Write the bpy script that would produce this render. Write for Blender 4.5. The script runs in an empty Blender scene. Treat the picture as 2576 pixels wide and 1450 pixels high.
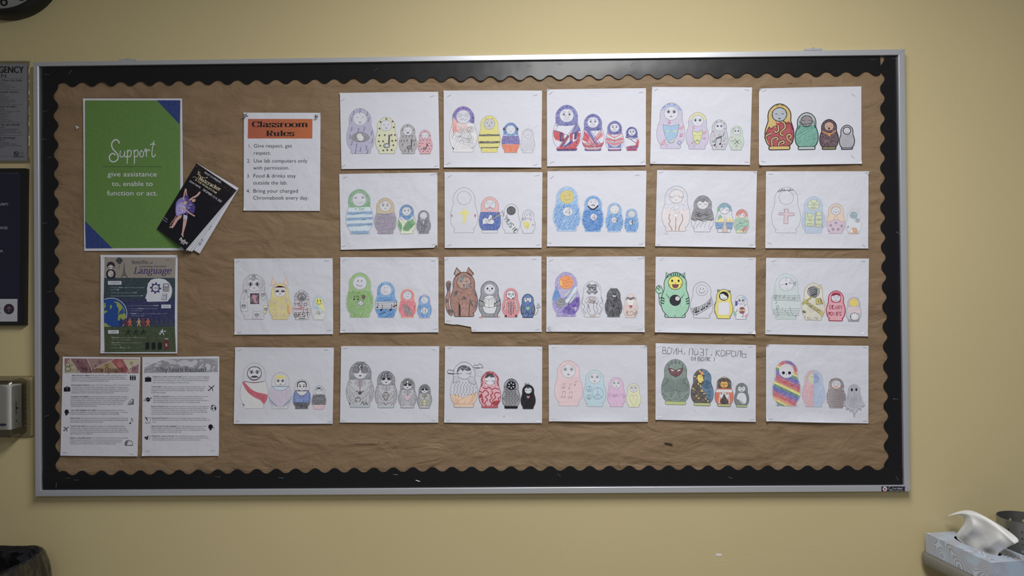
import bpy, bmesh, math, random
from math import sin, cos, pi, sqrt, atan2, radians
from mathutils import Vector, Matrix, noise
random.seed(7)
C = bpy.context.scene
COL = C.collection
# ---------------------------------------------------------------- camera, world, lights, exposure
IW, IH, FPX = 2576, 1450, 1850.0
CAM = Vector((0.15646, -2.0475, 1.50939))
PITCH, ROLL, YAW = 0.00605, 0.00977, 0.0152
MR = Matrix.Rotation(YAW, 3, 'Z') @ Matrix.Rotation(PITCH, 3, 'X') @ Matrix.Rotation(ROLL, 3, 'Y')
cd = bpy.data.cameras.new('camera'); cam = bpy.data.objects.new('camera', cd); COL.objects.link(cam)
cd.sensor_fit = 'HORIZONTAL'; cd.sensor_width = 36.0; cd.lens = FPX / IW * 36.0; cd.clip_start = 0.02
cam.matrix_world = Matrix.Translation(CAM) @ (MR @ Matrix.Rotation(pi / 2, 3, 'X')).to_4x4()
C.camera = cam
w = bpy.data.worlds.new('World'); C.world = w; w.use_nodes = True
w.node_tree.nodes['Background'].inputs['Color'].default_value = (0.88, 0.93, 1.0, 1)
w.node_tree.nodes['Background'].inputs['Strength'].default_value = 0.125
def area(name, loc, rot, sx, sy, power, color=(1, 1, 1)):
    l = bpy.data.lights.new(name, 'AREA'); l.shape = 'RECTANGLE'; l.size = sx; l.size_y = sy
    l.energy = power; l.color = color
    o = bpy.data.objects.new(name, l); o.location = loc; o.rotation_euler = rot; COL.objects.link(o); return o
l = area('ceiling_troffer_light', (0.46, -1.42, 2.715), (0, 0, 0), 0.60, 1.20, 50, (1.0, 0.995, 0.985)); l.data.spread = radians(180)
l = area('ceiling_troffer_light', (0.55, -3.9, 2.715), (0, 0, 0), 0.60, 1.20, 26, (1.0, 0.995, 0.985))  # unseen troffer farther back in the room, added as auxiliary fill
C.view_settings.view_transform = 'Standard'; C.view_settings.look = 'None'
C.view_settings.gamma = 1.0; C.view_settings.use_curve_mapping = False
C.view_settings.exposure = 0.0
# ---------------------------------------------------------------- pixel -> place
def ray(px, py): return MR @ Vector(((px - 1288) / FPX, 1.0, -(py - 725) / FPX))
def at(px, py, Y=0.0):
    d = ray(px, py); return CAM + d * ((Y - CAM.y) / d.y)
def atz(px, py, Z):
    d = ray(px, py); return CAM + d * ((Z - CAM.z) / d.z)
WALL = 0.024      # wall plane; the board's front face is y = 0
# ---------------------------------------------------------------- colour
def s2l(c): c /= 255.0; return c / 12.92 if c <= 0.04045 else ((c + 0.055) / 1.055) ** 2.4
def hexlin(h):
    h = h.lstrip('#'); return tuple(s2l(int(h[i:i + 2], 16)) for i in (0, 2, 4))
PAPER = (0.69, 0.70, 0.785)
REF = [hexlin('cfd1de')]
def setref(h): REF[0] = hexlin(h)
def ink(h):
    if h is None or h == 'w': return PAPER
    c = hexlin(h); y_ = .3 * c[0] + .6 * c[1] + .1 * c[2]; c = [q + (y_ * REF[0][i] / REF[0][1] - q) * .10 for i, q in enumerate(c)]
    return tuple(min(0.86, max(0.008, c[i] / REF[0][i] * PAPER[i])) for i in range(3))
# ---------------------------------------------------------------- materials
def nt(name):
    m = bpy.data.materials.new(name); m.use_nodes = True; t = m.node_tree
    return m, t, t.nodes['Principled BSDF']
def mat(name, col, rough=0.5, metal=0.0, spec=0.5, bump=None, var=None, emit=None):
    m, t, b = nt(name); N = t.nodes; K = t.links
    b.inputs['Base Color'].default_value = (*col, 1); b.inputs['Roughness'].default_value = rough
    b.inputs['Metallic'].default_value = metal; b.inputs['Specular IOR Level'].default_value = spec
    tc = N.new('ShaderNodeTexCoord')
    if var:   # (scale, amount) colour mottling
        n = N.new('ShaderNodeTexNoise'); n.inputs['Scale'].default_value = var[0]; n.inputs['Detail'].default_value = 4
        K.new(tc.outputs['Object'], n.inputs['Vector'])
        mr = N.new('ShaderNodeMapRange'); mr.inputs['To Min'].default_value = 1 - var[1]; mr.inputs['To Max'].default_value = 1 + var[1]
        mr.inputs['From Min'].default_value = .25; mr.inputs['From Max'].default_value = .75
        K.new(n.outputs['Fac'], mr.inputs['Value'])
        mx = N.new('ShaderNodeVectorMath'); mx.operation = 'SCALE'; mx.inputs[0].default_value = col
        K.new(mr.outputs['Result'], mx.inputs['Scale']); K.new(mx.outputs[0], b.inputs['Base Color'])
    if bump:  # list of (scale, distance)
        prev = None
        for sc, ds in bump:
            n = N.new('ShaderNodeTexNoise'); n.inputs['Scale'].default_value = sc; n.inputs['Detail'].default_value = 3
            K.new(tc.outputs['Object'], n.inputs['Vector'])
            bp = N.new('ShaderNodeBump'); bp.inputs['Distance'].default_value = ds
            K.new(n.outputs['Fac'], bp.inputs['Height'])
            if prev: K.new(prev.outputs['Normal'], bp.inputs['Normal'])
            prev = bp
        K.new(prev.outputs['Normal'], b.inputs['Normal'])
    return m
M = {}
M['wall'] = mat('wall_paint', (0.60, 0.506, 0.284), 0.62, spec=0.35, bump=[(420, .00018), (1300, .00015)], var=(1.6, .03))
M['chip'] = mat('bare_plaster', (0.80, 0.80, 0.84), 0.8)
M['scratch'] = mat('scratched_paint', (0.74, 0.62, 0.38), 0.7)
M['floor'] = mat('vinyl_tile', (0.30, 0.28, 0.25), 0.45, var=(30, .1))
M['ceiling'] = mat('ceiling_tile', (0.78, 0.77, 0.74), 0.9, bump=[(300, .001)])
M['alu'] = mat('satin_aluminium', (0.62, 0.64, 0.69), 0.38, metal=0.55, bump=[(700, .00008)])
M['cork'] = mat('cork_backing', (0.25, 0.16, 0.09), 0.9, var=(300, .3))
M['black_trim'] = mat('glossy_black_card', (0.009, 0.009, 0.011), 0.34, spec=0.42, bump=[(5, .0030), (420, .00003)])
M['steel'] = mat('staple_steel', (0.62, 0.63, 0.66), 0.35, metal=0.9)
M['black'] = mat('black_plastic', (0.012, 0.012, 0.013), 0.42, spec=0.4)
M['pin'] = None
# kraft paper
def kraft():
    m, t, b = nt('kraft_paper'); N = t.nodes; K = t.links
    tc = N.new('ShaderNodeTexCoord'); mp = N.new('ShaderNodeMapping'); K.new(tc.outputs['Object'], mp.inputs['Vector'])
    mp.inputs['Scale'].default_value = (1, 1, 2.6)
    n = N.new('ShaderNodeTexNoise'); n.inputs['Scale'].default_value = 7; n.inputs['Detail'].default_value = 6
    K.new(mp.outputs[0], n.inputs['Vector'])
    f = N.new('ShaderNodeTexNoise'); f.inputs['Scale'].default_value = 900; f.inputs['Detail'].default_value = 2
    K.new(tc.outputs['Object'], f.inputs['Vector'])
    r = N.new('ShaderNodeValToRGB'); r.color_ramp.elements[0].position = .3; r.color_ramp.elements[1].position = .72
    r.color_ramp.elements[0].color = (0.270, 0.180, 0.104, 1); r.color_ramp.elements[1].color = (0.335, 0.228, 0.136, 1)
    K.new(n.outputs['Fac'], r.inputs['Fac'])
    mx = N.new('ShaderNodeMix'); mx.data_type = 'RGBA'; mx.blend_type = 'MULTIPLY'; mx.inputs[0].default_value = .35
    K.new(r.outputs['Color'], mx.inputs[6]); K.new(f.outputs['Fac'], mx.inputs[7]); K.new(mx.outputs[2], b.inputs['Base Color'])
    b.inputs['Roughness'].default_value = .62; b.inputs['Specular IOR Level'].default_value = .35
    mp2 = N.new('ShaderNodeMapping'); K.new(tc.outputs['Object'], mp2.inputs['Vector']); mp2.inputs['Scale'].default_value = (1, 1, 2.2)
    n2 = N.new('ShaderNodeTexNoise'); n2.inputs['Scale'].default_value = 17; n2.inputs['Detail'].default_value = 4; n2.inputs['Roughness'].default_value = .45
    K.new(mp2.outputs[0], n2.inputs['Vector'])
    bp = N.new('ShaderNodeBump'); bp.inputs['Distance'].default_value = .0042; K.new(n2.outputs['Fac'], bp.inputs['Height'])
    mp3 = N.new('ShaderNodeMapping'); K.new(tc.outputs['Object'], mp3.inputs['Vector']); mp3.inputs['Scale'].default_value = (1, 1, 2.0); mp3.inputs['Rotation'].default_value = (0, .12, 0)
    n3 = N.new('ShaderNodeTexNoise'); n3.inputs['Scale'].default_value = 8; n3.inputs['Detail'].default_value = 3; n3.inputs['Distortion'].default_value = .7
    K.new(mp3.outputs[0], n3.inputs['Vector']); b3 = N.new('ShaderNodeBump'); b3.inputs['Distance'].default_value = .011; K.new(n3.outputs['Fac'], b3.inputs['Height'])
    K.new(bp.outputs['Normal'], b3.inputs['Normal']); K.new(b3.outputs['Normal'], b.inputs['Normal'])
    return m
M['kraft'] = kraft()
def paper_mat(name, crinkle, rough=.8, spec=.25):
    """printed / drawn paper: pigment comes from the mesh's Col attribute; its alpha is how grainy the crayon is"""
    m, t, b = nt(name); N = t.nodes; K = t.links
    at_ = N.new('ShaderNodeAttribute'); at_.attribute_name = 'Col'
    tc = N.new('ShaderNodeTexCoord')
    g = N.new('ShaderNodeTexNoise'); g.inputs['Scale'].default_value = 620; g.inputs['Detail'].default_value = 2
    K.new(tc.outputs['Object'], g.inputs['Vector'])
    g2 = N.new('ShaderNodeTexNoise'); g2.inputs['Scale'].default_value = 130; g2.inputs['Detail'].default_value = 3
    K.new(tc.outputs['Object'], g2.inputs['Vector'])
    ad = N.new('ShaderNodeMath'); ad.operation = 'ADD'; K.new(g.outputs['Fac'], ad.inputs[0]); K.new(g2.outputs['Fac'], ad.inputs[1])
    mr = N.new('ShaderNodeMapRange'); mr.inputs['From Min'].default_value = .75; mr.inputs['From Max'].default_value = 1.3
    K.new(ad.outputs[0], mr.inputs['Value'])
    mu = N.new('ShaderNodeMath'); mu.operation = 'MULTIPLY'; K.new(mr.outputs[0], mu.inputs[0]); K.new(at_.outputs['Alpha'], mu.inputs[1])
    mx = N.new('ShaderNodeMix'); mx.data_type = 'RGBA'; K.new(mu.outputs[0], mx.inputs[0])
    K.new(at_.outputs['Color'], mx.inputs[6]); mx.inputs[7].default_value = (*PAPER, 1)
    K.new(mx.outputs[2], b.inputs['Base Color'])
    b.inputs['Roughness'].default_value = rough; b.inputs['Specular IOR Level'].default_value = spec
    oi = N.new('ShaderNodeObjectInfo'); va = N.new('ShaderNodeVectorMath'); va.operation = 'MULTIPLY_ADD'
    va.inputs[1].default_value = (9, 9, 9); K.new(oi.outputs['Random'], va.inputs[0]); K.new(tc.outputs['Object'], va.inputs[2])
    n1 = N.new('ShaderNodeTexNoise'); n1.inputs['Scale'].default_value = 16; n1.inputs['Detail'].default_value = 3; n1.inputs['Distortion'].default_value = .2
    K.new(va.outputs[0], n1.inputs['Vector'])
    b1 = N.new('ShaderNodeBump'); b1.inputs['Distance'].default_value = crinkle; K.new(n1.outputs['Fac'], b1.inputs['Height'])
    n3 = N.new('ShaderNodeTexNoise'); n3.inputs['Scale'].default_value = 420; n3.inputs['Detail'].default_value = 2
    K.new(tc.outputs['Object'], n3.inputs['Vector'])
    b2 = N.new('ShaderNodeBump'); b2.inputs['Distance'].default_value = .00022; K.new(n3.outputs['Fac'], b2.inputs['Height'])
    K.new(b1.outputs['Normal'], b2.inputs['Normal']); K.new(b2.outputs['Normal'], b.inputs['Normal'])
    return m
M['paper'] = paper_mat('drawing_paper', .0026)
M['paper_crumpled'] = paper_mat('crumpled_drawing_paper', .0042)
M['print'] = paper_mat('printed_paper', .0016, .6)
M['gloss'] = paper_mat('glossy_cover', .0010, .3, .5)
# ---------------------------------------------------------------- object helpers
def tag(o, label=None, cat=None, group=None, kind=None):
    if label: o['label'] = label
    if cat: o['category'] = cat
    if group: o['group'] = group
    if kind: o['kind'] = kind
    return o
def empty(name, loc=(0, 0, 0), rz=0):
    o = bpy.data.objects.new(name, None); o.location = loc; o.rotation_euler = (0, 0, rz); o.empty_display_size = .05
    COL.objects.link(o); return o
def mk(name, verts, faces, m, parent=None, smooth=False, origin=None):
    """verts in world space (or in the parent's space); origin moves the object's own origin"""
    og = Vector(origin) if origin is not None else Vector((0, 0, 0))
    me = bpy.data.meshes.new(name); me.from_pydata([tuple(Vector(v) - og) for v in verts], [], faces); me.update()
    me.materials.append(m)
    if smooth: me.polygons.foreach_set('use_smooth', [True] * len(me.polygons))
    o = bpy.data.objects.new(name, me); o.location = og; COL.objects.link(o)
    if parent: o.parent = parent
    return o
def box(x0, x1, y0, y1, z0, z1):
    v = [(x, y, z) for x in (x0, x1) for y in (y0, y1) for z in (z0, z1)]
    return v, [(0, 1, 3, 2), (4, 6, 7, 5), (0, 4, 5, 1), (2, 3, 7, 6), (0, 2, 6, 4), (1, 5, 7, 3)]
def prism(poly, a, b, axis='y'):
    """poly: list of 3D points; extruded by vector"""
    n = len(poly); ex = Vector(b) - Vector(a)
    v = [Vector(p) for p in poly] + [Vector(p) + ex for p in poly]
    f = [tuple(range(n)), tuple(range(2 * n - 1, n - 1, -1))] + [(i, (i + 1) % n + 0, (i + 1) % n + n, i + n) for i in range(n)]
    return v, f
def bevel(o, w, seg=2):
    b = o.modifiers.new('bevel', 'BEVEL'); b.width = w; b.segments = seg; b.limit_method = 'ANGLE'; return o
def lathe(prof, seg=48, axis='z'):
    v = []; f = []; n = len(prof)
    for i in range(seg):
        a = 2 * pi * i / seg
        for r, h in prof:
            v.append((r * cos(a), r * sin(a), h) if axis == 'z' else (r * cos(a), -h, r * sin(a)))
    for i in range(seg):
        j = (i + 1) % seg
        for k in range(n - 1):
            q = (i * n + k, j * n + k, j * n + k + 1, i * n + k + 1)
            f.append(q if axis == 'z' else q)
    return v, f
def tube(pts, r, seg=6):
    v = []; f = []; pts = [Vector(p) for p in pts]; n = len(pts)
    for i, p in enumerate(pts):
        d = (pts[min(i + 1, n - 1)] - pts[max(i - 1, 0)]).normalized()
        u = d.cross(Vector((0, 0, 1)));
        if u.length < .01: u = d.cross(Vector((0, 1, 0)))
        u.normalize(); w_ = d.cross(u)
        for k in range(seg):
            a = 2 * pi * k / seg; v.append(p + u * r * cos(a) + w_ * r * sin(a))
    for i in range(n - 1):
        for k in range(seg):
            f.append((i * seg + k, i * seg + (k + 1) % seg, (i + 1) * seg + (k + 1) % seg, (i + 1) * seg + k))
    f.append(tuple(range(seg - 1, -1, -1))); f.append(tuple(range((n - 1) * seg, n * seg)))
    return v, f
# ---------------------------------------------------------------- the room
v, f = box(-4.2, 3.4, WALL, WALL + .12, 0, 2.75)
tag(mk('wall_back', v, f, M['wall']), kind='structure')
v, f = box(-4.2, 3.4, -6.0, WALL + .12, -.1, 0)
tag(mk('floor', v, f, M['floor']), kind='structure')
v, f = box(-4.2, 3.4, -6.0, WALL + .12, 2.75, 2.85)
tag(mk('ceiling', v, f, M['ceiling']), kind='structure')
wallo = bpy.data.objects['wall_back']; wm = wallo.data; wm.materials.append(M['chip']); wm.materials.append(M['scratch'])
def wall_mark(poly, mi):
    bm = bmesh.new(); bm.from_mesh(wm)
    fc = bm.faces.new([bm.verts.new(p) for p in poly]); fc.material_index = mi; bm.to_mesh(wm); bm.free()
Yw = WALL - .0003
wall_mark([at(x, y, Yw) for x, y in [(1799, 1395), (1805, 1393), (1812, 1394), (1818, 1396), (1813, 1399), (1804, 1399)]], 1)
for pts in ([(1757, 1413), (1800, 1412), (1840, 1410), (1880, 1404), (1930, 1392), (1990, 1377), (2060, 1370), (2140, 1369)],
            [(1722, 1326), (1727, 1331), (1729, 1335)], [(2447, 1012), (2443, 1030), (2438, 1048)], [(2448, 1050), (2462, 1068)]):
    top = [at(x, y, Yw) for x, y in pts]; bot = [at(x, y + 1.1, Yw) for x, y in reversed(pts)]
    wall_mark(top + bot, 2)
# ---------------------------------------------------------------- bulletin board
BO = [at(83, 156), at(2276.5, 123.5), at(2290, 1237), at(88.5, 1250)]       # frame outer corners (TL TR BR BL), front plane y=0
BI = [at(95.6, 166.5), at(2261, 138), at(2275, 1222), at(102, 1235)]
board = empty('bulletin_board', ((BO[2] + BO[3]) / 2).to_tuple())
tag(board, 'long bulletin board covered in brown paper, with satin aluminium frame on the cream wall', 'bulletin board')
bl = board.location.copy()
def bpart(name, v, f, m, smooth=False):
    return mk(name, [Vector(p) - bl for p in v], f, m, board, smooth)
def shift(p, y): return Vector((p.x, y, p.z))
v = [shift(BO[i], .012) * 1 for i in range(4)]
cen = sum(v, Vector()) / 4; v = [cen + (p - cen) * .996 for p in v]; v = [Vector((p.x, .0140, p.z)) for p in v] + [Vector((p.x, WALL, p.z)) for p in v]
bpart('cork_panel', v, [(0, 1, 2, 3), (7, 6, 5, 4), (0, 4, 5, 1), (1, 5, 6, 2), (2, 6, 7, 3), (3, 7, 4, 0)], M['cork'])
for i in range(4):
    j = (i + 1) % 4
    o0, o1, i0, i1 = BO[i], BO[j], BI[i], BI[j]
    def lp(t, y, a): return Vector((a[0].x * (1 - t) + a[1].x * t, y, a[0].z * (1 - t) + a[1].z * t))
    prof = [(0, WALL), (0, .0008), (.05, .0001), (.5, 0), (.95, .0001), (1, .0008), (1, .0136)]
    v = []
    for t, y in prof: v += [lp(t, y, (o0, i0)), lp(t, y, (o1, i1))]
    n = len(prof); f = [(2 * k, 2 * k + 2, 2 * k + 3, 2 * k + 1) for k in range(n - 1)]
    f += [tuple(2 * k for k in range(n - 1, -1, -1)), tuple(2 * k + 1 for k in range(n))]
    # hairline of the mitre: pull each end in by a fraction of a millimetre
    cc = sum(v, Vector()) / len(v); ax = (o1 - o0).normalized()
    v = [p - ax * (.00022 if (p - cc).dot(ax) > 0 else -.00022) for p in v]
    bpart('frame_rail', v, f, M['alu'])
for px, py, s in ((322, 151.5, -1), (2046, 124.5, -1), (1031, 1241.5, 1)):        # hanging brackets poking past the rail
    p = at(px, py, .006); q = at(px + 22, py - .3, .006)
    w2 = (q - p).length; v, f = box(p.x - w2, p.x + w2, .003, WALL, p.z - .003, p.z + .0022)
    b = bpart('hanging_bracket', v, f, M['alu'])
    sv, sf = box(p.x - .004, p.x + .004, .004, .016, p.z - .001, p.z + .0042)
    mk('screw', [Vector(x) - bl for x in sv], sf, M['steel'], b)
# kraft paper: a real, gently cockled sheet
KX0, KX1, KZ0, KZ1 = BI[0].x - .004, BI[1].x + .004, BI[3].z - .003, BI[0].z + .003
NX, NZ = 420, 210; v = []; f = []
def fb(x, y, z, o=4):
    s = 0; a = 1
    for k in range(o): s += a * noise.noise(Vector((x, y, z)) * (2 ** k)); a *= .5
    return s
def kraft_h(x, z):
    h = fb(x * 3.2, z * 11, .3, 4) * .9
    r = 1 - abs(fb(x * 4 + 2, z * 17 + x * 3, 4.7, 3)); h += (r ** 4) * .9
    low = max(0, min(1, (1.16 - z) / .12)); h += low * (fb(x * 5, z * 30, 9.1, 3)) * .9
    h += fb(x * 9 + 5, z * 14, 2.2, 3) * .55
    return h * .00105
for j in range(NZ + 1):
    for i in range(NX + 1):
        x = KX0 + (KX1 - KX0) * i / NX; z = KZ0 + (KZ1 - KZ0) * j / NZ
        u_, t_ = .0003 + .9994 * i / NX, .0006 + .9988 * j / NZ
        q = (BI[3] * (1 - u_) + BI[2] * u_) * (1 - t_) + (BI[0] * (1 - u_) + BI[1] * u_) * t_
        v.append((q.x, .0116 - kraft_h(x, z), q.z))
for j in range(NZ):
    for i in range(NX):
        a = j * (NX + 1) + i; f.append((a, a + 1, a + NX + 2, a + NX + 1))
kr = mk('kraft_paper', v, f, M['kraft'], smooth=True, origin=((KX0 + KX1) / 2, .0108, KZ0))
tag(kr, 'crinkled brown kraft paper sheet lining the whole framed bulletin board', 'backing paper')
M['dark_hole'] = mat('torn_hole', (0.03, 0.022, 0.016), .9); kr.data.materials.append(M['dark_hole'])
kr.data.materials.append(mat('kraft_crease', (0.20, 0.115, 0.06), .8))
def kmark(poly, mi, Y=.0088):
    bm = bmesh.new(); bm.from_mesh(kr.data); og = kr.location
    fc = bm.faces.new([bm.verts.new(at(x, y, Y) - og) for x, y in poly]); fc.material_index = mi; bm.to_mesh(kr.data); bm.free()
kmark([(1669, 1114.5), (1676, 1114), (1692, 1117.5), (1692, 1121.5), (1684, 1120), (1675, 1118)], 1)
for x, y in ((2036, 204), (1988, 210), (2041, 202), (1349, 1174), (953, 1113), (1914, 652), (1818, 851), (393, 1156), (1799, 1150)):
    kmark([(x - .9, y), (x, y + 1.6), (x + .9, y + .2), (x, y - 1.3)], 1)
kmark([(1555, 1163), (1557, 1165), (1560, 1178), (1559, 1178.5), (1557, 1168)], 2)
kmark([(2039, 205), (2040.5, 207), (2041, 213), (2039.4, 211)], 2)
kmark([(1020, 1171), (1060, 1163), (1098, 1156), (1120, 1150), (1098, 1157), (1060, 1164.4)], 2)
# ---------------------------------------------------------------- scalloped border strips
def polyline(pts, t):
    for a, b in zip(pts, pts[1:]):
        if t <= b[0] or b is pts[-1]:
            k = (t - a[0]) / (b[0] - a[0]); return a[1] + (b[1] - a[1]) * k
def strip(label, side, s0, s1, anchor, per, mid, outer, Y, seed, lift=.0025, sgn=1):
    """a flat scalloped card strip: s runs along it, its wavy edge is mid(s) +- amp, its straight edge outer(s)"""
    n = max(2, int((s1 - s0) / .0022)); m = 9; v = []; f = []
    for i in range(n + 1):
        s = s0 + (s1 - s0) * i / n
        ph = 2 * pi * (s - anchor) / per; c_ = cos(ph); c_ = c_ * (1 + .16 * (1 - c_ * c_))
        e = mid(s) + sgn * .0063 * c_ ; o_ = outer(s)
        L = (max(0, noise.noise(Vector((s * 2.3, seed, 0))) + .25)) * lift
        for k in range(m + 1):
            t = k / m; cr = o_ + (e - o_) * t; t = abs(cr - o_) / .058
            y = Y - .0007 * sin(pi * min(1, t)) - L * t ** 1.6 + .0002 * noise.noise(Vector((s * 20, t * 2, seed)))
            v.append((s, y, cr) if side == 'h' else (cr, y, s))
    for i in range(n):
        for k in range(m):
            a = i * (m + 1) + k; q = (a, a + 1, a + m + 2, a + m + 1); f.append(q)
    # a card edge: second skin a quarter millimetre behind
    N0 = len(v); v2 = [(p[0], p[1] + .00035, p[2]) for p in v]; v += v2; f2 = [tuple(reversed([q + N0 for q in g])) for g in f]
    rim = [i * (m + 1) + m for i in range(n + 1)]; f += f2
    r0_ = len(v)
    for a in rim: v += [v[a], v[a + N0]]
    for k in range(n): f.append((r0_ + 2 * k, r0_ + 2 * k + 2, r0_ + 2 * k + 3, r0_ + 2 * k + 1))
    og = v[(n // 2) * (m + 1)]
    return tag(mk('border_strip', v, f, M['black_trim'], smooth=True, origin=og), label, 'border trim', 'black scalloped border strips around the board')
def lin(p, q, key):   # straight line in (x,z): key 'x' -> z(x), 'z' -> x(z)
    if key == 'x': return lambda s: p.z + (q.z - p.z) * (s - p.x) / (q.x - p.x)
    return lambda s: p.x + (q.x - p.x) * (s - p.z) / (q.z - p.z)
Yt, Ys, Yb, Yl = .0086, .0080, .0070, .0078
# top
a0, a1 = at(159.9, 213, Yt), at(1680, 191.8, Yt); per = (a1.x - a0.x) / 31
mt = lin(at(160, 213.2, Yt), at(2205, 184.6, Yt), 'x'); ot = lin(BI[0] + Vector((0, 0, -.0004)), BI[1] + Vector((0, 0, -.0004)), 'x')
strip('black scalloped border strip along the top rail, the longer left one', 'h', BI[0].x + .01, at(1322, 200, Yt).x, a0.x, per, mt, ot, Yt, 1.3, .006)
strip('black scalloped border strip along the top rail, above the right-hand drawings', 'h', at(1316, 200, Yt).x, at(2214.5, 180, Yt).x, a0.x, per, mt, ot, Yt - .0005, 5.1, .005)
# left
l0, l1 = at(148, 462.2, Yl), at(150, 1097.6, Yl); pl = (l0.z - l1.z) / 13
strip('black scalloped border strip down the left side of the board', 'v', BI[3].z + .01, BI[0].z - .0014, l0.z, pl,
      lin(at(140.8, 190, Yl), at(145.2, 1150, Yl), 'z'), lin(BI[0] + Vector((.0004, 0, 0)), BI[3] + Vector((.0004, 0, 0)), 'z'), Yl, 2.2, .0015)
# right
r0, r1 = at(2214, 322.4, Ys), at(2224, 1122, Ys); pr = (r0.z - r1.z) / 16
pts = sorted([(at(x, y, Ys).z, at(x, y, Ys).x) for x, y in ((2217.5, 137), (2219, 200), (2220, 560), (2226, 850), (2229.5, 1170), (2230, 1230))])
mr_ = lambda s: polyline(pts, s); orr = lin(BI[1] + Vector((-.0004, 0, 0)), BI[2] + Vector((-.0004, 0, 0)), 'z')
zs = at(2270, 985, Ys).z
strip('black scalloped border strip down the right side, the long upper one', 'v', zs, BI[1].z - .0014, r0.z, pr, mr_, orr, Ys, 3.4, .004, -1)
strip('short black scalloped border strip at the foot of the right side', 'v', BI[2].z + .004, zs + .004, r0.z, pr, mr_, orr, Ys + .0005, 7.7, .003, -1)
# bottom
b0, b1 = at(158.3, 1186, Yb), at(1384.4, 1174, Yb); pb = (b1.x - b0.x) / 25
pts2 = [(at(x, y, Yb).x, at(x, y, Yb).z) for x, y in ((100, 1191), (300, 1190), (1100, 1181.3), (1700, 1177.3), (2240, 1177.7), (2280, 1178))]
mb = lambda s: polyline(pts2, s); ob = lin(BI[3] + Vector((0, 0, .0004)), BI[2] + Vector((0, 0, .0004)), 'x')
xa, xb = at(1029, 1200, Yb).x, at(1420, 1200, Yb).x
strip('black scalloped border strip along the bottom rail, the long left one', 'h', BI[3].x + .0012, xa, b0.x, pb, mb, ob, Yb, 4.4, .0012)
strip('short black scalloped border strip in the middle of the bottom rail', 'h', xa - .004, xb, b0.x, pb, mb, ob, Yb + .0005, 6.4, .0012)
strip('black scalloped border strip along the bottom rail, ending at the name plate', 'h', xb - .004, BI[2].x - .0014, b0.x, pb, mb, ob, Yb, 8.4, .0012)
# ---------------------------------------------------------------- lettering
_GC = {}
def glyph(ch, bold):
    k = (ch, bold)
    if k in _GC: return _GC[k]
    def build(s):
        cu = bpy.data.curves.new('t', 'FONT'); cu.body = s; cu.size = 1; cu.resolution_u = 3; cu.offset = 0
        o = bpy.data.objects.new('t', cu); COL.objects.link(o)
        dg = bpy.context.evaluated_depsgraph_get(); me = o.evaluated_get(dg).to_mesh()
        vs = [(q.co.x, q.co.y) for q in me.vertices]; fs = [tuple(p.vertices) for p in me.polygons]
        o.evaluated_get(dg).to_mesh_clear(); bpy.data.objects.remove(o); bpy.data.curves.remove(cu)
        return vs, fs
    if '|' not in _GC:
        _GC['|'] = max(p[0] for p in build('||')[0])
    adv = max(p[0] for p in build('|' + ch + '|')[0]) - _GC['|']
    vs, fs = build(ch) if ch.strip() else ([], [])
    _GC[k] = (vs, fs, adv); return _GC[k]
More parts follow.
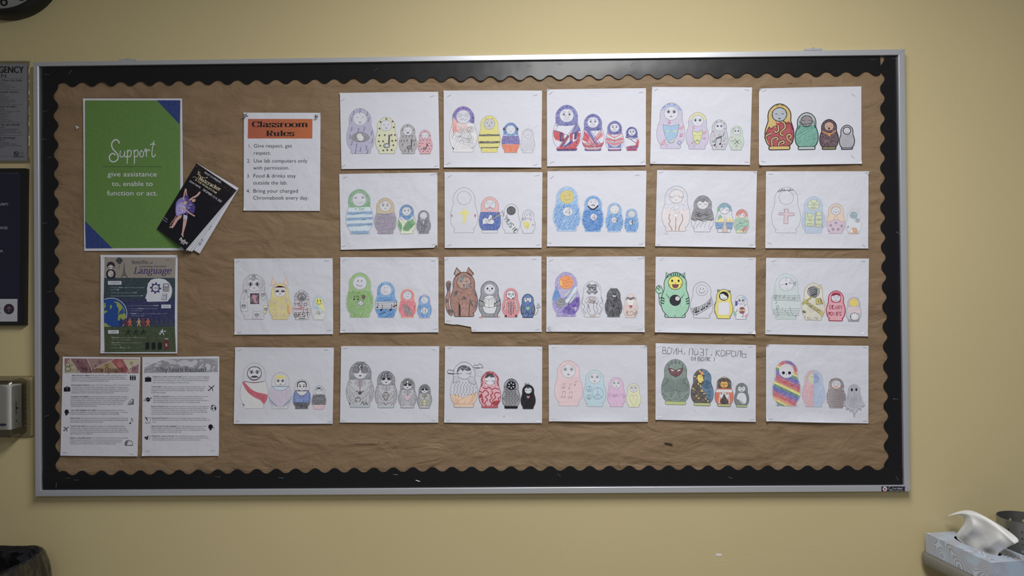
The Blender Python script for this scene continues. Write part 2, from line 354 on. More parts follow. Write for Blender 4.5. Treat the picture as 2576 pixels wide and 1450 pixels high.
# chisel-nib serif letters: x height 5, capitals 7, '~' marks a smooth stroke
SER = {
'C': (6.8, "~6.1 5 5.4 6.4 3.7 7 1.5 6 .7 3.5 1.5 1 3.7 0 5.6 .6 6.2 2/6.1 4.7 6.1 6.9"), 'L': (6.2, "1.7 0 1.7 7/.6 7 2.9 7/.6 0 5.8 0 6 1.9"),
'R': (6.8, "1.7 0 1.7 7/.6 7 3.6 7/.6 0 2.9 0/~3.4 7 5.1 6.6 5.5 5.3 5 4 3.4 3.6 1.7 3.6/3.4 3.6 5.5 .1/5 0 6.7 0"),
'W': (10.2, "1.1 7 3.2 0 5.3 6.6 7.4 0 9.4 7/.2 7 2.2 7/8.4 7 10.2 7/4.4 7 5.8 7"), 'S': (5.8, "~5.1 5.2 4 6.9 2.2 6.9 1 5.8 1.6 4.4 4 3.1 5.3 2 4.7 .4 3 0 1.3 .5 .7 1.9/.7 0 .7 2/5.1 5 5.1 7"),
'B': (6.6, "1.7 0 1.7 7/.6 7 3.4 7/.6 0 3.6 0/~3.2 7 5 6.6 5.2 4.6 3.4 3.8 1.7 3.8/~3.4 3.8 5.5 3.2 5.8 .9 3.6 0"), 'N': (7.6, "1.6 0 1.6 7/1.5 7 6.2 .2/6.2 0 6.2 7/.5 0 2.7 0/.4 7 1.7 7/5.1 7 7.3 7"),
'T': (6.6, "3.3 0 3.3 7/.5 7 6.1 7/.5 7 .5 5.4/6.1 7 6.1 5.4/2.2 0 4.4 0"), 'l': (3, "1.5 0 1.5 7.2/.4 0 2.6 0/.5 7.2 1.6 7.2"),
'h': (6.3, "1.5 0 1.5 7.2/~1.5 3.6 2.8 4.8 4 4.9 4.8 4 4.8 2.8/4.8 3 4.8 0/.4 0 2.6 0/3.8 0 5.9 0/.4 7.2 1.5 7.2"), 'n': (6.3, "1.5 0 1.5 5/~1.5 3.6 2.8 4.8 4 4.9 4.8 4 4.8 2.8/4.8 3 4.8 0/.4 0 2.6 0/3.8 0 5.9 0/.4 5 1.5 5"),
'm': (9.6, "1.5 0 1.5 5/~1.5 3.6 2.6 4.8 3.8 4.9 4.6 4 4.6 2.8/4.7 3 4.7 0/~4.7 3.6 5.8 4.8 7 4.9 7.8 4 7.9 2.8/7.9 3 7.9 0/.4 0 2.6 0/3.7 0 5.7 0/6.9 0 9.1 0/.4 5 1.5 5"),
'u': (6.3, "1.5 5 1.5 1.6/~1.5 1.8 2 .3 3.2 .1 4.6 1.2/4.7 5 4.7 0/.4 5 1.5 5/3.6 5 4.7 5/4.7 0 5.9 0"), 'r': (4.7, "1.5 0 1.5 5/~1.5 3.4 2.4 4.7 3.4 4.9 4.1 4.3/.4 0 2.8 0/.4 5 1.5 5"),
'o': (6, "~3 5 1.4 4.4 .8 2.5 1.4 .6 3 0 4.6 .6 5.2 2.5 4.6 4.4 3 5"), 'a': (5.6, "~1 3.8 1.7 4.8 3.2 4.9 4 4 4.1 2.6/4.1 3 4.1 .7 5.4 .1/~4 2.9 2.2 2.5 1 1.5 1.4 .3 2.7 .1 4 1.1"),
's': (4.9, "~4 4.1 3 5 1.5 4.7 1 3.7 2 2.9 3.4 2.2 4 1.2 3.2 .1 1.8 0 .8 .9/4.1 3.8 4.1 5/.7 0 .7 1.3"), 'e': (5.5, "~.8 2.8 4.8 2.9 4.4 4.4 3 5 1.4 4.4 .8 2.5 1.4 .6 3 0 4.7 1"),
'p': (6.2, "1.5 -2.2 1.5 5/~1.5 4 3 5 4.7 4.3 5.3 2.5 4.7 .6 3.1 0 1.5 .9/.4 -2.2 2.7 -2.2/.4 5 1.5 5"), 'i': (3, "1.5 0 1.5 5/.4 0 2.6 0/.5 5 1.5 5/~1.2 6.9 1.8 7.1 1.8 6.5 1.2 6.5 1.2 7"),
'y': (6, ".9 5 3.1 .3/5.1 5 3.1 .3/~3.2 .6 2.3 -1.8 1 -2.1/.2 5 2 5/4.2 5 5.9 5"), 'g': (5.8, "~2.7 5 1.3 4.4 1.1 2.8 2.4 1.8 4 2.3 4.3 4 2.7 5/~1.8 2 1 1.1 2.2 .4 4.4 .1 5 -1 3.8 -2.1 1.8 -2.2 .6 -1.2 1.7 -.1/4 4.4 5.4 4.9"),
't': (4.2, "~2 6.5 2 4 2 1.2 2.7 .1 3.9 .8/.5 5 3.7 5"), 'f': (4, "~4.4 6.6 3.5 7.2 2.3 6.6 2 5.2/2 5.4 2 0/.7 5 3.7 5/.9 0 3.2 0"), 'c': (5.2, "~4.6 3.9 3.6 5 2 4.8 .9 3.4 1 1.4 2.2 .1 3.6 0 4.7 1"),
'k': (6, "1.5 0 1.5 7.2/1.5 2 4.8 5/2.7 2.9 5 0/.4 0 2.6 0/4 0 5.9 0/3.8 5 5.6 5/.4 7.2 1.5 7.2"), '?': (5, "~1 5.5 1.7 6.8 3.3 6.9 4.3 5.7 3.8 4.2 2.7 3.2 2.6 1.9/~2.3 .6 2.9 .7 2.9 .1 2.3 .1 2.3 .6"), ' ': (2.7, '')}
# single-stroke hand lettering on a 4 x 6 grid
HND = {'A': '002640/1232', 'B': '00063625330333413000', 'C': '453616051116203041', 'D': '0006264542200', 'E': '46060040/0333', 'F': '460600/0333', 'G': '4636160501103041433323', 'H': '0006/4046/0343', 'I': '2026',
'K': '0006/4603/0340', 'L': '060040', 'M': '0006234640', 'N': '00064046', 'O': '1605011030414536 16', 'P': '00063645430333', 'R': '0006364543330333/2340', 'S': '4536160504133241301001', 'T': '0646/2026', 'U': '06011030 4146', 'V': '062046', 'Y': '062346/2320',
'W': '0610243046', 'X': '0046/0640', 'Q': '1605011030414536 16/2240', '1': '152620', '4': '30360242', '7': '064610', '2': '05163645440040', '3': '05163645332342413010', '0': '1605011030414536 16', '/': '0046', '?': '051636452321/2019', '-': '0343',
'W2': '', 'f': '3526 2520/1434', 'a': '3414031201 1030/3430', 'm': '0004/03142320/23344340', 'i': '2024/2625', 'l': '2620', 'y': '0420/4420 0919', 'k': '1016/1233/1230', 'n': '0004/03143330', 'o': '14031110314334 14', 'w': '0410233044', 's': '341403 23321000', 'c': '34140301 1030', 'u': '04011030/3430', 'd': '3414031110 31/3630', 'r': '1014/13243433', 'e': '0232341403011030', ',': '2210', ' ': ''}
# angular Cyrillic of the Russian title
CYR = {'В': '0006/0636 33 03/0343 40 00', 'О': '05011041 45 1605', 'И': '0600464640', 'Н': '0006/4046/0343', 'П': '000646 40', 'Э': '0646 40 00/1343', 'Т': '0646/2026', 'К': '0006/4603/0340', 'Р': '0006464303', 'Л': '00264640', 'Ь': '06004043 03', '(': '2614 1220', ')': '1624 2210', ',': '2210', ' ': ''}
def hand_pts(code):
    out = []
    for st in code.split('/'):
        st = st.replace(' ', ''); out.append([(int(st[i]), int(st[i + 1]) if st[i + 1] != '9' else -1.5) for i in range(0, len(st) - 1, 2)])
    return out
# ---------------------------------------------------------------- vector ink on a sheet (units: inches)
def nums(s):
    a = [float(x) for x in s.split()]; return [(a[i], a[i + 1]) for i in range(0, len(a) - 1, 2)]
def smooth(p, k=5, closed=False):
    if len(p) < 3: return list(p)
    n = len(p); out = []
    rng = range(n if closed else n - 1)
    for i in rng:
        if closed: p0, p1, p2, p3 = p[(i - 1) % n], p[i], p[(i + 1) % n], p[(i + 2) % n]
        else: p0, p1, p2, p3 = p[max(i - 1, 0)], p[i], p[i + 1], p[min(i + 2, n - 1)]
        for j in range(k):
            t = j / k; t2 = t * t; t3 = t2 * t
            out.append(tuple(.5 * (2 * p1[c] + (p2[c] - p0[c]) * t + (2 * p0[c] - 5 * p1[c] + 4 * p2[c] - p3[c]) * t2 + (3 * p1[c] - p0[c] - 3 * p2[c] + p3[c]) * t3) for c in (0, 1)))
    if not closed: out.append(p[-1])
    return out
def inpoly(x, y, P):
    r = False; j = len(P) - 1
    for i in range(len(P)):
        if (P[i][1] > y) != (P[j][1] > y) and x < (P[j][0] - P[i][0]) * (y - P[i][1]) / (P[j][1] - P[i][1]) + P[i][0]: r = not r
        j = i
    return r
class Ink:
    def __init__(s): s.v = []; s.f = []; s.c = []; s.ly = 1; s.rnd = random.Random(11)
    def add(s, pts, faces, col, g, bump=True):
        n = len(s.v); s.v += [(p[0], p[1], s.ly) for p in pts]; s.f += [tuple(i + n for i in q) for q in faces]
        s.c += [(*col, g)] * len(pts)
        if bump: s.ly += 1
    def fill(s, pts, c, g=0, sm=False):
        if sm: pts = smooth(pts, 4, True)
        s.add(pts, [tuple(range(len(pts)))], ink(c), g)
    def rect(s, x0, y0, x1, y1, c, g=0): s.fill([(x0, y0), (x1, y0), (x1, y1), (x0, y1)], c, g)
    def ell(s, x, y, rx, ry, c, g=0, n=22, rot=0):
        cr, sr = cos(rot), sin(rot)
        s.fill([(x + rx * cos(2 * pi * i / n) * cr - ry * sin(2 * pi * i / n) * sr, y + rx * cos(2 * pi * i / n) * sr + ry * sin(2 * pi * i / n) * cr) for i in range(n)], c, g)
    def line(s, pts, c, w=.03, g=0, closed=False, sm=False, nib=None, bump=True, taper=False, quiet=False):
        if sm: pts = smooth(pts, 4, closed)
        n = len(pts)
        if n < 2: return
        V = []
        for i in range(n):
            a = pts[(i - 1) % n] if closed or i > 0 else pts[0]; b = pts[(i + 1) % n] if closed or i < n - 1 else pts[-1]
            dx, dy = b[0] - a[0], b[1] - a[1]; L = sqrt(dx * dx + dy * dy) or 1e-9; nx, ny = -dy / L, dx / L
            k = 1.0
            if 0 < i < n - 1 or closed:   # mitre, limited
                e = (pts[i][0] - a[0], pts[i][1] - a[1]); el = sqrt(e[0] ** 2 + e[1] ** 2) or 1e-9
                cs = abs((-e[1] * nx + e[0] * ny) / el); k = 1 / max(.55, cs)
            hw = w / 2
            if nib: hw = sqrt((nib[0] * nx) ** 2 + (nib[1] * ny) ** 2) / 2
            if taper: hw *= .35 + .65 * sin(pi * (i + .5) / n)
            hw *= k; V.append((pts[i][0] + nx * hw, pts[i][1] + ny * hw)); V.append((pts[i][0] - nx * hw, pts[i][1] - ny * hw))
        F = [(2 * i, 2 * i + 1, 2 * i + 3, 2 * i + 2) for i in range(n - 1)]
        if closed: F.append((2 * n - 2, 2 * n - 1, 1, 0))
        s.add(V, F, c if isinstance(c, tuple) else ink(c), g, bump)
        if not bump and not quiet: s.ly += .3
    def ring(s, x, y, rx, ry, c, w=.03, g=0, n=24):
        s.line([(x + rx * cos(2 * pi * i / n), y + ry * sin(2 * pi * i / n)) for i in range(n)], c, w, g, True)
    def text(s, t, x, y, h, c, bold=False, width=None, align='l', ang=0, g=0, ital=0):
        """printed letters; h = cap height, width squeezes the line to fit"""
        k = h / .70; adv = sum(glyph(ch, bold)[2] for ch in t) * k; sx = (width / adv) if width else 1.0
        adv *= sx; ox = {'l': 0, 'c': -adv / 2, 'r': -adv}[align]; ca, sa = cos(ang), sin(ang); col = ink(c)
        for ch in t:
            vs, fs, a = glyph(ch, bold)
            if vs:
                for n_, dx in enumerate(((0,), (-.014, .014), (-.038, -.012, .014, .038))[int(bold)]):
                    P = [(ox + (p[0] + dx) * k * sx + ital * p[1] * k, p[1] * k) for p in vs]
                    s.ly += n_ * .4; s.add([(x + p[0] * ca - p[1] * sa, y + p[0] * sa + p[1] * ca) for p in P], fs, col, g, False); s.ly -= n_ * .4
            ox += a * k * sx
        s.ly += 1
    def serif(s, t, x, y, h, c, width=None, align='l', nib=(1.2, .35), ital=0, g=0, ang=0):
        u = h / 7.0; adv = sum(SER[ch][0] for ch in t) * u; sx = width / adv if width else 1; adv *= sx
        ox = {'l': 0, 'c': -adv / 2, 'r': -adv}[align]; ca, sa = cos(ang), sin(ang); col = ink(c)
        for ch in t:
            wd, code = SER[ch]
            for st in (code.split('/') if code else []):
                sm = st.startswith('~'); p = nums(st.strip('~'))
                if sm: p = smooth(p, 5)
                p = [(ox + q[0] * u * sx + ital * q[1] * u, q[1] * u) for q in p]
                # extend straight strokes by half the thin nib
                q = [(x + a * ca - b * sa, y + a * sa + b * ca) for a, b in p]
                s.line(q, col, nib=(nib[0] * u * sx, nib[1] * u), g=g, bump=False)
            ox += wd * u * sx
        s.ly += 1
    def hand(s, t, x, y, h, c, w=.04, sx=1.0, ang=0, font=HND, gap=1.6, g=.25, jit=.25):
        u = h / 6; ca, sa = cos(ang), sin(ang); ox = 0; col = ink(c)
        for ch in t:
            if ch == ' ': ox += 3 * u * sx; continue
            code = font.get(ch)
            if code is None: ox += 4 * u * sx; continue
            mx = 0
            for st in hand_pts(code):
                p = [((ox + (a + s.rnd.uniform(-jit, jit)) * u * sx), (b + s.rnd.uniform(-jit, jit)) * u) for a, b in st]
                mx = max([mx] + [a for a, b in st])
                s.line([(x + a * ca - b * sa, y + a * sa + b * ca) for a, b in p], col, w, g, bump=False)
            ox += (mx + gap) * u * sx
        s.ly += 1
# outline of the printed nesting doll, in fractions of its height
HW = [(0, .19), (.008, .215), (.03, .226), (.055, .222), (.073, .205), (.078, .205), (.1, .232), (.15, .267), (.2, .288), (.28, .304), (.36, .307), (.44, .298), (.52, .276), (.58, .254), (.62, .241), (.66, .241), (.72, .244), (.78, .241), (.84, .224), (.89, .193), (.93, .157), (.96, .12), (.985, .07), (1, .0)]
def hw(y):
    if y <= 0: return HW[0][1]
    for a, b in zip(HW, HW[1:]):
        if y <= b[0]: return a[1] + (b[1] - a[1]) * (y - a[0]) / (b[0] - a[0])
    return 0
LN = '6b6c74'
class Doll:
    """drawing calls in percent of the doll's height, origin at the middle of its base"""
    def __init__(s, I, cx, by, h): s.I = I; s.cx = cx; s.by = by; s.h = h; I.ly = 2
    def tr(s, p): return [(s.cx + a / 100 * s.h, s.by + b / 100 * s.h) for a, b in p]
    def side(s, y0, y1, k=1.0):
        ys = sorted(set([y0, y1] + [a for a, _ in HW if y0 < a < y1] + [y0 + (y1 - y0) * i / 12 for i in range(13)]))
        return ys
    def b(s, c, g=.35, y0=0, y1=100, k=.985):
        ys = s.side(y0 / 100, y1 / 100)
        P = [(hw(y) * 100 * k, y * 100) for y in ys] + [(-hw(y) * 100 * k, y * 100) for y in reversed(ys)]
        if y1 >= 100: P = P[:len(ys) - 1] + P[len(ys):]
        s.I.fill(s.tr(P), c, g); return s
    def o(s, c=LN, w=.03, base=1):
        ys = [a for a, _ in HW]; P = [(hw(y) * 100, y * 100) for y in ys]
        Q = P[:6]; s.I.line(s.tr(P + [(-a, b) for a, b in reversed(P[:-1])]), c, w, 0, True); return s
    def fl(s, c=LN, w=.03): return s.L('-20.5 7.5 20.5 7.5', c, w)
    def fc(s, c='w', w=.03, oc=LN, g=0, r=15.5):
        s.I.ell(s.cx, s.by + .768 * s.h, r / 100 * s.h, r * .96 / 100 * s.h, c, g)
        if w: s.I.ring(s.cx, s.by + .768 * s.h, r / 100 * s.h, r * .96 / 100 * s.h, oc, w)
        return s
    def clampk(s, p):
        out = []
        n = len(p)
        for i in range(n):
            a, b = p[i], p[(i + 1) % n]; m = max(1, int(max(abs(a[0] - b[0]), abs(a[1] - b[1])) / 4))
            for j in range(m):
                x = a[0] + (b[0] - a[0]) * j / m; y = min(99, max(.3, a[1] + (b[1] - a[1]) * j / m)); lim = hw(y / 100) * 98.5
                out.append((max(-lim, min(lim, x)), y))
        return out
    def L(s, t, c=LN, w=.028, sm=1, cl=0, g=0, tp=0):
        for q in t.split('/'):
            s.I.line(s.tr(nums(q)), c, w, g, bool(cl), bool(sm), bump=False, taper=bool(tp))
        s.I.ly += 1; return s
    def F(s, t, c, g=.3, sm=0, k=1, ol=None, w=.025):
        for q in t.split('/'):
            p = nums(q)
            if sm: p = smooth(p, 4, True)
            if k: p = s.clampk(p)
            s.I.fill(s.tr(p), c, g)
            if ol: s.I.line(s.tr(p), ol, w, 0, True)
        return s
    def E(s, x, y, rx, ry, c, g=0, ol=None, w=.025, rot=0):
        p = s.tr([(x, y)])[0]; s.I.ell(p[0], p[1], rx / 100 * s.h, ry / 100 * s.h, c, g, rot=rot)
        if ol: s.I.ring(p[0], p[1], rx / 100 * s.h, ry / 100 * s.h, ol, w)
        return s
    def O(s, x, y, rx, ry, c=LN, w=.025):
        p = s.tr([(x, y)])[0]; s.I.ring(p[0], p[1], rx / 100 * s.h, ry / 100 * s.h, c, w); return s
    def H(s, c, ang=60, sp=2.4, w=.03, y0=0, y1=100, reg='b', wob=1.0, g=.3, poly=None, skip=.12):
        """crayon strokes, kept inside the doll (reg b: not over the face, f: face only, a: all, p: polygon only)"""
        R = s.I.rnd; col = ink(c); ca, sa = cos(radians(ang)), sin(radians(ang)); P = nums(poly) if poly else None
        if P: y0 = max(y0, min(q[1] for q in P)); y1 = min(y1, max(q[1] for q in P))
        cy = (y0 + y1) / 2; D = 62
        def ok(x, y):
            if y < y0 or y > y1 or abs(x) > hw(y / 100) * 97 or y > 99: return False
            inf = (x / 16.3) ** 2 + ((y - 76.8) / 15.8) ** 2 < 1
            if reg == 'b' and inf: return False
            if reg == 'f' and not inf: return False
            if P and not inpoly(x, y, P): return False
            return True
        o = -D
        while o < D:
            o += sp * R.uniform(.65, 1.35); run = []
            t = -D; ph = R.uniform(0, 6)
            while t < D:
                t += 2.2; q = o + wob * .5 * sin(t * .13 + ph); x = t * ca - q * sa; y = cy + t * sa + q * ca
                if ok(x, y) and (R.random() > skip * .25): run.append((x, y))
                elif len(run) > 1: s._run(run, col, w * R.uniform(.7, 1.25), g); run = []
                else: run = []
            if len(run) > 1: s._run(run, col, w * R.uniform(.7, 1.25), g)
        s.I.ly += 1; return s
    def _run(s, run, col, w, g):
        if len(run) > 5: run = run[::3] + [run[-1]] if (len(run) - 1) % 3 else run[::3]
        s.I.line(s.tr(run), col, w, g, bump=False, quiet=True)
    def X(s, c, n=10, w=.022, y0=8, y1=60, r=7, xr=24):
        """loose looping scribble"""
        R = s.I.rnd; x, y = 0, (y0 + y1) / 2; pts = []
        for i in range(n):
            cx = R.uniform(-xr, xr); cy = R.uniform(y0 + r, y1 - r * .5); lim = hw(cy / 100) * 100 - r; cx = max(-lim, min(lim, cx)) if lim > 0 else 0
            a0 = R.uniform(0, 6)
            for k in range(7): pts.append((cx + r * R.uniform(.6, 1) * cos(a0 + k), cy + r * R.uniform(.5, .9) * sin(a0 + k)))
        s.I.line(s.tr(pts), c, w, .3, sm=True); return s
    def T(s, t, x, y, h, c=LN, w=.03, sx=1., ang=0, gap=1.6):
        p = s.tr([(x, y)])[0]; s.I.hand(t, p[0], p[1], h / 100 * s.h, c, w, sx, radians(ang), gap=gap); return s
    def e(s, kind='.', c='3a3a42', w=.026, dx=6.2, y=79, sz=1.):
        for q in (-1, 1):
            x = q * dx
            if kind == '.': s.E(x, y, 1.2 * sz, 1.4 * sz, c)
            elif kind == '-': s.L('%g %g %g %g' % (x - 2.6 * sz, y, x + 2.6 * sz, y), c, w)
            elif kind == '^': s.L('%g %g %g %g %g %g' % (x - 1.8, y - 1, x, y + 1.2, x + 1.8, y - 1), c, w, 0)
            elif kind == 'u': s.L('%g %g %g %g %g %g' % (x - 3.6 * sz, y + .8, x, y - 1.4 * sz, x + 3.6 * sz, y + .8), c, w * 1.3); s.L('%g %g %g %g/%g %g %g %g' % (x + q * 3.2, y + .4, x + q * 5, y - .6, x + q * 2.4, y - .2, x + q * 3.8, y - 1.8), c, w)
            elif kind == 'o': s.E(x, y, 3.6 * sz, 2.4 * sz, 'w', 0, c, w); s.E(x, y, 1.9 * sz, 2.0 * sz, c); s.L('%g %g %g %g %g %g' % (x - 4 * sz, y + .8, x, y + 2.9 * sz, x + 4 * sz, y + .8), c, w * 1.4); s.L('%g %g %g %g' % (x - 3.5, y + 5, x + 3.5, y + 5.4), c, w * .7)
            elif kind == 'O': s.E(x, y, 2.6 * sz, 3.2 * sz, c)
            elif kind == '>': s.L('%g %g %g %g %g %g' % (x - q * 2.4, y - 2, x + q * 2, y, x - q * 2.4, y + 2), c, w, 0) if 0 else s.L('%g %g %g %g %g %g' % (x + q * 3, y + 2, x - q * 1.5, y, x + q * 3, y - 2), c, w, 0)
        return s
    def m(s, kind='s', c='3a3a42', w=.026, y=70, sz=1., x=0):
        f = lambda *a: ' '.join('%g' % q for q in a)
        if kind == 's': s.L(f(x - 4 * sz, y + 1, x, y - 1.4 * sz, x + 4 * sz, y + 1), c, w)
        elif kind == 'f': s.L(f(x - 3 * sz, y - 1, x, y + 1.2 * sz, x + 3 * sz, y - 1), c, w)
        elif kind == '-': s.L(f(x - 3 * sz, y, x + 3 * sz, y), c, w)
        elif kind == 'o': s.O(x, y, 2.4 * sz, 1.9 * sz, c, w)
        elif kind == 'l': s.E(x, y, 2.8 * sz, 1.3 * sz, c, .2); s.L(f(x - 3 * sz, y, x + 3 * sz, y), c, w * .8)
        return s
    def n(s, c='55555e', w=.02): return s.L('-1.5 74 0 73 1.5 74', c, w)
    def stem(s, x, y, h=9, c='222228', w=.05, k='q', lean=0):
        """quaver / crotchet with its foot at x y"""
        s.E(x, y, 2.6 * h / 12, 1.9 * h / 12, c, 0, rot=.4); s.L('%g %g %g %g' % (x + 2.3 * h / 12, y, x + 2.3 * h / 12 + lean, y + h), c, w, 0)
        if k == 'q': s.L('%g %g %g %g %g %g' % (x + 2.3 * h / 12 + lean, y + h, x + 4.6 * h / 12, y + h * .75, x + 5 * h / 12, y + h * .45), c, w * .8)
        return s
DOLLS = [(.200, 1.70, 5.07), (.4655, 1.67, 4.07), (.684, 1.645, 3.29), (.858, 1.62, 2.65)]
class Sheet(Ink):
    def __init__(s, W=11.0, H=8.5): super().__init__(); s.W = W; s.H = H
    def d(s, i):
        u, b, h = DOLLS[i]; return Doll(s, u * s.W + getattr(s, 'dx', 0), b + getattr(s, 'dy', 0), h)
IN = .0254
def slice_ink(S, us, vs, W, H, big):
    """cut large printed areas along the sheet's own grid, so that they follow its bends"""
    nf = []
    for q in S.f:
        xs = [S.v[i][0] for i in q]; ys = [S.v[i][1] for i in q]
        if max(xs) - min(xs) < big and max(ys) - min(ys) < big: nf.append(q); continue
        ly, cc = S.v[q[0]][2], S.c[q[0]]; bm = bmesh.new()
        try: bm.faces.new([bm.verts.new((S.v[i][0], S.v[i][1], 0)) for i in q])
        except ValueError: bm.free(); nf.append(q); continue
        bmesh.ops.triangulate(bm, faces=bm.faces[:])
        for cs_, L, nrm, lo, hi in ((us, W, (1, 0, 0), min(xs), max(xs)), (vs, H, (0, 1, 0), min(ys), max(ys))):
            for c_ in cs_:
                if lo + 1e-4 < c_ * L < hi - 1e-4:
                    bmesh.ops.bisect_plane(bm, geom=bm.verts[:] + bm.edges[:] + bm.faces[:], plane_co=(nrm[0] * c_ * L, nrm[1] * c_ * L, 0), plane_no=nrm, dist=1e-6)
        bm.verts.index_update(); k = len(S.v)
        S.v += [(w_.co.x, w_.co.y, ly) for w_ in bm.verts]; S.c += [cc] * len(bm.verts)
        nf += [tuple(w_.index + k for w_ in g.verts) for g in bm.faces]; bm.free()
    S.f = nf
def lay(name, S, corners, Y, m, label, cat, group=None, cut=None, seed=0, bow=1.0, parent=None, thick=.0003, lift=None, grid=22):
    """puts a drawn sheet on the board: corners are TL TR BR BL in the photograph, read on the plane y = Y"""
    TL, TR, BR, BL = [at(x, y, Y) if not isinstance(x, Vector) else x for x, y in corners]
    W, H = S.W, S.H; R = random.Random(seed)
    A = [R.uniform(.3, 1) * .0030 * bow for _ in range(4)]; ph = [R.uniform(-.2, .2) for _ in range(4)]; cc = [R.random() ** 2 * .0035 * bow for _ in range(4)]
    def pos(x, y, ly):
        u, v = x / W, y / H
        p = (BL * (1 - u) + BR * u) * (1 - v) + (TL * (1 - u) + TR * u) * v
        uu = min(1, max(0, u)); vv = min(1, max(0, v)); L = 0
        b = max(0, (.13 - vv) / .13) ** 2; L += A[0] * b * (sin(pi * uu) + ph[0] * sin(3 * pi * uu)) if b else 0
        b = max(0, (vv - .90) / .10) ** 2; L += A[1] * b * .6 * (sin(pi * uu) + ph[1] * sin(2 * pi * uu)) if b else 0
        for k, (a, c_) in enumerate(((uu, vv), (1 - uu, vv), (uu, 1 - vv), (1 - uu, 1 - vv))):
            t = max(0, .035 - a - c_ * .9) / .035; L += cc[k] * t * 1.5
        if lift: L += lift(u, v)
        return Vector((p.x, p.y - L - ly * .0000045 - (.00008 if ly else 0), p.z))
    v = []; f = []; col = []; n = grid; mrow = int(grid * H / W) + 1
    us = sorted(set([i / n for i in range(n + 1)] + ([.01, .02, .035, .965, .98, .99] if not cut else []) + ([q[0] / W for q in cut] if cut else [])))
    vs = sorted(set([j / mrow for j in range(mrow + 1)] + [.015, .03, .06, .09, .12, .95, .975]))
    def yb(x):
        if not cut or x >= cut[-1][0]: return 0
        for a, b in zip(cut, cut[1:]):
            if x <= b[0]: return a[1] + (b[1] - a[1]) * (x - a[0]) / max(1e-6, b[0] - a[0])
        return 0
    for t in vs:
        for u in us:
            y0 = yb(u * W); v.append(pos(u * W, y0 + (H - y0) * t, 0)); col.append((*PAPER, 0))
    nu = len(us)
    for j in range(len(vs) - 1):
        for i in range(nu - 1):
            a = j * nu + i; f.append((a, a + 1, a + nu + 1, a + nu))
    # the sheet's own edge and back
    rim = list(range(nu)) + [j * nu + nu - 1 for j in range(1, len(vs))] + [(len(vs) - 1) * nu + i for i in range(nu - 2, -1, -1)] + [j * nu for j in range(len(vs) - 2, 0, -1)]
    k0 = len(v)
    for a in rim: q = v[a]; v.append(Vector((q.x, q.y + thick, q.z))); col.append((*PAPER, 0))
    for i in range(len(rim)):
        j = (i + 1) % len(rim); f.append((rim[j], rim[i], k0 + i, k0 + j))
    slice_ink(S, us, vs, W, H, .9 if not cut else 9)
    k1 = len(v); v += [pos(x, y, l) for x, y, l in S.v]; col += S.c; f += [tuple(i + k1 for i in q) for q in S.f]
    o = mk(name, v, f, m, parent, origin=(BL + BR) / 2 if parent is None else parent.location)
    if parent is not None: o.location = (0, 0, 0)
    at_ = o.data.color_attributes.new('Col', 'FLOAT_COLOR', 'POINT')
    at_.data.foreach_set('color', [x for c_ in col for x in c_])
    if parent is None: tag(o, label, cat, group)
    o['_'] = 0; del o['_']
    o_pos[o.name] = pos
    return o
o_pos = {}
# ---------------------------------------------------------------- staples
def staple(px, py, ang, where, Y, group, L=.0118, crown=.0006, name='staple'):
    c = at(px, py, Y); a = radians(ang); ca, sa = cos(a), sin(a); h = L / 2
    pts = [(-h, .0012), (-h, -crown + .0002), (-h + .0004, -crown), (h - .0004, -crown), (h, -crown + .0002), (h, .0012)]
    v, f = tube([Vector((c.x + x * ca, c.y + y, c.z + x * sa)) for x, y in pts], .0003, 5)
    return tag(mk(name, v, f, M['steel'], origin=c), where, 'staple', group)
# ---------------------------------------------------------------- the pupils' doll drawings
YS = .0072
KEY = {1: 'four singing dolls', 2: 'purple hair and bee stripes', 3: 'red, white and blue sashes', 4: 'theatre mask dolls', 5: 'bold black-outlined dolls', 6: 'green headscarf dolls', 7: 'yellow cross and guitar', 8: 'four bright blue dolls', 9: 'the storm cloud doll', 10: 'green playing fields', 11: 'mom knows best', 12: 'baseballs and football', 13: 'the brown cat and skeleton', 14: 'the purple galaxy doll', 15: 'the green striped cat', 16: 'forensics and scary movies', 17: 'the red sash and blond doll', 18: 'grey pencil masked dolls', 19: 'rain-cloud and solid black dolls', 20: 'the pale family dolls', 21: 'the Cyrillic title', 22: 'the rainbow-striped doll'}
K = '2b2b31'; G1 = '70717a'; G2 = '94959d'
GD = 'pupils\' nesting doll drawings'
DR = []   # (sheet, corners, label, cut, crumple, staple angles, staple spots)
def put(S, corners, desc, st, cut=None, m='paper', seed=0, bow=1.0, lift=None):
    cs = [(corners[i], corners[i + 1]) for i in (0, 2, 4, 6)]
    o = lay('doll_drawing', S, cs, YS, M[m], 'white sheet of ' + desc, 'drawing', GD, cut, seed, bow, lift=lift)
    for nm, q in zip(('upper left', 'upper right', 'lower right', 'lower left'), st):
        if q: staple(q[0], q[1], q[2], 'steel staple, %s corner of the sheet of %s' % (nm, KEY[seed]), YS - .0012, 'staples holding the doll drawings')
def base(S, cols=None, w=.03):
    return [S.d(i) for i in range(4)]
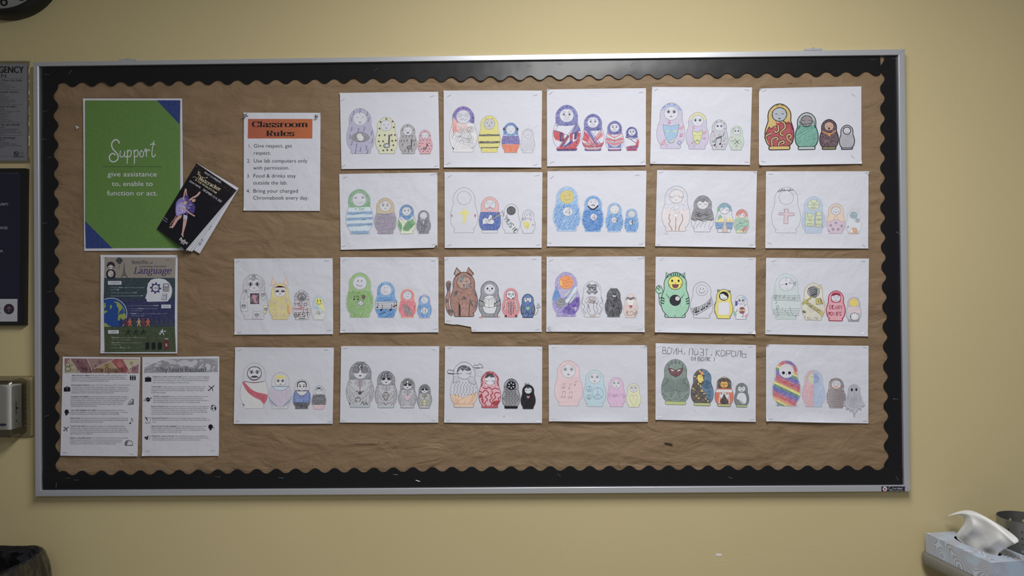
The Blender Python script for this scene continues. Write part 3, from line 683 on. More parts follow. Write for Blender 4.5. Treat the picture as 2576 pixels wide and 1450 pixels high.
# --- row 1
setref('cdcfdc'); S = Sheet(); a, b, c, d = base(S)
a.b('b0aecb', .3).H('9c99bd', 4, 2.6, .03, g=.4).o().fc()
for x, y in ((-14, 90), (0, 94), (16, 88), (-19, 76), (19, 75), (-19, 55), (-4, 53), (9, 55), (25, 46), (-23, 38), (26, 28), (-19, 24), (-9, 18), (0, 10), (13, 14), (-11, 6), (15, 5)):
    a.L('%g %g %g %g %g %g %g %g %g %g' % (x - 1.6, y - 3, x + 1, y - 1, x - 1, y + 1, x + 1.4, y + 4, x - .4, y - 4.5), '55527c', .028).E(x - 1.5, y - 4.5, .8, .8, K)
a.F('-20 35 -12 44 0 47.5 12 44 20 35 12 28 0 25.5 -12 28', '8a8b92', .3, 1, 1, K).H('6d6e76', 50, 1.6, .028, poly='-19 35 0 46 19 35 0 27').F('-7 42 0 45 5 40 8 34 4 28.5 -3 29 -8 36', 'cfd0da', 0, 1, 1, G1)
a.e('-', y=80).m('o', y=68.5)
b.b('d2d3b4', .2).H('c6c79c', 20, 3, .03).o().fc()
for x, y in ((0, 95), (-16, 87), (17, 88), (-19, 69), (20, 72), (-20, 50), (-5, 51), (13, 51), (23, 51), (-22, 34), (-10, 34), (15, 35), (25, 36), (-18, 22), (18, 23), (-10, 9), (1, 10), (13, 10)):
    b.E(x, y, 1.9, 1.9, K).L('%g %g %g %g %g %g' % (x, y + 2.5, x + 3.4, y, x + .6, y - 3.6), K, .026)
b.L('6 20 7 36 8 52', '4f5058', .16, 0).E(0, 22, 8.5, 6, '9b9ca3', .2, K, .05, .5).E(1, 22, 4, 3, 'cdcfdc', 0).e('^', y=79).m('o', y=70)
c.b('aba9ad', .3).H('98969c', 3, 2.6, .028).o().fc()
for x, y in ((-2, 93), (-20, 80), (20, 80), (-18, 58), (-7, 58), (4, 58), (14, 58), (-24, 43), (-14, 43), (-4, 44), (15, 43), (23, 44), (-20, 30), (20, 30), (-12, 9), (0, 8), (12, 11)): c.stem(x, y - 2, 7, K, .035)
c.L('11 20 12 50', '55565e', .12, 0).E(4, 21, 8, 6, '7b7c84', .2, K, .04, .4).e('^', y=79, dx=7).m('-', y=71).L('-5 71 0 73 5 71 0 69', K, .03, 1, 1)
d.b('d8a4ad', .3).H('cb8b97', 6, 3, .03).o('8d7780').fc()
for x, y in ((0, 93), (-19, 76), (19, 76), (-20, 56), (-8, 57), (8, 57), (19, 57), (-23, 44), (-12, 44), (-24, 31), (18, 44), (25, 33), (-18, 20), (17, 20), (-9, 10), (10, 10)): d.E(x, y, 2.1, 1.8, '6a4a52').L('%g %g %g %g' % (x + 1, y + 3, x + 3, y), '6a4a52', .02)
d.stem(0, 22, 22, K, .06, lean=4).E(-3, 22, 7, 5, '7d7f88', .2, K, .03, .4).L('6 44 12 34 10 30', K, .04).e('-', y=76, sz=.8).m('o', y=66, sz=.8)
put(S, (855, 234, 1102.5, 231, 1106, 423.8, 858.9, 425.7), 'four singing dolls, a lilac one with an eye on its belly', [(862.5, 251.5, 32), (1088, 242, 12), (1096.5, 418, 14), (865, 417.5, 32)], seed=1)
S = Sheet(); a, b, c, d = base(S)
a.b('dcdbe0', .2, 0, 62).b('8478c4', .5, 66, 100).H('5a4aa8', 78, 1.3, .055, 62, 100).H('8a4fb4', 60, 2.6, .05, 86, 99).F('-25 60 -22 74 -14 66 -10 50 -20 42', 'e59a90', .6, 1).H('dd7d6c', 75, 2.2, .04, poly='-27 40 -24 62 -14 62 -9 46').F('-14 62 6 62 12 50 -4 44 -14 50', 'dfc0bd', .6, 1)
a.X('8b8c93', 14, .02, 10, 58, 8).X('a2a3aa', 12, .02, 3, 40, 7).H('77787f', 62, 4.5, .022, 4, 58).L('-24 30 -21 44 -24 50', G1, .05).L('10 20 18 34 12 44 20 54', G1, .04).o().fc()
a.L('-12 84 -4 84 -4 76 -12 76 -12 84', G1, .028, 0).L('4 84 12 85 12 77 4 77 4 84', G1, .028, 0).L('-4 81 4 81', G1, .03).L('-6 80 -8 82 -10 80 -8 78 -6.5 79/6 81 8 82.5 10 81 8 79 7 80', G1, .026).L('-8 70 -5 72 -3 70 0 73 3 69 6 72 9 71', G1, .03)
b.b('d8d077', .15).H('cdc25e', 10, 3.2, .035).F('-30 49 30 49 30 44 -30 44/-31 28 31 31 31 25 -31 24/-24 14 26 15 27 12 -24 11', '74704a', .4).H('3c3c36', 2, 1.6, .05, 44, 49).H('3c3c36', 2, 1.8, .05, 25, 30).H('3c3c36', 3, 1.6, .04, 11, 14).o('8b8757').fc('c3c5cb').H('9ea0a8', 60, 2.4, .022, reg='f').L('-10 89 -8 94/8 89 10 94/-3 70 0 73 3 70/0 73 0 76', K, .03, 0).e('.', y=80)
c.b('4f8ccd', .5, 60, 100).H('3f6fb8', 65, 2, .05, 60, 100).F('-17 65 17 65 12 56 -12 56', '5a97cf', .5).b('8077b8', .35, 28, 57).H('5d4f9c', 82, 2.6, .045, 28, 57, 'a').H('4b3f8a', 4, 5, .035, 28, 57, 'a').b('e0825a', .25, 0, 28).H('d4683c', 75, 2.2, .045, 0, 27, 'a').o().fc().E(-23, 79, 3.4, 5.5, '4a4a50').E(23, 79, 3.4, 5.5, '4a4a50').L('-20 82 -14 95 0 100 14 95 20 82', '5a6a80', .04).e('-', y=79).m('s', y=71)
d.o('85868e').H('a9aab2', 50, 3, .022, 5, 60).H('a5a6ae', 70, 4, .022, 60, 99).fc('w', .022, '85868e').L('-7 80 -4 82/4 82 7 79/-6 71 -2 73 2 71 6 73', G1, .03).e('-', y=77, c=G1, sz=.7).L('16 96 19 97/23 102 26 104/30 106 33 108/37 110 40 113/44 114 46 117', G2, .022)
put(S, (1115.9, 228, 1363.7, 228, 1362, 422, 1116.7, 421.5), 'dolls with purple hair, bee stripes and blue headphones', [(1130, 241, 27), (1346.5, 239.5, 12), (1346.5, 415, 17), (1127, 412, 18)], seed=2)
setref('d6d9e4'); S = Sheet(); a, b, c, d = base(S); NV = '4a4a9e'; RD = 'cc4b52'; DP = '40306e'
def hood(D): D.b('7d80c0', .45, 60, 100).H(NV, 25, 1.5, .045, 60, 100).F('-23 60 23 60 14 56 0 54 -14 56', '6c6fb4', .4).H(NV, 25, 1.6, .045, 54, 61, 'a')
hood(a); a.F('-30 45 -29 32 -25 24 -9 20 -5 36 -8 39', RD, .2).H('b83a48', 70, 2.4, .04, poly='-30 45 -29 30 -10 22 -8 39').F('-16 38 -8 39 -4 21 -15 20', DP, .2).F('-12 37 -8 38 -5 22 -12 22', '9e3a52', .2).F('22 60 30 44 6 33 8 38', '6d6cae', .35).F('7 38 14 40 13 20 6 18', 'b04158', .3).F('17 40 23 41 22 26 16 24', DP, .25).F('23 41 31 38 29 28 22 22', 'bc4654', .3).F('28 30 30 22 24 8 -2 6 -8 8 20 22', RD, .2).H('a83446', 40, 2.2, .04, poly='30 28 24 8 -2 6 20 22').F('-10 7 12 24 14 19 -2 7', NV, .2).F('-18 6 2 34 6 33 -10 6', '8f3c5c', .2)
a.L('22 60 2 34 -26 44 -16 58/22 60 30 44 6 33/2 34 -20 6/6 33 -8 6/-8 39 -28 46/17 40 22 14', DP, .035, 0).b(RD, .2, 0, 8).b(DP, .25, 0, 4).L('-22 4 22 5', 'b03a50', .05).o('5b5aa0')
hood(b); b.F('-24 56 0 30 12 18 -6 15 -28 32', 'd98a8e', .4).F('-24 53 -29 30 -14 22 -8 40', RD, .25).F('-18 55 -10 56 14 17 8 14', '6d6fb5', .3).F('22 54 28 40 6 24 2 30', 'dd7f80', .35).L('-20 56 10 15/-14 56 16 16/-8 55 20 20/-24 50 2 14', NV, .04, 0).L('22 56 0 30 12 17/26 48 8 26/6 52 5 46', DP, .03, 0).F('-31 26 -20 16 0 13 20 16 31 26 26 10 -24 10', RD, .2).H('a83446', 15, 2, .045, 8, 22, 'a').b(DP, .3, 0, 6).L('-16 4 16 4', 'd8a0a4', .1).o('5b5aa0')
hood(c); c.F('-28 44 0 36 0 30 -30 38/-31 34 0 24 -2 18 -28 28/28 44 0 36 0 30 30 38/31 34 0 24 2 18 28 28', 'd46a6e', .3).F('-26 56 -2 42 0 46 -20 58', 'dc8a8c', .3).F('26 56 2 42 0 46 20 58', 'dc8a8c', .3).F('-24 24 0 10 24 24 20 9 -20 9', '6f72b8', .3).L('-29 48 0 34 29 48/-30 38 0 26 30 38/-28 26 0 14 28 26/0 54 0 10', '7a3560', .03, 0).b(DP, .2, 0, 5).L('-15 3 15 3', 'c05a70', .08).o('5b5aa0')
hood(d); d.F('26 50 30 36 26 14 14 16 18 34', RD, .2).L('-24 58 -6 48 8 52 24 46/-6 48 20 30/-22 16 0 20 24 22', DP, .04).F('-24 14 0 18 26 20 24 8 -24 7', '7a4a86', .3).L('-22 15 24 19', RD, .07).b(RD, .2, 0, 8).L('-18 3 18 3', DP, .06).o('8a8bb4', .02)
for q, s_ in ((a, 1), (b, .9), (c, .8), (d, .7)):
    q.fc(oc=NV).e('o', '4a3a6a', .024, sz=.8).L('-9 84 -5 85 -2 83/9 84 5 85 2 83/-3 76 -4 73 -2 72/3 76 4 73 2 72/-1 78 -1 74/-7 70 -4 69/7 70 4 69', '4a3a6a', .024).m('f', '4a3a6a', y=69).L('-4 90 4 90/-5 67 0 64 5 67', '6a5a8a', .02)
put(S, (1375.6, 225.3, 1625, 222, 1624.7, 416, 1376.2, 419), 'dolls in blue hoods with red, white and blue sashes', [(1385.5, 234.5, 33), (1613, 232.3, 4), (1617, 407, 22), (1389, 408, 22)], seed=3)
S = Sheet(); a, b, c, d = base(S)
a.b('cac5dc', .3).H('b9b3d2', 82, 2.4, .028).b('a9b8e0', .5, 82, 100).H('9fa6da', 70, 2.2, .03, 82, 99).L('-19 88 -15 92 -14 90/-9 94 -5 98 -3 96/3 97 7 96 9 93/14 90 18 86 20 84', '5570b8', .05).L('-24 68 -20 76/-23 64 -19 70', 'a8c8a4', .05).L('20 78 23 74', 'a8c8a4', .05).o().fc().e('o', y=80, sz=1.1).m('l', 'a8606c', y=70).L('-1 74 1 74', G1, .02)
a.F('-17 52 0 49 18 53 14 30 6 14 -2 12 -10 22 -16 40', '9cc0dc', .25, 0, 1, '5a6a80', .035).H('84b0d4', 78, 2.6, .03, poly='-17 52 18 53 14 30 0 13 -14 34').E(-7, 38, 3.2, 1.8, 'd3d68e').E(9, 38, 3.6, 2, 'd3d68e').F('-10 20 0 16 10 22 2 14', 'dcd88c', .2, 1)
a.F('18 44 26 50 27 46 22 42/-12 20 -20 12 -20 8 -14 10', 'dda0a8', .3, 1, 1, 'b8606c').O(-6, 57, 2, 2, 'c8607a').O(-4, 60, 1.8, 1.8, 'c8607a').O(-2, 57, 1.8, 1.8, 'c8607a').O(-4, 55, 1.8, 1.8, 'c8607a').L('20 30 25 33 24 28 20 26 22 31/22 26 26 28', 'c8607a', .05).L('21 8 15 12 18 17 22 16 22 12 19 12', '5570b8', .05).O(-9, 7, 2.4, 2.4, 'c8788c')
b.b('cbc4dc', .3).H('b9b1d2', 82, 2.6, .028).b('d8d69a', .4, 80, 100).F('-22 66 -18 74 -14 64/20 78 24 72 22 66', 'a9ccc0', .3).o().fc().e('o', y=78, sz=1.1).m('f', 'a8606c', y=69)
b.F('-14 50 0 45 14 51 12 32 4 14 -4 14 -10 26', 'd6d992', .2, 0, 1, '5f6a5a', .035).L('-9 38 -6 36 -3 38/4 38 7 36 10 38', '7a8a5a', .035).F('-6 20 0 26 7 20 0 23', '8fae9c', .1, 1, 1, '6a8a7a').F('14 44 22 49 24 45 18 41/-8 20 -17 12 -14 18', 'dda0a8', .3, 1, 1, 'b8606c').O(-11, 58, 3, 3, 'c8607a', .04).O(19, 29, 3, 3, 'c8607a', .04).O(-8, 8, 2.6, 2.6, 'c8788c').L('18 29 20 29', 'c8607a', .04)
c.b('c4c6cf', .25).H('b3b5c0', 80, 2.8, .028).o().fc().e('o', y=78, sz=1.1).m('s', 'a8606c', y=69)
for i, (x, y) in enumerate(((-10, 92), (5, 95), (17, 86), (-20, 60), (-16, 46), (0, 50), (19, 70), (16, 58), (21, 38), (-21, 28), (20, 18), (10, 8), (-9, 9), (-22, 14), (4, 38), (16, 30))):
    c.L('%g %g %g %g/%g %g %g %g' % (x - 2, y - 2, x + 2, y + 2, x - 2, y + 2, x + 2, y - 2), ('3a3a60', 'b05a6c', '5a7aa8')[i % 3], .03, 0)
c.L('-12 16 -10 38/6 20 8 45', K, .05, 0).L('-10 38 8 46/-10 35 8 43', K, .06, 0).E(-14, 15, 3.6, 2.6, K, 0, rot=.3).E(4, 19, 3.6, 2.6, K, 0, rot=.3).stem(13, 46, 8, K, .035).stem(-17, 25, 8, K, .035).stem(9, 10, 8, K, .035)
d.b('c6d4c8', .3).H('b2c6b2', 60, 3, .028).F('-19 88 -10 92 -12 82/8 96 16 92 6 90/8 62 16 60 10 54/-26 36 -18 40 -20 30', '9cc49c', .3, 1).F('-24 52 -18 56 -16 50', 'd08a96', .3, 1).o('8d9a90').fc().e('o', y=78).m('s', 'a8606c', y=69).L('-8 46 10 24/12 42 -10 24', K, .05, 0).L('-6 46 -3 42/12 42 14 40', 'c8b860', .07).F('-18 36 -12 40 -10 35/14 32 20 36 18 30', '6a8a6a', .2, 1).L('-3 16 0 21 3 16 0 14 -3 16', '8a7050', .04)
put(S, (1640, 218.9, 1892, 220, 1886.7, 415.3, 1635.4, 412.7), 'pastel dolls wearing a blue and a yellow theatre mask', [(1650.5, 225.5, 27), (1879, 226.5, -14), (1878, 407.5, -4), (1643, 408, 2)], m='paper_crumpled', seed=4, bow=1.3)
S = Sheet(); a, b, c, d = base(S); S.dx = 0; YL = 'd0b563'; R2 = 'b2424a'; TE = '5fa48f'; MA = '5a3540'
a.b(YL, .1).H('bfa04c', 15, 3, .04, 40, 100).F('-8 62 -4 58 0 60 8 64 14 60 20 62 26 54 31 40 28 20 20 8 -20 8 -28 24 -30 36 -22 50 -18 46 -12 50 -6 48', R2, .1, 0).H('9c343e', 40, 2.4, .045, poly='-6 56 18 56 28 40 28 20 18 9 -18 9 -27 26 -28 36 -14 46').L('-28 36 -22 50 -18 46 -10 52 -4 50 -2 56/26 54 22 58 16 56 8 63/31 40 27 46 24 54', K, .07)
for q in ('2 62 10 58 12 48 4 40 2 34 8 31', '-3 54 -2 42 -8 38 -10 42', '-15 6 -16 22 -8 27 -3 24 -6 21', '-27 22 -29 30 -18 36', '-2 7 0 16 8 19 10 15 6 13', '28 14 18 22 16 30 22 33 25 28 21 24'): a.L(q, K, .27).L(q, 'c8b078', .14)
a.F('-22 8 22 8 22 1 -22 1', YL, .1).L('-22 8 22 8', K, .06).L('-6 95 -4 98 -2 95/4 95 7 98 8 95', K, .05, 0).o(K, .10).fc('b2bcc6', .10, K, .2).H('8f98a2', 40, 2.4, .03, reg='f').L('-9 78 -4 78/4 78 10 78', K, .06).E(0, 68, 2.6, 1.2, K)
b.b(TE, .1, 8, 100).H('4a9480', 55, 2, .05, 8, 60).H('86c0ae', 30, 5, .05, 10, 58).b('aebcbc', .15, 66, 100).F('-24 66 -14 62 14 62 24 66 18 56 -18 56', TE, .1).F('-22 8 22 8 22 1 -22 1', 'b4c4c4', .1).L('-22 8 22 8', K, .06).L('-19 78 -17 66 -23 56/19 78 21 66 23 58', K, .07).o(K, .09).fc('938d92', .09, K, .1).H('7d777c', 80, 2.2, .03, reg='f').L('-12 79 -4 79/4 79 12 79', K, .05).L('-12 71 -8 68 -3 70 0 68 5 70 9 70 12 72', K, .06).E(3, 67, 2.4, 1.6, 'd0d4dc', 0, K, .03)
c.b(MA, .1).H('4a2a36', 50, 2, .05).H('7a545e', 50, 6, .035, 12, 55).F('-22 8 22 8 22 1 -22 1', '84894e', .1).L('-22 8 22 8', K, .05).L('-24 62 -12 55 0 52 12 55 23 63', 'd89a4c', .11).L('0 54 -3 50 0 45 4 50 1 54', 'd8963c', .07).E(0, 50, 2.6, 3, 'e0a850', 0, 'b06a28').o(K, .09).fc('c9aa98', .05, K).L('-12 75 -2 75/2 76 12 77/-8 82 -2 80/2 80 8 83', K, .03).E(0, 70, 4, 3.4, MA, 0).L('-5 64 5 64', K, .03)
d.b('bcbdc6', .2).H('8c8d96', 50, 2.6, .03, 10, 62).F('-22 8 22 8 22 1 -22 1', '8f949c', .1).L('-22 8 22 8', K, .05).F('-14 92 -8 90 -12 82 -18 86/14 92 8 90 12 82 18 86', 'c8a6ae', .2).o(K, .09).fc('d2d5df', .09, K).e('-', y=79, sz=1.2).L('-8 71 -3 69 0 71 3 69 8 71', K, .03)
put(S, (1909.4, 223, 2166.8, 217.4, 2167.3, 412.5, 1909, 416.8), 'bold black-outlined dolls in red, teal, maroon and grey', [(1923, 228, 17), (2146.5, 239, -36), (2144.5, 394, -47), (1920, 406.5, -17)], seed=5, bow=1.4)
# --- row 2
setref('bfc1cc'); S = Sheet(); a, b, c, d = base(S)
a.b('bac9d9', .4, 0, 60).F('-27 49 28 51 29 46 -28 43/-29 36 30 38 30 33 -29 30/-29 22 28 25 28 20 -28 17/-20 7 20 7 20 1 -20 1', '7f9fc0', .3).H('6d91b8', 4, 1.6, .05, 43, 50).H('6d91b8', 4, 1.6, .05, 31, 37).H('6d91b8', 4, 1.6, .05, 17, 24).H('6d91b8', 4, 1.6, .05, 0, 8).b('84ac88', .4, 60, 100).H('5b9560', 70, 1.8, .05, 60, 100).H('5b9560', 80, 2.2, .045, 51, 60, poly='-12 62 14 62 12 53 2 50 -11 54').L('-23 60 24 62', '5b9560', .05).o().fc().L('-12 80 -4 80/4 81 12 80/-10 82 -4 82/5 83 12 82', '7a7488', .03).E(-8, 80, 2, 1.6, '8d8798').E(8, 81, 2, 1.8, '77718a').L('-7 71 0 69 8 71 0 68', '8a8498', .03)
b.b('b9a988', .3, 55, 100).H('ab9870', 40, 2.6, .03, 56, 100).b('9b92a2', .35, 0, 57).H('6e6580', 8, 1.8, .035, 0, 56, 'a').H('7d748e', 86, 5, .035, 10, 50, 'a').L('-25 57 -8 54 8 55 24 58', '857c90', .05).o().fc('bdbfc4').e('o', G1, y=79, sz=.8).L('-9 84 -3 83/3 84 9 85', G1, .03).m('l', '8d8a90', y=70)
c.b('5f8fbf', .4, 60, 100).H('3f74ac', 50, 1.8, .05, 58, 100).F('-24 64 24 64 14 54 2 44 -14 56', '5f8fbf', .4).H('3f74ac', 40, 1.8, .05, poly='-22 62 22 62 2 44').b('cccfb9', .3, 0, 46).F('-28 50 -16 34 -16 12 -22 9 -30 28', '7aa87c', .3).F('2 44 22 50 31 34 4 8 -12 10 -14 20', '6c9f6e', .3).H('4b8450', 50, 1.8, .045, poly='4 44 30 34 6 8 -14 18').H('4b8450', 80, 2, .045, poly='-28 50 -17 32 -18 10 -29 24').L('-24 56 20 8/24 54 -18 22', '6f8f7a', .03, 0).o().fc().e('o', G1, y=79, sz=.8).m('s', G1, y=69)
d.b('8b8e97', .45, 0, 100).H('5c5f69', 82, 1.9, .045, 0, 60, 'a').H('55585f', 50, 2, .045, 60, 100).F('-4 54 4 54 0 36', 'a9abb3', .3).L('-18 58 0 30 18 58/-24 56 -2 28', '50535c', .04, 0).o('7b7c84').fc().e('.', G1, y=82).L('-5 70 0 69 5 70/-9 72 -8 74/8 74 9 76', G1, .03)
put(S, (853.2, 438, 1100.4, 434.4, 1100.5, 623.5, 857.4, 628.8), 'dolls, first in a green headscarf and blue stripes', [(868, 446.5, 33), (1087, 439, 10), (1092, 615.5, 13), (866, 619, 17)], m='paper_crumpled', seed=6, cut=[(0, 0), (10.6, 0), (10.92, .35), (11, .7)])
setref('c8cad6'); S = Sheet(); a, b, c, d = base(S)
a.o().fc().F('-9 46 -3 47 -2 53 3 53 4 47 11 47 11 41 5 40 4 22 -3 22 -3 40 -9 40', 'd8cf6a', .3).H('d6cc58', 84, 2, .05, poly='-9 46 -3 47 -2 53 3 53 4 47 11 47 11 41 5 40 4 22 -3 22 -3 40 -9 40').F('-29 38 -27 42 -26 37 -27 33/23 42 25 39 27 42 26 36 25 33 23 37', 'b0525c', .2)
b.b('dcaaaa', .3, 56, 100).H('cf8e90', 70, 2.6, .04, 56, 100).b('4f6db4', .3, 8, 58).H('3455a6', 60, 1.9, .05, 8, 58, 'a').H('3455a6', 10, 3, .05, 8, 30, 'a').F('-19 24 -20 36 -13 42 -6 40 0 50 6 48 6 38 12 34 10 26 2 24 -8 26', 'c9ccd8', 0, 1, 1, K, .03).L('0 36 28 52', 'b8a8a0', .12).L('-6 32 28 54/-4 34 30 56', K, .024).L('-12 34 -4 38 0 32 -4 30 -12 34/-14 30 -6 28', G1, .03).L('26 52 36 62 34 54 40 56 36 50 40 50 34 46 28 50', K, .03).L('0 9 0 20/-16 22 16 22', '2c4a90', .04).o().fc().e('-', G1, y=81).L('-9 83 -4 83/4 83 10 83/1 80 0 75 -2 73 1 72', G1, .03).F('-8 68 0 71 8 68 6 65 0 68 -6 65', 'c4888a', .1, 1).L('-9 67 0 71 9 67/-2 66 2 66', 'a8686a', .04).fl()
c.o().fc('83848a').H('45464e', 40, 1.5, .03, reg='f')
for r in (13, 10, 7, 4, 2): c.L(' '.join('%g %g' % (r * cos(t * .6 + r), 76.8 + r * .95 * sin(t * .6 + r)) for t in range(10)), K, .035)
c.L('-12 66 -16 58', K, .03).O(-17, 57, 2, 2, K).T('MUSIC', -24, 46, 15, '3c5a48', .07, .9, -52, 1.9)
d.o().fc().L('-9 84 -5 74 -1 84/4 84 7 80 10 84 7 87 4 84/5 76 8 80 10 76 7 73 5 76', G1, .03).L('-28 66 -20 60 -24 56/-18 68 -24 58 -12 62 -16 54/-14 66 -10 58', G1, .028).F('9 62 12 60 15 63 13 55 11 52', '9a6a70', .2).F('-20 48 -6 50 6 44 4 30 0 18 -10 24 -18 34', 'd8cf6a', .35, 1).H('cfc45a', 20, 2.4, .05, poly='-20 48 6 46 4 26 -4 18 -16 30').L('18 38 24 38 22 32 18 38/19 32 24 34', G1, .03)
put(S, (1118.2, 433, 1364.5, 433.4, 1362.6, 623.7, 1118.8, 624.2), 'mostly uncoloured dolls with a yellow cross and a white guitar', [(1131, 443.5, 31), (1351.5, 441.5, 9), (1354, 616, 6), (1130.5, 617, 13)], seed=7)
setref('cccedb'); S = Sheet(); a, b, c, d = base(S); BL = '5e9bd8'; B2 = '3478c4'
for q, sp in ((a, 1.9), (b, 1.6), (c, 2.0), (d, 2.2)):
    q.b('a3c0e2' if q is not b else '6aa0dc', .4, 0, 100, .93).H(BL if q is not b else '2f7ac8', (62, 8, 78, 80)[DOLLS.index(min(DOLLS, key=lambda t: abs(t[2] - q.h)))], sp, .06, 2, 62, 'a').H(BL, 48, sp + .4, .055, 60, 97).H(B2, 35, sp * 2.4, .05, 3, 60, 'a').o('7f93b4')
a.fc('cdbf6a', .03, '8d8a5c', .2).H('b8aa50', 85, 3, .03, reg='f').e('-', '7a6f3a', y=80).L('4 82 10 84/-6 71 0 70 7 72', '7a6f3a', .03).E(2, 44, 11, 10, 'w', 0, G1).T('4', -3, 37, 14, K, .045, 1.2)
b.fc().e('-', K, y=81).L('-8 84 -3 84/3 85 8 86', K, .03).L('-14 72 -8 65 0 62 8 66 14 73', '2e2a30', .13).L('-5 73 0 75 5 72 2 72 -4 72', K, .05).E(2, 41, 9, 9, 'w', 0, G1).T('4', -2, 34, 13, K, .05, 1.0)
c.fc('cfd0d6').e('-', G2, y=80).L('-7 70 0 68 8 72/2 70 4 73 6 70', 'a89a98', .03).E(0, 41, 9.5, 9.5, 'w', 0, G1).T('4', -4, 34, 15, K, .05, 1.6)
d.fc('c4c6d0').e('-', G1, y=80, sz=.8).m('-', 'a0605c', y=69).E(-1, 41, 9, 10, 'w', 0, G1).T('1', -1, 34, 14, K, .08, 1).L('-5 43 5 43', K, .06)
put(S, (1377, 431, 1626.2, 429.7, 1622.6, 621.4, 1376, 620.3), 'four bright blue dolls, each with a numeral in a white circle', [(1389, 446, 37), (1603, 440.5, 4), (1613, 613.5, 12), (1383, 611.5, 13)], seed=8)
S = Sheet(); a, b, c, d = base(S)
a.F('-31 36 -26 50 0 44 26 50 31 34 22 8 -22 8', 'd8cfd2', .4).b('d8cccb', .4, 0, 8).F('-15 82 0 90 15 82 12 70 0 63 -12 70', 'd2cdd0', .4, 1)
for q in ('-26 56 -20 60 -16 54 -22 50 -26 54', '-14 58 -6 62 -4 54 -12 50 -8 46 -2 50', '0 60 8 56 4 48 -4 46 0 40 8 44 6 38', '10 60 18 58 14 50 20 46 26 52', '-20 46 -12 42 -14 36 -6 36', '-14 88 -8 94 0 92', '12 90 18 84', '-22 76 -18 82', '22 70 18 64'): a.L(q, 'aaa2a6', .03)
a.L('-14 38 -15 28 -12 22 -15 16 -9 6 -8 1/12 38 15 28 13 20 8 10 7 1', '6a4a48', .055).L('0 30 0 1', '6a4a48', .05).E(0, 35, 4.5, 4, 'dcdce2', 0, G2).o().fc('d4d0d6').e('u', K, y=76, dx=9, sz=1.2).L('-6 80 -2 78 2 78 7 80/-4 70 -1 68 2 70/-12 72 -9 71/11 73 13 71', G1, .026)
b.b('8e8f95', .3, 33, 100).H('5e5f66', 20, 2, .035, 34, 100).X('55565e', 14, .026, 36, 62, 6).L('-30 38 -22 33 -12 36 -2 32 10 36 20 32 30 36/-28 34 -20 30 -10 33 4 29 14 33 28 31', '55565e', .06)
for i in range(22): x = -24 + (i * 13) % 50; y = 8 + (i * 7) % 22; b.L('%g %g %g %g' % (x, y, x + .8, y + 5), G1, .035)
b.o().fc('cdd0da').F('-15 80 -10 90 0 92 12 90 15 80 6 84 0 80 -6 85', '7b7c83', .2, 1).L('-8 86 -2 82 4 87 0 90', K, .03).e('u', K, y=76, dx=7).m('-', y=69, sz=.6)
c.F('-30 34 30 34 26 12 -26 12', '7ba0ca', .25).H('5079b0', 5, 3, .04, 12, 34, 'a').F('-28 34 -20 52 -4 46 0 34', 'd8d190', .2).F('8 34 14 52 28 46 30 34', 'ded08c', .2).F('-22 52 -14 62 -6 52 -22 40', '88ae90', .3).b('7fa8b0', .3, 72, 100).H('5d87a8', 60, 2.4, .04, 74, 100).F('-22 60 -14 98 -22 80', '7bae7c', .3).F('-6 1 12 1 6 30 8 48 2 56 0 40 -4 20', 'cdb9ac', .3).L('-6 1 0 26 0 44/12 1 6 28 10 44', G1, .03).L('-28 34 0 34/8 34 30 34/14 34 18 40 24 38', G1, .03).L('-26 12 -8 14/10 14 26 12', '50688a', .04).o().fc('d0d2dc').F('-15 80 -8 92 4 92 14 82 2 86 -4 78 -10 84', '7fa3bc', .2, 1).L('-2 90 2 84 0 80', '4a6a8a', .035).e('u', K, y=76, dx=8)
d.b('aac6b4', .3, 0, 64).H('7fa890', 30, 3, .035, 4, 60, 'a').L('-26 22 -10 40 6 38 14 50 28 44/-22 14 -4 30 12 26 26 34/-12 48 0 40', '5d8a86', .05).F('4 4 10 22 22 26 20 10', 'd08a86', .3, 1).L('6 4 12 18 22 22/2 10 10 20', 'b05a56', .05).b('d59a98', .35, 64, 100).H('c46a68', 40, 2.2, .045, 66, 100).F('-27 60 -22 74 -14 66/16 66 24 70 26 56', 'd8cf90', .3).F('-22 1 0 1 4 8 -20 8', 'd8cf90', .3).o('8d8a80').fc('d0ccd4').F('-15 78 -8 91 8 91 15 78 4 84 -4 78', 'c87876', .2, 1).e('u', K, y=75, dx=7)
S.hand('Lex', .95, 1.35, .28, 'a9aab4', .02)
put(S, (1653, 428.2, 1904.4, 431, 1900, 623.5, 1648.2, 619.7), 'dolls with closed lashes, one drawn as a storm cloud', [(1663, 433.5, 13), (1900, 434.5, -20), (1891, 616, -3), (1656, 615.5, -3)], m='paper_crumpled', seed=9, bow=1.2)
setref('c6c8d4'); S = Sheet(); a, b, c, d = base(S)
a.L('-18 89 -14 94 -12 90 -9 96 -7 92 -4 95 -2 91 2 94 5 92 8 96 10 92 13 95 15 91/-17 88 -10 92 -3 92 4 91 12 93', K, .045).o().fc().F('-15 43.5 -15 39 -3.5 39 -5 20 4 20 4 37 17 37.5 16.5 43 4.5 43.5 4.5 51.5 -4 51.5 -3.5 44', 'cab6bc', .3, 0, 1, '6a5560', .035)
b.b('aebfd6', .35).H('97accb', 70, 2.4, .032).o('8a98b0').fc('c3ccb2', .03).L('-15 77 15 77', G1, .03, 0).L('-6 91 -6 84 2 80 8 85 8 91/-8 66 -8 69 8 70 8 65/-4 65 -4 67 5 67 5 64', G1, .03, 0).O(0, 76, 3.4, 3.4, G1)
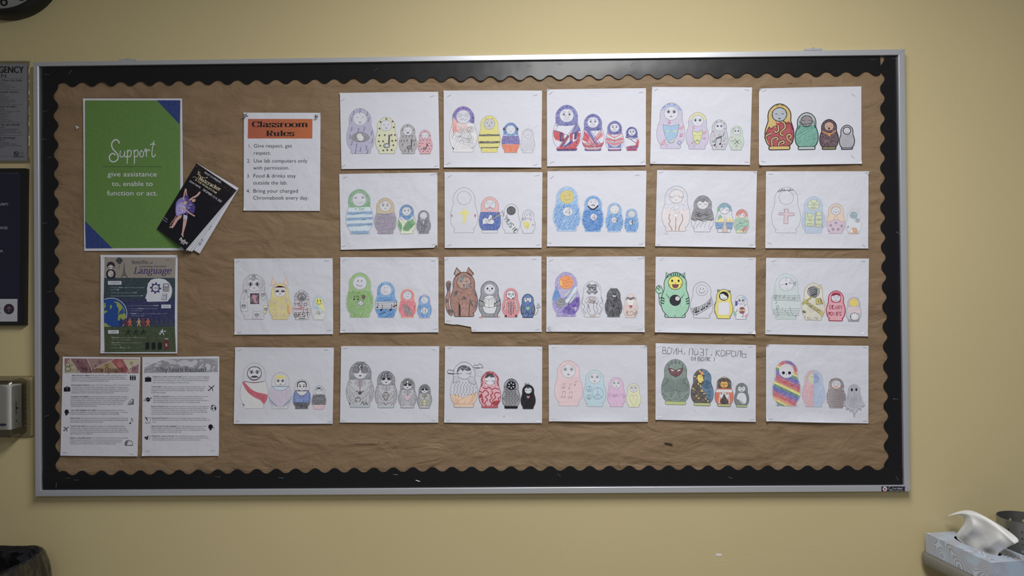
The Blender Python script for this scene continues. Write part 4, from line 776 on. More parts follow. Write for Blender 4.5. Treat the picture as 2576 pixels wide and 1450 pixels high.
for x0, x1, y0, y1 in ((-21, 3, 18, 54), (6, 23, 16, 58)):
    m_ = (y0 + y1) / 2; xc = (x0 + x1) / 2; u_ = ' '.join('%g %g' % q for q in ((x0, y0), (x1, y0), (x1, y1), (x0, y1)))
    b.F(u_, 'bfcaa8', .2, 0, 0, G1, .03).L('%g %g %g %g' % (x0, m_, x1, m_), G1, .03).O(xc, m_, 3.6, 3, G1, .035).L('%g %g %g %g %g %g %g %g' % (xc - 6, y1, xc - 6, y1 - 11, xc + 6, y1 - 10, xc + 6, y1), G1, .035, 0).L('%g %g %g %g %g %g %g %g' % (xc - 6, y0, xc - 6, y0 + 8, xc + 6, y0 + 8, xc + 6, y0), G1, .035, 0).L('%g %g %g %g %g %g' % (xc - 3, y0, xc, y0 + 4, xc + 3, y0), G1, .03)
c.b('cbb7c8', .3, 0, 44).H('b9a2ba', 60, 2.6, .03, 0, 40, 'a').F('-31 39 -26 56 -22 70 -23 82 -14 94 0 99 14 94 23 82 22 70 27 56 31 39 16 42 4 48 0 50 -4 48 -14 42', 'd6bfa8', .25).L('-31 39 -16 41 -4 47 0 50 4 47 16 41 31 38', G1, .03).F('-5 48 -4 56 0 58 4 56 6 48 2 46', 'd6c2c4', .1, 0, 1, G1)
for x, y in ((0, 36), (-16, 27), (19, 25), (-9, 14), (8, 14)): c.E(x, y, 3.6, 3.8, '8d7d98', .4, '5d4d6a', .025).E(x, y, 1.4, 1.4, 'cbb7c8')
c.o('8d8490').fc().L('-12 84 0 90 12 84/-15 78 -8 88', 'b08a70', .03).e('-', G1, y=80, sz=.5, dx=3).E(-8, 73, 2, 2, 'b8a0ac').E(9, 72, 2.4, 2, 'b8a0ac').E(0, 71, 2.6, 1.8, '8d7d88')
d.b('c9d0da', .3).o('9aa2ae').fc('9cb0bc', .03, '8a98a4', .3).H('7f98a8', 30, 2.2, .035, reg='f').E(15, 55, 9, 9, 'a2a7b2', .3, '8a8d98').H('8f949f', 20, 2.4, .03, poly='8 48 22 48 22 62 8 62').L('-24 22 -20 32/-26 24 -22 34/-25 28 -20 28', G1, .04).F('-6 24 10 24 16 8 -2 4', 'cf9f76', .2, 0, 1, '8a5a40').F('-6 24 -20 2 -10 2 -2 4', 'd8d8de', 0, 0, 1, '8a5a40').F('-20 1 20 1 18 6 -16 5', 'c89a7a', .3)
put(S, (1927, 431.2, 2185, 431.2, 2184, 625.6, 1925, 624.8), 'dolls, one holding green playing fields, one beside a tent', [(1939, 438, 1), (2180, 437, -32), (2172.5, 618, -41), (1935.5, 611.5, -26)], m='paper_crumpled', seed=10, bow=1.2)
# --- row 3
setref('afb0b9'); S = Sheet(); a, b, c, d = base(S)
a.b('b2b3ba', .3).H('9b9ca3', 60, 3, .03, 0, 60, 'a').H('7c7d84', 75, 1.9, .035, 60, 100).L('-22 50 -16 56 -12 48 -8 54 -6 46/-26 48 -22 42 -20 50/-16 46 -10 50 -4 44', G1, .035).F('-8 57 11 57 11 34 -8 34', '3c2f38', .2, 0, 1, K, .04).F('-4 54 6 52 4 44 8 36 2 36 -2 44', 'a06878', .5, 1).H('b07888', 70, 2.6, .03, poly='-7 55 10 55 10 36 -7 36')
for p, (x, y), s_ in (('-31 38 -14 38 -14 17 -31 17', (-23, 29), 1), ('-2 18 14 17 15 1 -3 1', (6, 9), .9), ('12 60 20 64 29 50 18 40', (20, 54), .8), ('22 30 31 30 30 12 21 13', (26, 22), .7), ('-12 99 10 99 8 90 -10 90', (0, 94), .8), ('-23 64 -14 66 -14 58 -23 58', (-18, 62), .5)):
    a.F(p, 'aeb0b6' if x != 26 else 'c3bf90', .3, 0, 1, G1, .028).E(x, y, 5 * s_, 4.6 * s_, 'a9abb2', .1, K, .035).E(x - 2 * s_, y + 1, 1.2 * s_, 2 * s_, K).E(x + 2 * s_, y + 1, 1.2 * s_, 2 * s_, K).L('%g %g %g %g %g %g' % (x - 2, y - 1.6, x, y - 3 * s_, x + 2, y - 1.6), K, .028)
a.o().fc('b4b5bc').F('-14 84 -8 91 4 91 14 84 6 88 -2 84 -8 88', '85868d', .3, 1).e('o', K, .035, dx=7.5, y=77, sz=1.4).L('-10 74 -10 68/-7 74 -8 70/9 74 9 68/11 74 12 69', K, .03).m('l', '8a7a80', y=69)
b.b('bcb176', .35).H('b5a552', 45, 2.8, .05, 0, 100).F('-17 96 -12 100 -20 116 -26 92/16 96 11 100 17 117 24 92', 'c9aaa0', .2, 0, 0, 'a07a70').F('-16 98 -13 99 -17 110/14 98 12 100 15 110', 'cfc07c', .2, 0, 0)
for x, y, r in ((-14, 47, 7), (6, 34, 8), (-12, 12, 6), (10, 12, 6), (17, 54, 6), (-14, 28, 4), (-16, 88, 5), (16, 88, 5)): b.F(' '.join('%g %g' % (x + r * k * cos(t * pi / 4) * .8, y + r * k * sin(t * pi / 4)) for t, k in enumerate((1, .35) * 4)), 'b3aab0', .3, 0, 1, '8d7f90')
b.F('20 40 24 36 24 26 27 16 23 16 19 26 20 34', 'c88a5c', .2, 1, 1, 'a05a3c').o('97906a').fc('bcbdc4').F('-12 88 -6 91 6 91 12 88 4 92 -6 93', '8a3c34', .1).L('-14 88 0 92 14 88', '7a2c28', .05).F('-13 78 -9 81 -3 79 -3 75 -12 75/13 78 9 81 3 79 3 75 12 75', '4a3548', .1, 1).L('-12 73 -10 71/10 72 8 71/-2 74 0 71 2 74/0 71 0 68/-5 66 0 69 5 66/-8 84 -4 82 0 84 4 82 8 84', K, .03)
c.b('b0adb2', .3).H('6f6468', 80, 3.4, .035, 60, 100).H('8a6a70', 8, 6, .035, 10, 60, 'a').o(G1, .035).fc('8c8a90', .03, K).H('5a585e', 60, 2, .035, reg='f').E(-5, 78, 4.6, 5, 'c3c4ca', 0, K, .04).E(6, 79, 4.6, 5, 'c3c4ca', 0, K, .04).E(-4, 77, 2, 2.6, K).E(5, 78, 2, 2.6, K).L('-7 68 -3 71 2 71 7 67', K, .06).L('-22 84 -16 90/-22 78 -17 80/20 86 14 92/22 78 17 80/-24 66 -18 70/24 66 18 70/-10 96 -8 90/8 96 6 90', K, .035, 0)
c.T('MO', -23, 46, 12, '3a2a2e', .05, 1.25).E(13, 52, 5, 4.6, 'b6b4ba', 0, K, .06).T('M', 6, 25, 14, '3a2a2e', .05, 1.5).T('knows', -27, 34, 8, '8a3a48', .05, .8).T('BEST', -24, 9, 14, '2f2226', .07, 1.0, 2).L('-10 60 2 40 -6 44/8 46 0 34', 'a04a58', .05).L('-10 4 12 4', K, .07)
d.b('a9b8c8', .35, 45, 100).H('93a9c2', 60, 2.4, .035, 45, 100).b('b4bab6', .3, 0, 46).X(G2, 12, .022, 8, 46, 6).F('4 66 20 62 26 48 30 44 22 40 10 50 0 54', 'cfc478', .3, 1).o('8d949c').fc('c9be62', .03, '9a9450').E(-5, 80, 1.8, 5, K).E(6, 80, 1.8, 5, K).L('-11 74 -6 68 0 66 6 68 11 74', K, .04).L('14 74 24 76 30 70/12 68 24 66', 'cfc478', .04).L('-22 46 -16 52 -10 44 -6 50 0 42/-14 28 -6 34 0 26', G1, .03)
put(S, (589, 651, 836.8, 650, 838.3, 841.3, 589.9, 842.3), 'grey dolls, one lettered mom knows best, one with fox ears', [(597.5, 659, 25), (822, 656, -2), (828, 831.5, 9), (602.5, 836.5, 12)], m='paper_crumpled', seed=11)
setref('b7b9c4'); S = Sheet(); a, b, c, d = base(S)
a.b('86a872', .3, 0, 100, .96).H('6f9a4a', 60, 1.6, .06, 0, 60, 'a').H('6f9a4a', 85, 2, .06, 40, 60, 'a').H('78a252', 80, 1.8, .06, 60, 98).o('6f7f62').fc().e('.', y=81, dx=4).L('-8 75 -4 71 2 70 5 72', K, .045).L('-12 40 -12 48/-3 40 -3 48/-12 48 -3 47.5', K, .05, 0).E(-13, 40, 2, 1.4, K).E(-4, 40, 2, 1.4, K).E(8, 45.5, 3.6, 4.8, '5d4438', .2, K, .02, .3).E(2, 32, 6.2, 5.6, 'b7b9c4', 0, K, .03).L('-1 27 0 32 -1 37/5 27 4 32 6 37', K, .03)
b.b('76a3d0', .35, 44, 100).H('4c86c2', 70, 1.7, .06, 60, 97).H('4c86c2', 8, 1.6, .06, 46, 60, 'a').b('5a8ec4', .3, 0, 24).H('3f7cbc', 20, 1.7, .06, 0, 24, 'a').o('7a8aa4').fc('b9bac4').e('.', y=83, dx=4, sz=.8).L('-7 74 -2 71 5 72', G1, .035).L('-30 46 30 47/-31 40 31 42/-31 35 31 35/-31 29 31 30/-30 24 30 26', K, .035, 0)
for x, y in ((-13, 21), (13, 22), (-24, 29), (22, 31), (28, 34)): b.stem(x, y, 16 if abs(x) < 20 else 12, K, .05, 'c')
c.b('d2828a', .4, 0, 98, .92).H('c9606c', 75, 1.9, .055, 2, 60, 'a').H('c9606c', 60, 2.1, .055, 60, 96).o('cdb47a', .05).fc().e('.', y=83, dx=4, sz=.9).L('-5 75 0 72 5 74', G1, .035).F('-14 46 -2 44 10 30 16 16 12 8 -2 10 -12 24', '8d7f80', .3, 1, 1, '6a5a5c').H('6a5a5c', 55, 2, .035, poly='-14 46 0 42 14 18 8 10 -8 16').L('0 36 6 30/2 32 5 35/4 29 8 32/7 26 10 29', K, .03)
d.b('7ca6d2', .4, 0, 98, .92).H('5288c2', 80, 2, .055, 2, 60, 'a').H('5288c2', 60, 2.2, .055, 60, 95).o('b07888', .04).fc().e('.', y=82, dx=4, sz=.9).L('-5 75 0 72 5 75', G1, .035).E(0, 31, 15, 14, 'bcbec8', 0, G1, .03).L('-8 20 -6 31 -9 42/6 19 5 31 7 43', K, .035).L('-2 36 4 34/-1 30 5 30/-2 25 4 26', K, .03)
put(S, (855.9, 647.3, 1103, 647.3, 1103, 836.6, 855.9, 837.7), 'green, blue and red dolls with baseballs, a football and music notes', [(866.5, 655, 22), (1090, 656, -2), (1095.5, 827.5, 9), (864, 830.5, 10)], m='paper_crumpled', seed=12)
setref('bfc1cc'); S = Sheet(); a, b, c, d = base(S); BR = '9c6f5c'; DB = '4e3a34'
S.ly = 2; Q = a
a.F('-30 2 -39 14 -42 40 -37 56 -40 74 -34 80 -29 76 -31 60 -31 48 -34 34 -32 20 -24 8', BR, .2, 1, 0, K, .05).F('-38 15 -30 18 -26 8 -33 5/-36 56 -31 60 -30 75 -36 77 -39 72/-40.5 30 -35 32 -36 40 -41 40', DB, .3, 0, 0)
a.b(BR, .25).H('8a5c4a', 80, 1.9, .05).F('-22 96 -16 110 -6 99 -18 90/22 96 10 111 6 99 18 90', BR, .2, 0, 0, K, .06).F('-17 106 -12 100 -18 96', '9a9ca2', .1, 0, 0).F('-14 60 -22 54 -24 44 -16 48 -12 56/20 62 26 56 29 42 22 50/12 40 20 36 14 26 12 14/-2 46 8 42 4 38 -6 38/30 38 28 24 22 14 24 30', DB, .4).F('-12 32 -8 22 -8 1 -12 1', K, .1).L('-14 32 -9 24 -9 1/12 28 11 1/14 32 20 24', K, .06).H('ae8270', 85, 2.6, .04, 2, 28, poly='-7 1 10 1 10 28 -7 28').o(K, .06).fc('a98a7c', .05, K, .2).F('-10 90 -2 92 0 80 -12 78/4 72 15 74 12 64 4 64', '7c7a80', .3).L('0 86 0 92/-4 86 -5 91/4 86 5 91', K, .05, 0).e('>', K, .045, dx=5.5).F('-2.5 72 2.5 72 0 69', K, 0).L('0 70 0 67 -3 65/0 67 3 65/-18 73 -10 71/-16 66 -9 69/10 72 24 76/10 69 18 66', K, .035)
b.b('8f9298', .25).H('6f7278', 78, 2, .045).F('-14 55 0 61 14 55 18 40 20 30 14 12 6 9 -8 10 -16 16 -20 30 -18 44', 'c6c8d2', 0, 1, 1, K, .04).F('-31 48 -22 44 -10 36 -8 28 -14 30 -30 32/31 48 22 42 10 34 10 28 16 30 30 34', '84878d', .2, 1, 1, K, .04).L('-31 47 -8 36/31 48 12 37', K, .04)
b.F('-14 52 -2 48 -2 26 -14 29/12 54 -2 48 -2 26 12 28', 'd0d2dc', 0, 0, 1, K, .04).L('-12 46 -5 44/-12 42 -5 40/-12 38 -5 36/2 46 9 48/2 42 9 44/2 38 9 40/2 34 9 36', K, .03, 0).F('-22 2 -30 0 -28 -4 -24 -2 -22 -5 -20 -1 -16 2/20 2 30 2 27 -2 24 0 22 -4 20 0', 'c08a80', .1, 0, 0).o(K, .05).fc().E(-6, 79, 2.2, 3, K).E(7, 79, 2.2, 3, K).F('-2 74 2 74 0 71', K, 0)
c.b('d08a8e', .3).H('c56c74', 70, 2.2, .05).o('a86870', .035).F('-16 80 -12 68 -6 62 6 62 12 68 16 80', '2c2a30', 0, 1).fc('c8cad4', .04, K).E(-6, 79, 4, 3.4, '33323a', 0, K).E(7, 79, 4, 3.4, '33323a', 0, K).E(-6, 79, 2.6, 2, 'c8cad4').E(7, 79, 2.6, 2, 'c8cad4').F('-2 73 3 73 1 69', K, 0).F('-14 68 -6 62 -4 66/14 68 6 62 4 66', K, .0)
c.L('0 54 0 8', K, .07)
for y in (48, 42, 36, 29, 22, 16): c.L('-10 %g 10 %g' % (y, y - 1), K, .10).L('-8 %g 8 %g' % (y, y - 1), 'c8cad4', .035)
for q in (-1, 1): c.L('%g 54 %g 28' % (q * 16, q * 21), K, .17).L('%g 54 %g 28' % (q * 16, q * 21), 'd2d4dc', .10).E(q * 14, 55, 3, 3, 'd2d4dc', 0, K, .03).E(q * 19, 56, 2.6, 2.6, 'd2d4dc', 0, K, .03).E(q * 19, 26, 3, 2.6, 'd2d4dc', 0, K, .03).E(q * 24, 28, 2.6, 2.6, 'd2d4dc', 0, K, .03).F('%g 8 %g 8 %g 1 %g 1' % (q * 14, q * 20, q * 21, q * 14), K, .1)
d.b('4c74b4', .2).H('3a5f9e', 60, 2, .05).F('-30 50 -17 50 -17 14 -27 14/30 50 17 50 17 14 27 14', '2e3038', .2)
for q in (-1, 1):
    for y in (46, 40, 34, 28, 22): d.L('%g %g %g %g' % (q * 19, y, q * 26, y), '9fb0d0', .045)
d.o(K, .05).F('-15 86 -10 84 10 84 15 86 14 66 8 64 4 70 -4 70 -8 64 -14 66', 'c3c5cf', 0, 1, 1, K, .04).E(-6, 78, 2.6, 3.4, K).E(6, 80, 1.2, 1.2, K).E(9, 77, 1.2, 1.2, K).E(4, 76, 1.2, 1.2, K).E(0, 40, 8.5, 9, '8fb8a4', 0, K, .035).L('0 54 0 42', K, .06).T('PS1', -11, 12, 13, '20222c', .05, .95)
d.L('20 8 34 14 42 24 44 36', K, .035).F('38 40 50 42 48 52 40 50', 'b9bcc8', 0, 0, 0, K, .035).L('42 51 42 60/47 52 48 61/50 46 56 46', K, .035).L('-18 2 -14 2/-8 2 -4 2/4 2 8 2/14 2 18 2', K, .06)
put(S, (1117.8, 646.7, 1362, 645.2, 1362.7, 835.6, 1118.9, 835), 'brown cat, book-reading, skeleton and controller dolls, torn at lower left', [(1124.5, 652.5, 33), (1344, 652, 8), (1352, 828.5, 9), (1193, 830.5, 2)], cut=[(0, .95), (1.0, .8), (1.4, .83), (2.0, .72), (2.95, .55), (3.08, .44), (2.98, .36), (2.92, .22), (2.96, .1), (3.05, 0)], seed=13)
staple(1128, 807.5, 2, 'small steel staple above the torn edge of the brown cat sheet', YS - .0012, 'staples holding the doll drawings')
S = Sheet(); a, b, c, d = base(S)
a.b('a39cc6', .45).H('6a4fa8', 30, 2, .05, 0, 45, 'a').H('7a62b4', 55, 2.4, .05, 60, 100).F('-25 66 -30 44 -27 34 -12 44 -16 56 -20 64', '5f86c0', .3, 1).H('3f70b6', 60, 2, .05, poly='-25 66 -30 40 -12 44 -18 60').F('-8 10 20 6 31 30 31 44 16 40 2 26', '6444a4', .4, 1).H('4c2f94', 50, 1.8, .055, poly='-10 8 20 6 31 30 30 44 14 38').F('-4 34 4 32 24 60 22 68 16 60 8 46', 'c2d6e4', .3, 1).L('-4 42 20 66/2 36 24 62', '8fb0cc', .04).L('14 60 -2 40/18 52 8 36 4 26/26 56 14 40', '5a5a70', .03).F('-4 48 8 60 10 56 -2 44/8 34 20 50 22 46 10 30', 'b4b6c4', .1, 1, 1, G1, .025).L('18 16 22 22 20 14 24 18/14 20 26 20', 'cfd2de', .04)
a.E(-11, 31, 10.5, 10, '8e9097', .2, G1, .035).H('74767e', 10, 2, .03, poly='-20 24 -2 24 -2 40 -20 40').O(-10, 35, 6, 3.6, K, .03).E(-10, 35, 2, 2, G1).L('-20 28 -10 26 -2 30', K, .028).o('8a86a8').fc('d98a48', .04, 'b8683a', .15).L('-10 84 -2 80 6 84/-12 78 -4 74 4 78 12 76/-8 70 0 68 8 72/4 86 8 82', 'b8602c', .045).F('-14 80 -14 72 -8 70 -10 80', 'dfa85a', .2, 1)
b.H('c2c4cc', 70, 3, .03).o('7d7f88', .035)
for q in ('-20 76 -16 84 -12 90 -6 94', '20 76 16 86 8 94', '-24 56 -28 40 -20 30 -24 20 -16 10', '24 56 28 42 20 34 26 22 18 8', '-16 50 -8 56 0 52 8 56 16 50', '-20 44 -12 34 -14 20 -6 6', '18 46 12 30 16 18 8 4', '-6 46 -10 30 -4 14', '6 40 4 26 8 12 2 4'): b.L(q, G1, .045)
b.F('-6 56 4 56 10 46 2 44 -6 40 -12 44 -8 50', 'b3a8a8', .2, 1, 1, K).L('-8 52 -2 46 4 50/-6 46 2 42 10 46/-8 42 0 38 8 44/-10 36 -8 26/2 38 10 40 14 34', K, .035).F('-16 88 -6 92 0 84 6 92 14 88 10 78 16 70 8 62 0 68 -8 62 -16 70 -10 78', '5f6168', .45, 0).X('33343c', 9, .035, 62, 94, 5, 10).L('-4 80 0 74 4 80/-3 72 0 76 3 72/-8 86 8 84/-12 74 -4 70/12 74 4 70', 'd0d2dc', .05).F('-2 8 8 4 10 1 -6 1/10 18 16 12 18 6', 'b0a098', .2, 1)
c.b('55565c', .35).H('33343a', 75, 1.6, .055).X('2c2c33', 18, .04, 6, 98, 7, 20).E(3, 73, 10, 7, '2c2c33').F('-5 75 -3 77 -1 75 2 77 5 75 9 77 10 73 8 70 4 69 0 69 -4 71', 'c9cbd4', 0).L('-4 73 10 73/-1 76 -1 70/3 76 3 70/7 76 7 70', K, .03, 0)
d.b('cbbdb8', .3).H('b9a29c', 60, 3, .03, 0, 60, 'a').o('8d8684').F('-20 74 -18 84 -10 88 0 84 10 88 18 84 20 76 10 80 0 72 -10 80', '5f5f66', .2, 1).F('-13 80 0 74 13 80 12 64 8 50 0 44 -8 50 -13 64', 'd4d6de', 0, 1, 1, G1).e('>', G1, .028, dx=5.5, y=75).L('-6 66 0 64 6 66', G1, .03).F('0 40 -6 47 -5 53 -1 53 0 51 2 53 6 52 7 47', '9c3a44', .1).L('0 40 0 34/4 42 6 38/-6 60 -3 56', '8a5a60', .028).L('-18 30 -16 10/-20 20 -12 22 -12 10 8 12 16 22/-14 26 -8 26/-4 22 4 26 12 22/20 36 24 20 16 6', '7a6258', .045).F('14 18 26 30 28 18 18 6', 'a08a80', .3, 1)
S.ly = 5; S.line([(.1, .3), (.35, .55), (.25, .1), (.6, .35)], '5a5a62', .03, sm=True); S.line([(.05, .5), (.3, .25), (.5, .6), (.9, .1)], '8b8c94', .02, sm=True); S.ell(2.5, .15, .04, .04, '6a6a70')
put(S, (1375, 646.3, 1622, 645.2, 1621.6, 836, 1374.2, 835), 'purple galaxy doll with an orange planet face and dark shaggy dolls', [(1386, 655, 25), (1610, 650, 1), (1610.5, 827, 14), (1385, 832, -30)], m='paper_crumpled', seed=14)
S = Sheet(); a, b, c, d = base(S); GR = '94c3a8'; YE = 'd8cb58'
a.F('-26 24 -34 30 -36 50 -42 58 -40 68 -33 70 -28 62 -26 46', GR, .15, 1, 0, K, .06).L('-41 66 -34 60/-38 70 -32 64/-36 52 -29 54/-35 42 -28 44/-33 34 -27 36', K, .08)
a.b(GR, .12).H('7cb497', 78, 2.2, .05).F('-20 99 -21 86 -10 94/20 99 21 86 10 94', GR, .1, 0, 0, K, .06).L('-18 94 -16 90/18 94 16 90', K, .08).L('-10 97 -8 91/-5 99 -4 92/0 99 0 92/5 99 4 92/10 97 8 91', '22503c', .11, 0)
for q in (-1, 1): a.L('%g 44 %g 40/%g 38 %g 35/%g 32 %g 30' % (q * 29, q * 23, q * 30, q * 23, q * 30, q * 24), K, .11, 0).L('%g 52 %g 42 %g 36/%g 46 %g 40' % (q * 20, q * 12, q * 8, q * 16, q * 10), K, .045).L('%g 7 %g 4/%g 6 %g 2' % (q * 22, q * 16, q * 19, q * 14), K, .045)
a.L('0 6 0 1', K, .05).E(0, 38, 12.5, 12.5, '26272e', .05).E(5, 42, 4.6, 4.8, 'd2d4dc').O(5, 44, 1.6, 1.6, K).O(5, 40.5, 1.8, 1.8, K).o(K, .07).fc(YE, .06, K).E(-7, 81, 2.2, 2.8, K).E(7, 81, 2.2, 2.8, K).E(0, 76, .9, .9, K).F('-7 73 7 73 5 67 0 65 -5 67', '7d4560', 0, 0, 1, K, .05).L('-14 74 -10 73/-13 70 -10 71/14 75 10 73/13 71 10 71', K, .04)
b.o('5c5d65', .035).fc().L('-4 83 -4 78/4 83 4 78', K, .05, 0).L('-8 74 -4 70 0 69 4 70 8 74', K, .045).L('-12 78 -8 76/9 77 13 76', '84a8a0', .04)
for k in range(5): b.L('%g %g %g %g %g %g %g %g' % (-29 + k * 1.6, 26 - k * 4.2, -8, 31 - k * 4.6, 12, 42 - k * 4.5, 26 + k * .6, 58 - k * 5), K, .038)
for x, y in ((-16, 16), (-10, 18), (0, 24), (6, 28), (14, 32), (20, 40)): b.stem(x, y, 12, K, .045, 'c')
b.L('-20 24 -14 30 -18 14 -24 18 -16 22 -12 10 -16 8', K, .045)
c.b(YE, .12).H('cdbd44', 80, 2.6, .05).L('-19 90 -22 96 -17 98 -12 95/19 88 22 93 18 96 13 94', K, .05).E(-17, 94, 3.4, 3, 'e0d68c', 0, K, .04).E(17, 92, 3.4, 3, 'e0d68c', 0, K, .04).F('-18 50 -14 56 14 56 19 50 19 18 14 13 -14 13 -18 20', 'c8cad2', .1, 1, 1, 'b0a85c').L('-27 56 -29 52/-29 50 -31 46/-29 44 -31 40/-29 38 -31 34/-28 26 -30 22/-26 20 -28 16', K, .05).o(K, .05).fc('26272e', .04, K).F('-12 82 -2 84 6 78 10 76 12 70 6 65 -4 65 -11 70', 'cfd1da', 0, 1).E(-6, 79, .9, 1.8, K).L('-6 71 0 69 6 71', K, .045)
d.b('c9cbd6', .1).o('7d7f8a', .04).F('-18 88 -10 96 0 99 0 88 -10 86', 'd0d4e0', 0).F('2 88 4 98 16 92 22 80 16 76 12 84', '8fb8dc', .2).F('-24 76 -16 76 -14 60 -22 54 -26 62', '3b3f8c', .15).F('-31 34 -22 30 -18 18 -24 12 -30 22', '7fae8c', .2, 1).F('18 20 26 24 26 8 20 4 14 12', 'c88ab4', .2, 1).E(4, 37, 12.5, 14, '8c4a4c', .1, K, .03).F('4 37 -8 44 -8 32/4 37 14 44 16 32', 'd0b478', .1).E(4, 37, 3, 3, 'd4d6de', 0, K).stem(-19, 32, 9, K, .035).stem(14, 56, 9, K, .035).stem(6, 10, 12, K, .035).fc().e('o', K, dx=7, y=78, sz=1.3).m('f', y=67, sz=.6)
put(S, (1649.3, 646.2, 1901.5, 648.4, 1899.5, 840.7, 1647.3, 836.5), 'green striped cat, music sash, yellow bear and record dolls', [(1665.5, 652, 32), (1889, 652, 0), (1887.5, 835.5, 13), (1657, 830.5, 3)], seed=15, bow=1.2)
S = Sheet(); a, b, c, d = base(S)
a.b('b9c6c8', .3).H('a9bab8', 80, 3, .028).b('a9bcb8', .3, 0, 8).o('8b989c', .035).fc('c4c6d2').L('-14 74 -4 77/4 78 12 86/0 92 -1 82/2 68 3 62', '6a5f68', .03).E(0, 77, 2.2, 2, '4a2a30').E(8, 79, .9, .9, K).L('8 79 17 79/17 76 20 77 17 80 20 81 17 83/16 75 19 73', K, .035)
for k in range(4): a.L('%g %g %g %g' % (-28, 51 - k * 3, 30, 52.5 - k * 4), '4f4f58', .03, 0).L('%g %g %g %g' % (-28, 21 - k * 3.4, 28, 24 - k * 5), '4f4f58', .03, 0)
a.L('-24 46 -19 50 -22 54 -24 50 -20 36 -24 34/-20 22 -15 26 -18 30 -20 26 -16 8 -20 8', '4f4f58', .035).stem(-14, 50, 4, '4f4f58', .03, 'c').stem(-5, 48, 6, '4f4f58', .03, 'c').stem(5, 46, 4, '4f4f58', .03, 'c').L('12 42 14 47 18 47 17 41', '4f4f58', .035, 0)
for i, (x, y) in enumerate(((-8, 24), (-2, 19), (3, 15), (8, 27), (9, 21), (11, 16), (14, 12), (20, 9), (6, 10))): a.stem(x, y - 2, 4, '5a5560', .028, 'c')
b.b('c6c5b6', .35).H('b5ae74', 80, 4, .03, 8, 60, 'a').o('8d865a', .045).L('12 92 22 96/16 86 24 88', '9a9040', .05)
b.E(0, 77, 16, 15, '9b9ba2', .2, K, .04)
for k in range(6): b.L('%g %g %g %g %g %g' % (-14 + k * 1.4, 84 - k * 5, -2, 88 - k * 4.4, 10, 84 - k * 2.6), '2e2e35', .085)
for r in (2, 4.4, 6.4): b.O(2, 66, r, r * .8, '2e2e35', .04)
b.L('12 92 8 88/20 90 15 84', 'b0a44c', .09).L('-3 64 -30 42', 'a39a4c', .13).L('-3 66 -31 44/-3 61 -28 40', K, .022).F('-26 56 31 18 31 10 26 10 -24 50', 'b3a850', .2).L('-24 56 30 20/-26 50 26 10', '6f6838', .03, 0).F('6 58 18 60 20 44 8 42', 'bcae50', .15, 0, 1, K, .035).F('18 60 22 44 26 44 20 58', 'a89c48', .15, 0, 1, K, .03).T('1', 9, 46, 10, K, .05, 1.4)
b.T('FORENSICS', -20, 41, 7.5, '55554a', .04, .74, -32, 1.4).L('-12 36 2 24/-16 32 -4 22', '77766a', .022).E(-24, 22, 5, 2.6, '55554a', .2, K, .03, -.9).T('CSI / FBI', -15, 1.5, 6, '6a6a60', .03, .72, 2)
c.b('d79ba6', .35, 0, 98, .93).H('cc7f8e', 75, 2.4, .04).o('9c3a52', .10).F('-17 78 -12 92 0 95 12 92 17 78 15 64 8 60 -8 60 -15 64', 'a84258', .2, 1).fc('c4c5d0', .05, '9c3a52').F('-15 82 -8 92 8 92 15 82 2 86', '8c2c44', 0, 1).e('-', '7a3a4c', y=78).L('-8 84 -3 80/3 80 9 83/-1 73 1 73/-5 68 5 67', '7a3a4c', .035).L('14 66 16 60', '9c3a52', .04).T('SCARY', -22, 38, 13, '8c2a44', .07, .76).T('MOVIES', -25, 17, 12, '8c2a44', .07, .72)
d.b('b6b8c4', .4).H('9fa1ac', 20, 2.6, .03, 0, 35, 'a').F('-26 54 26 54 30 40 0 34 -30 40', 'cdb6bc', .5, 1).b('b0b1b4', .35, 60, 100).H('a9a4a0', 60, 2.4, .03, 60, 100).b('85878f', .3, 0, 8).o('8a8b94', .05).E(0, 77, 19, 18, 'd2b88c', .35).fc('d3bf56', .05, 'c8a850', .1).L('0 77 3 77', 'c8b050', .1).E(4, 19, 17, 16.5, 'cbcdd6', 0, K, .045).L('4 32 2 29/12 28 10 26/14 18 12 18/10 8 9 11/2 4 3 8/-6 8 -4 11/-10 18 -7 18/-6 28 -4 26', K, .05, 0).F('-12 28 -12 10 -10 18', '55565e', .2)
put(S, (1927.2, 648.9, 2186, 651, 2183.2, 846.9, 1925, 841.4), 'dolls about music staves, forensics and scary movies', [(1946.5, 656.5, 20), (2171, 657, -4), (2171, 838.5, 36), (1933.5, 832, -10)], m='paper_crumpled', seed=16, bow=1.2)
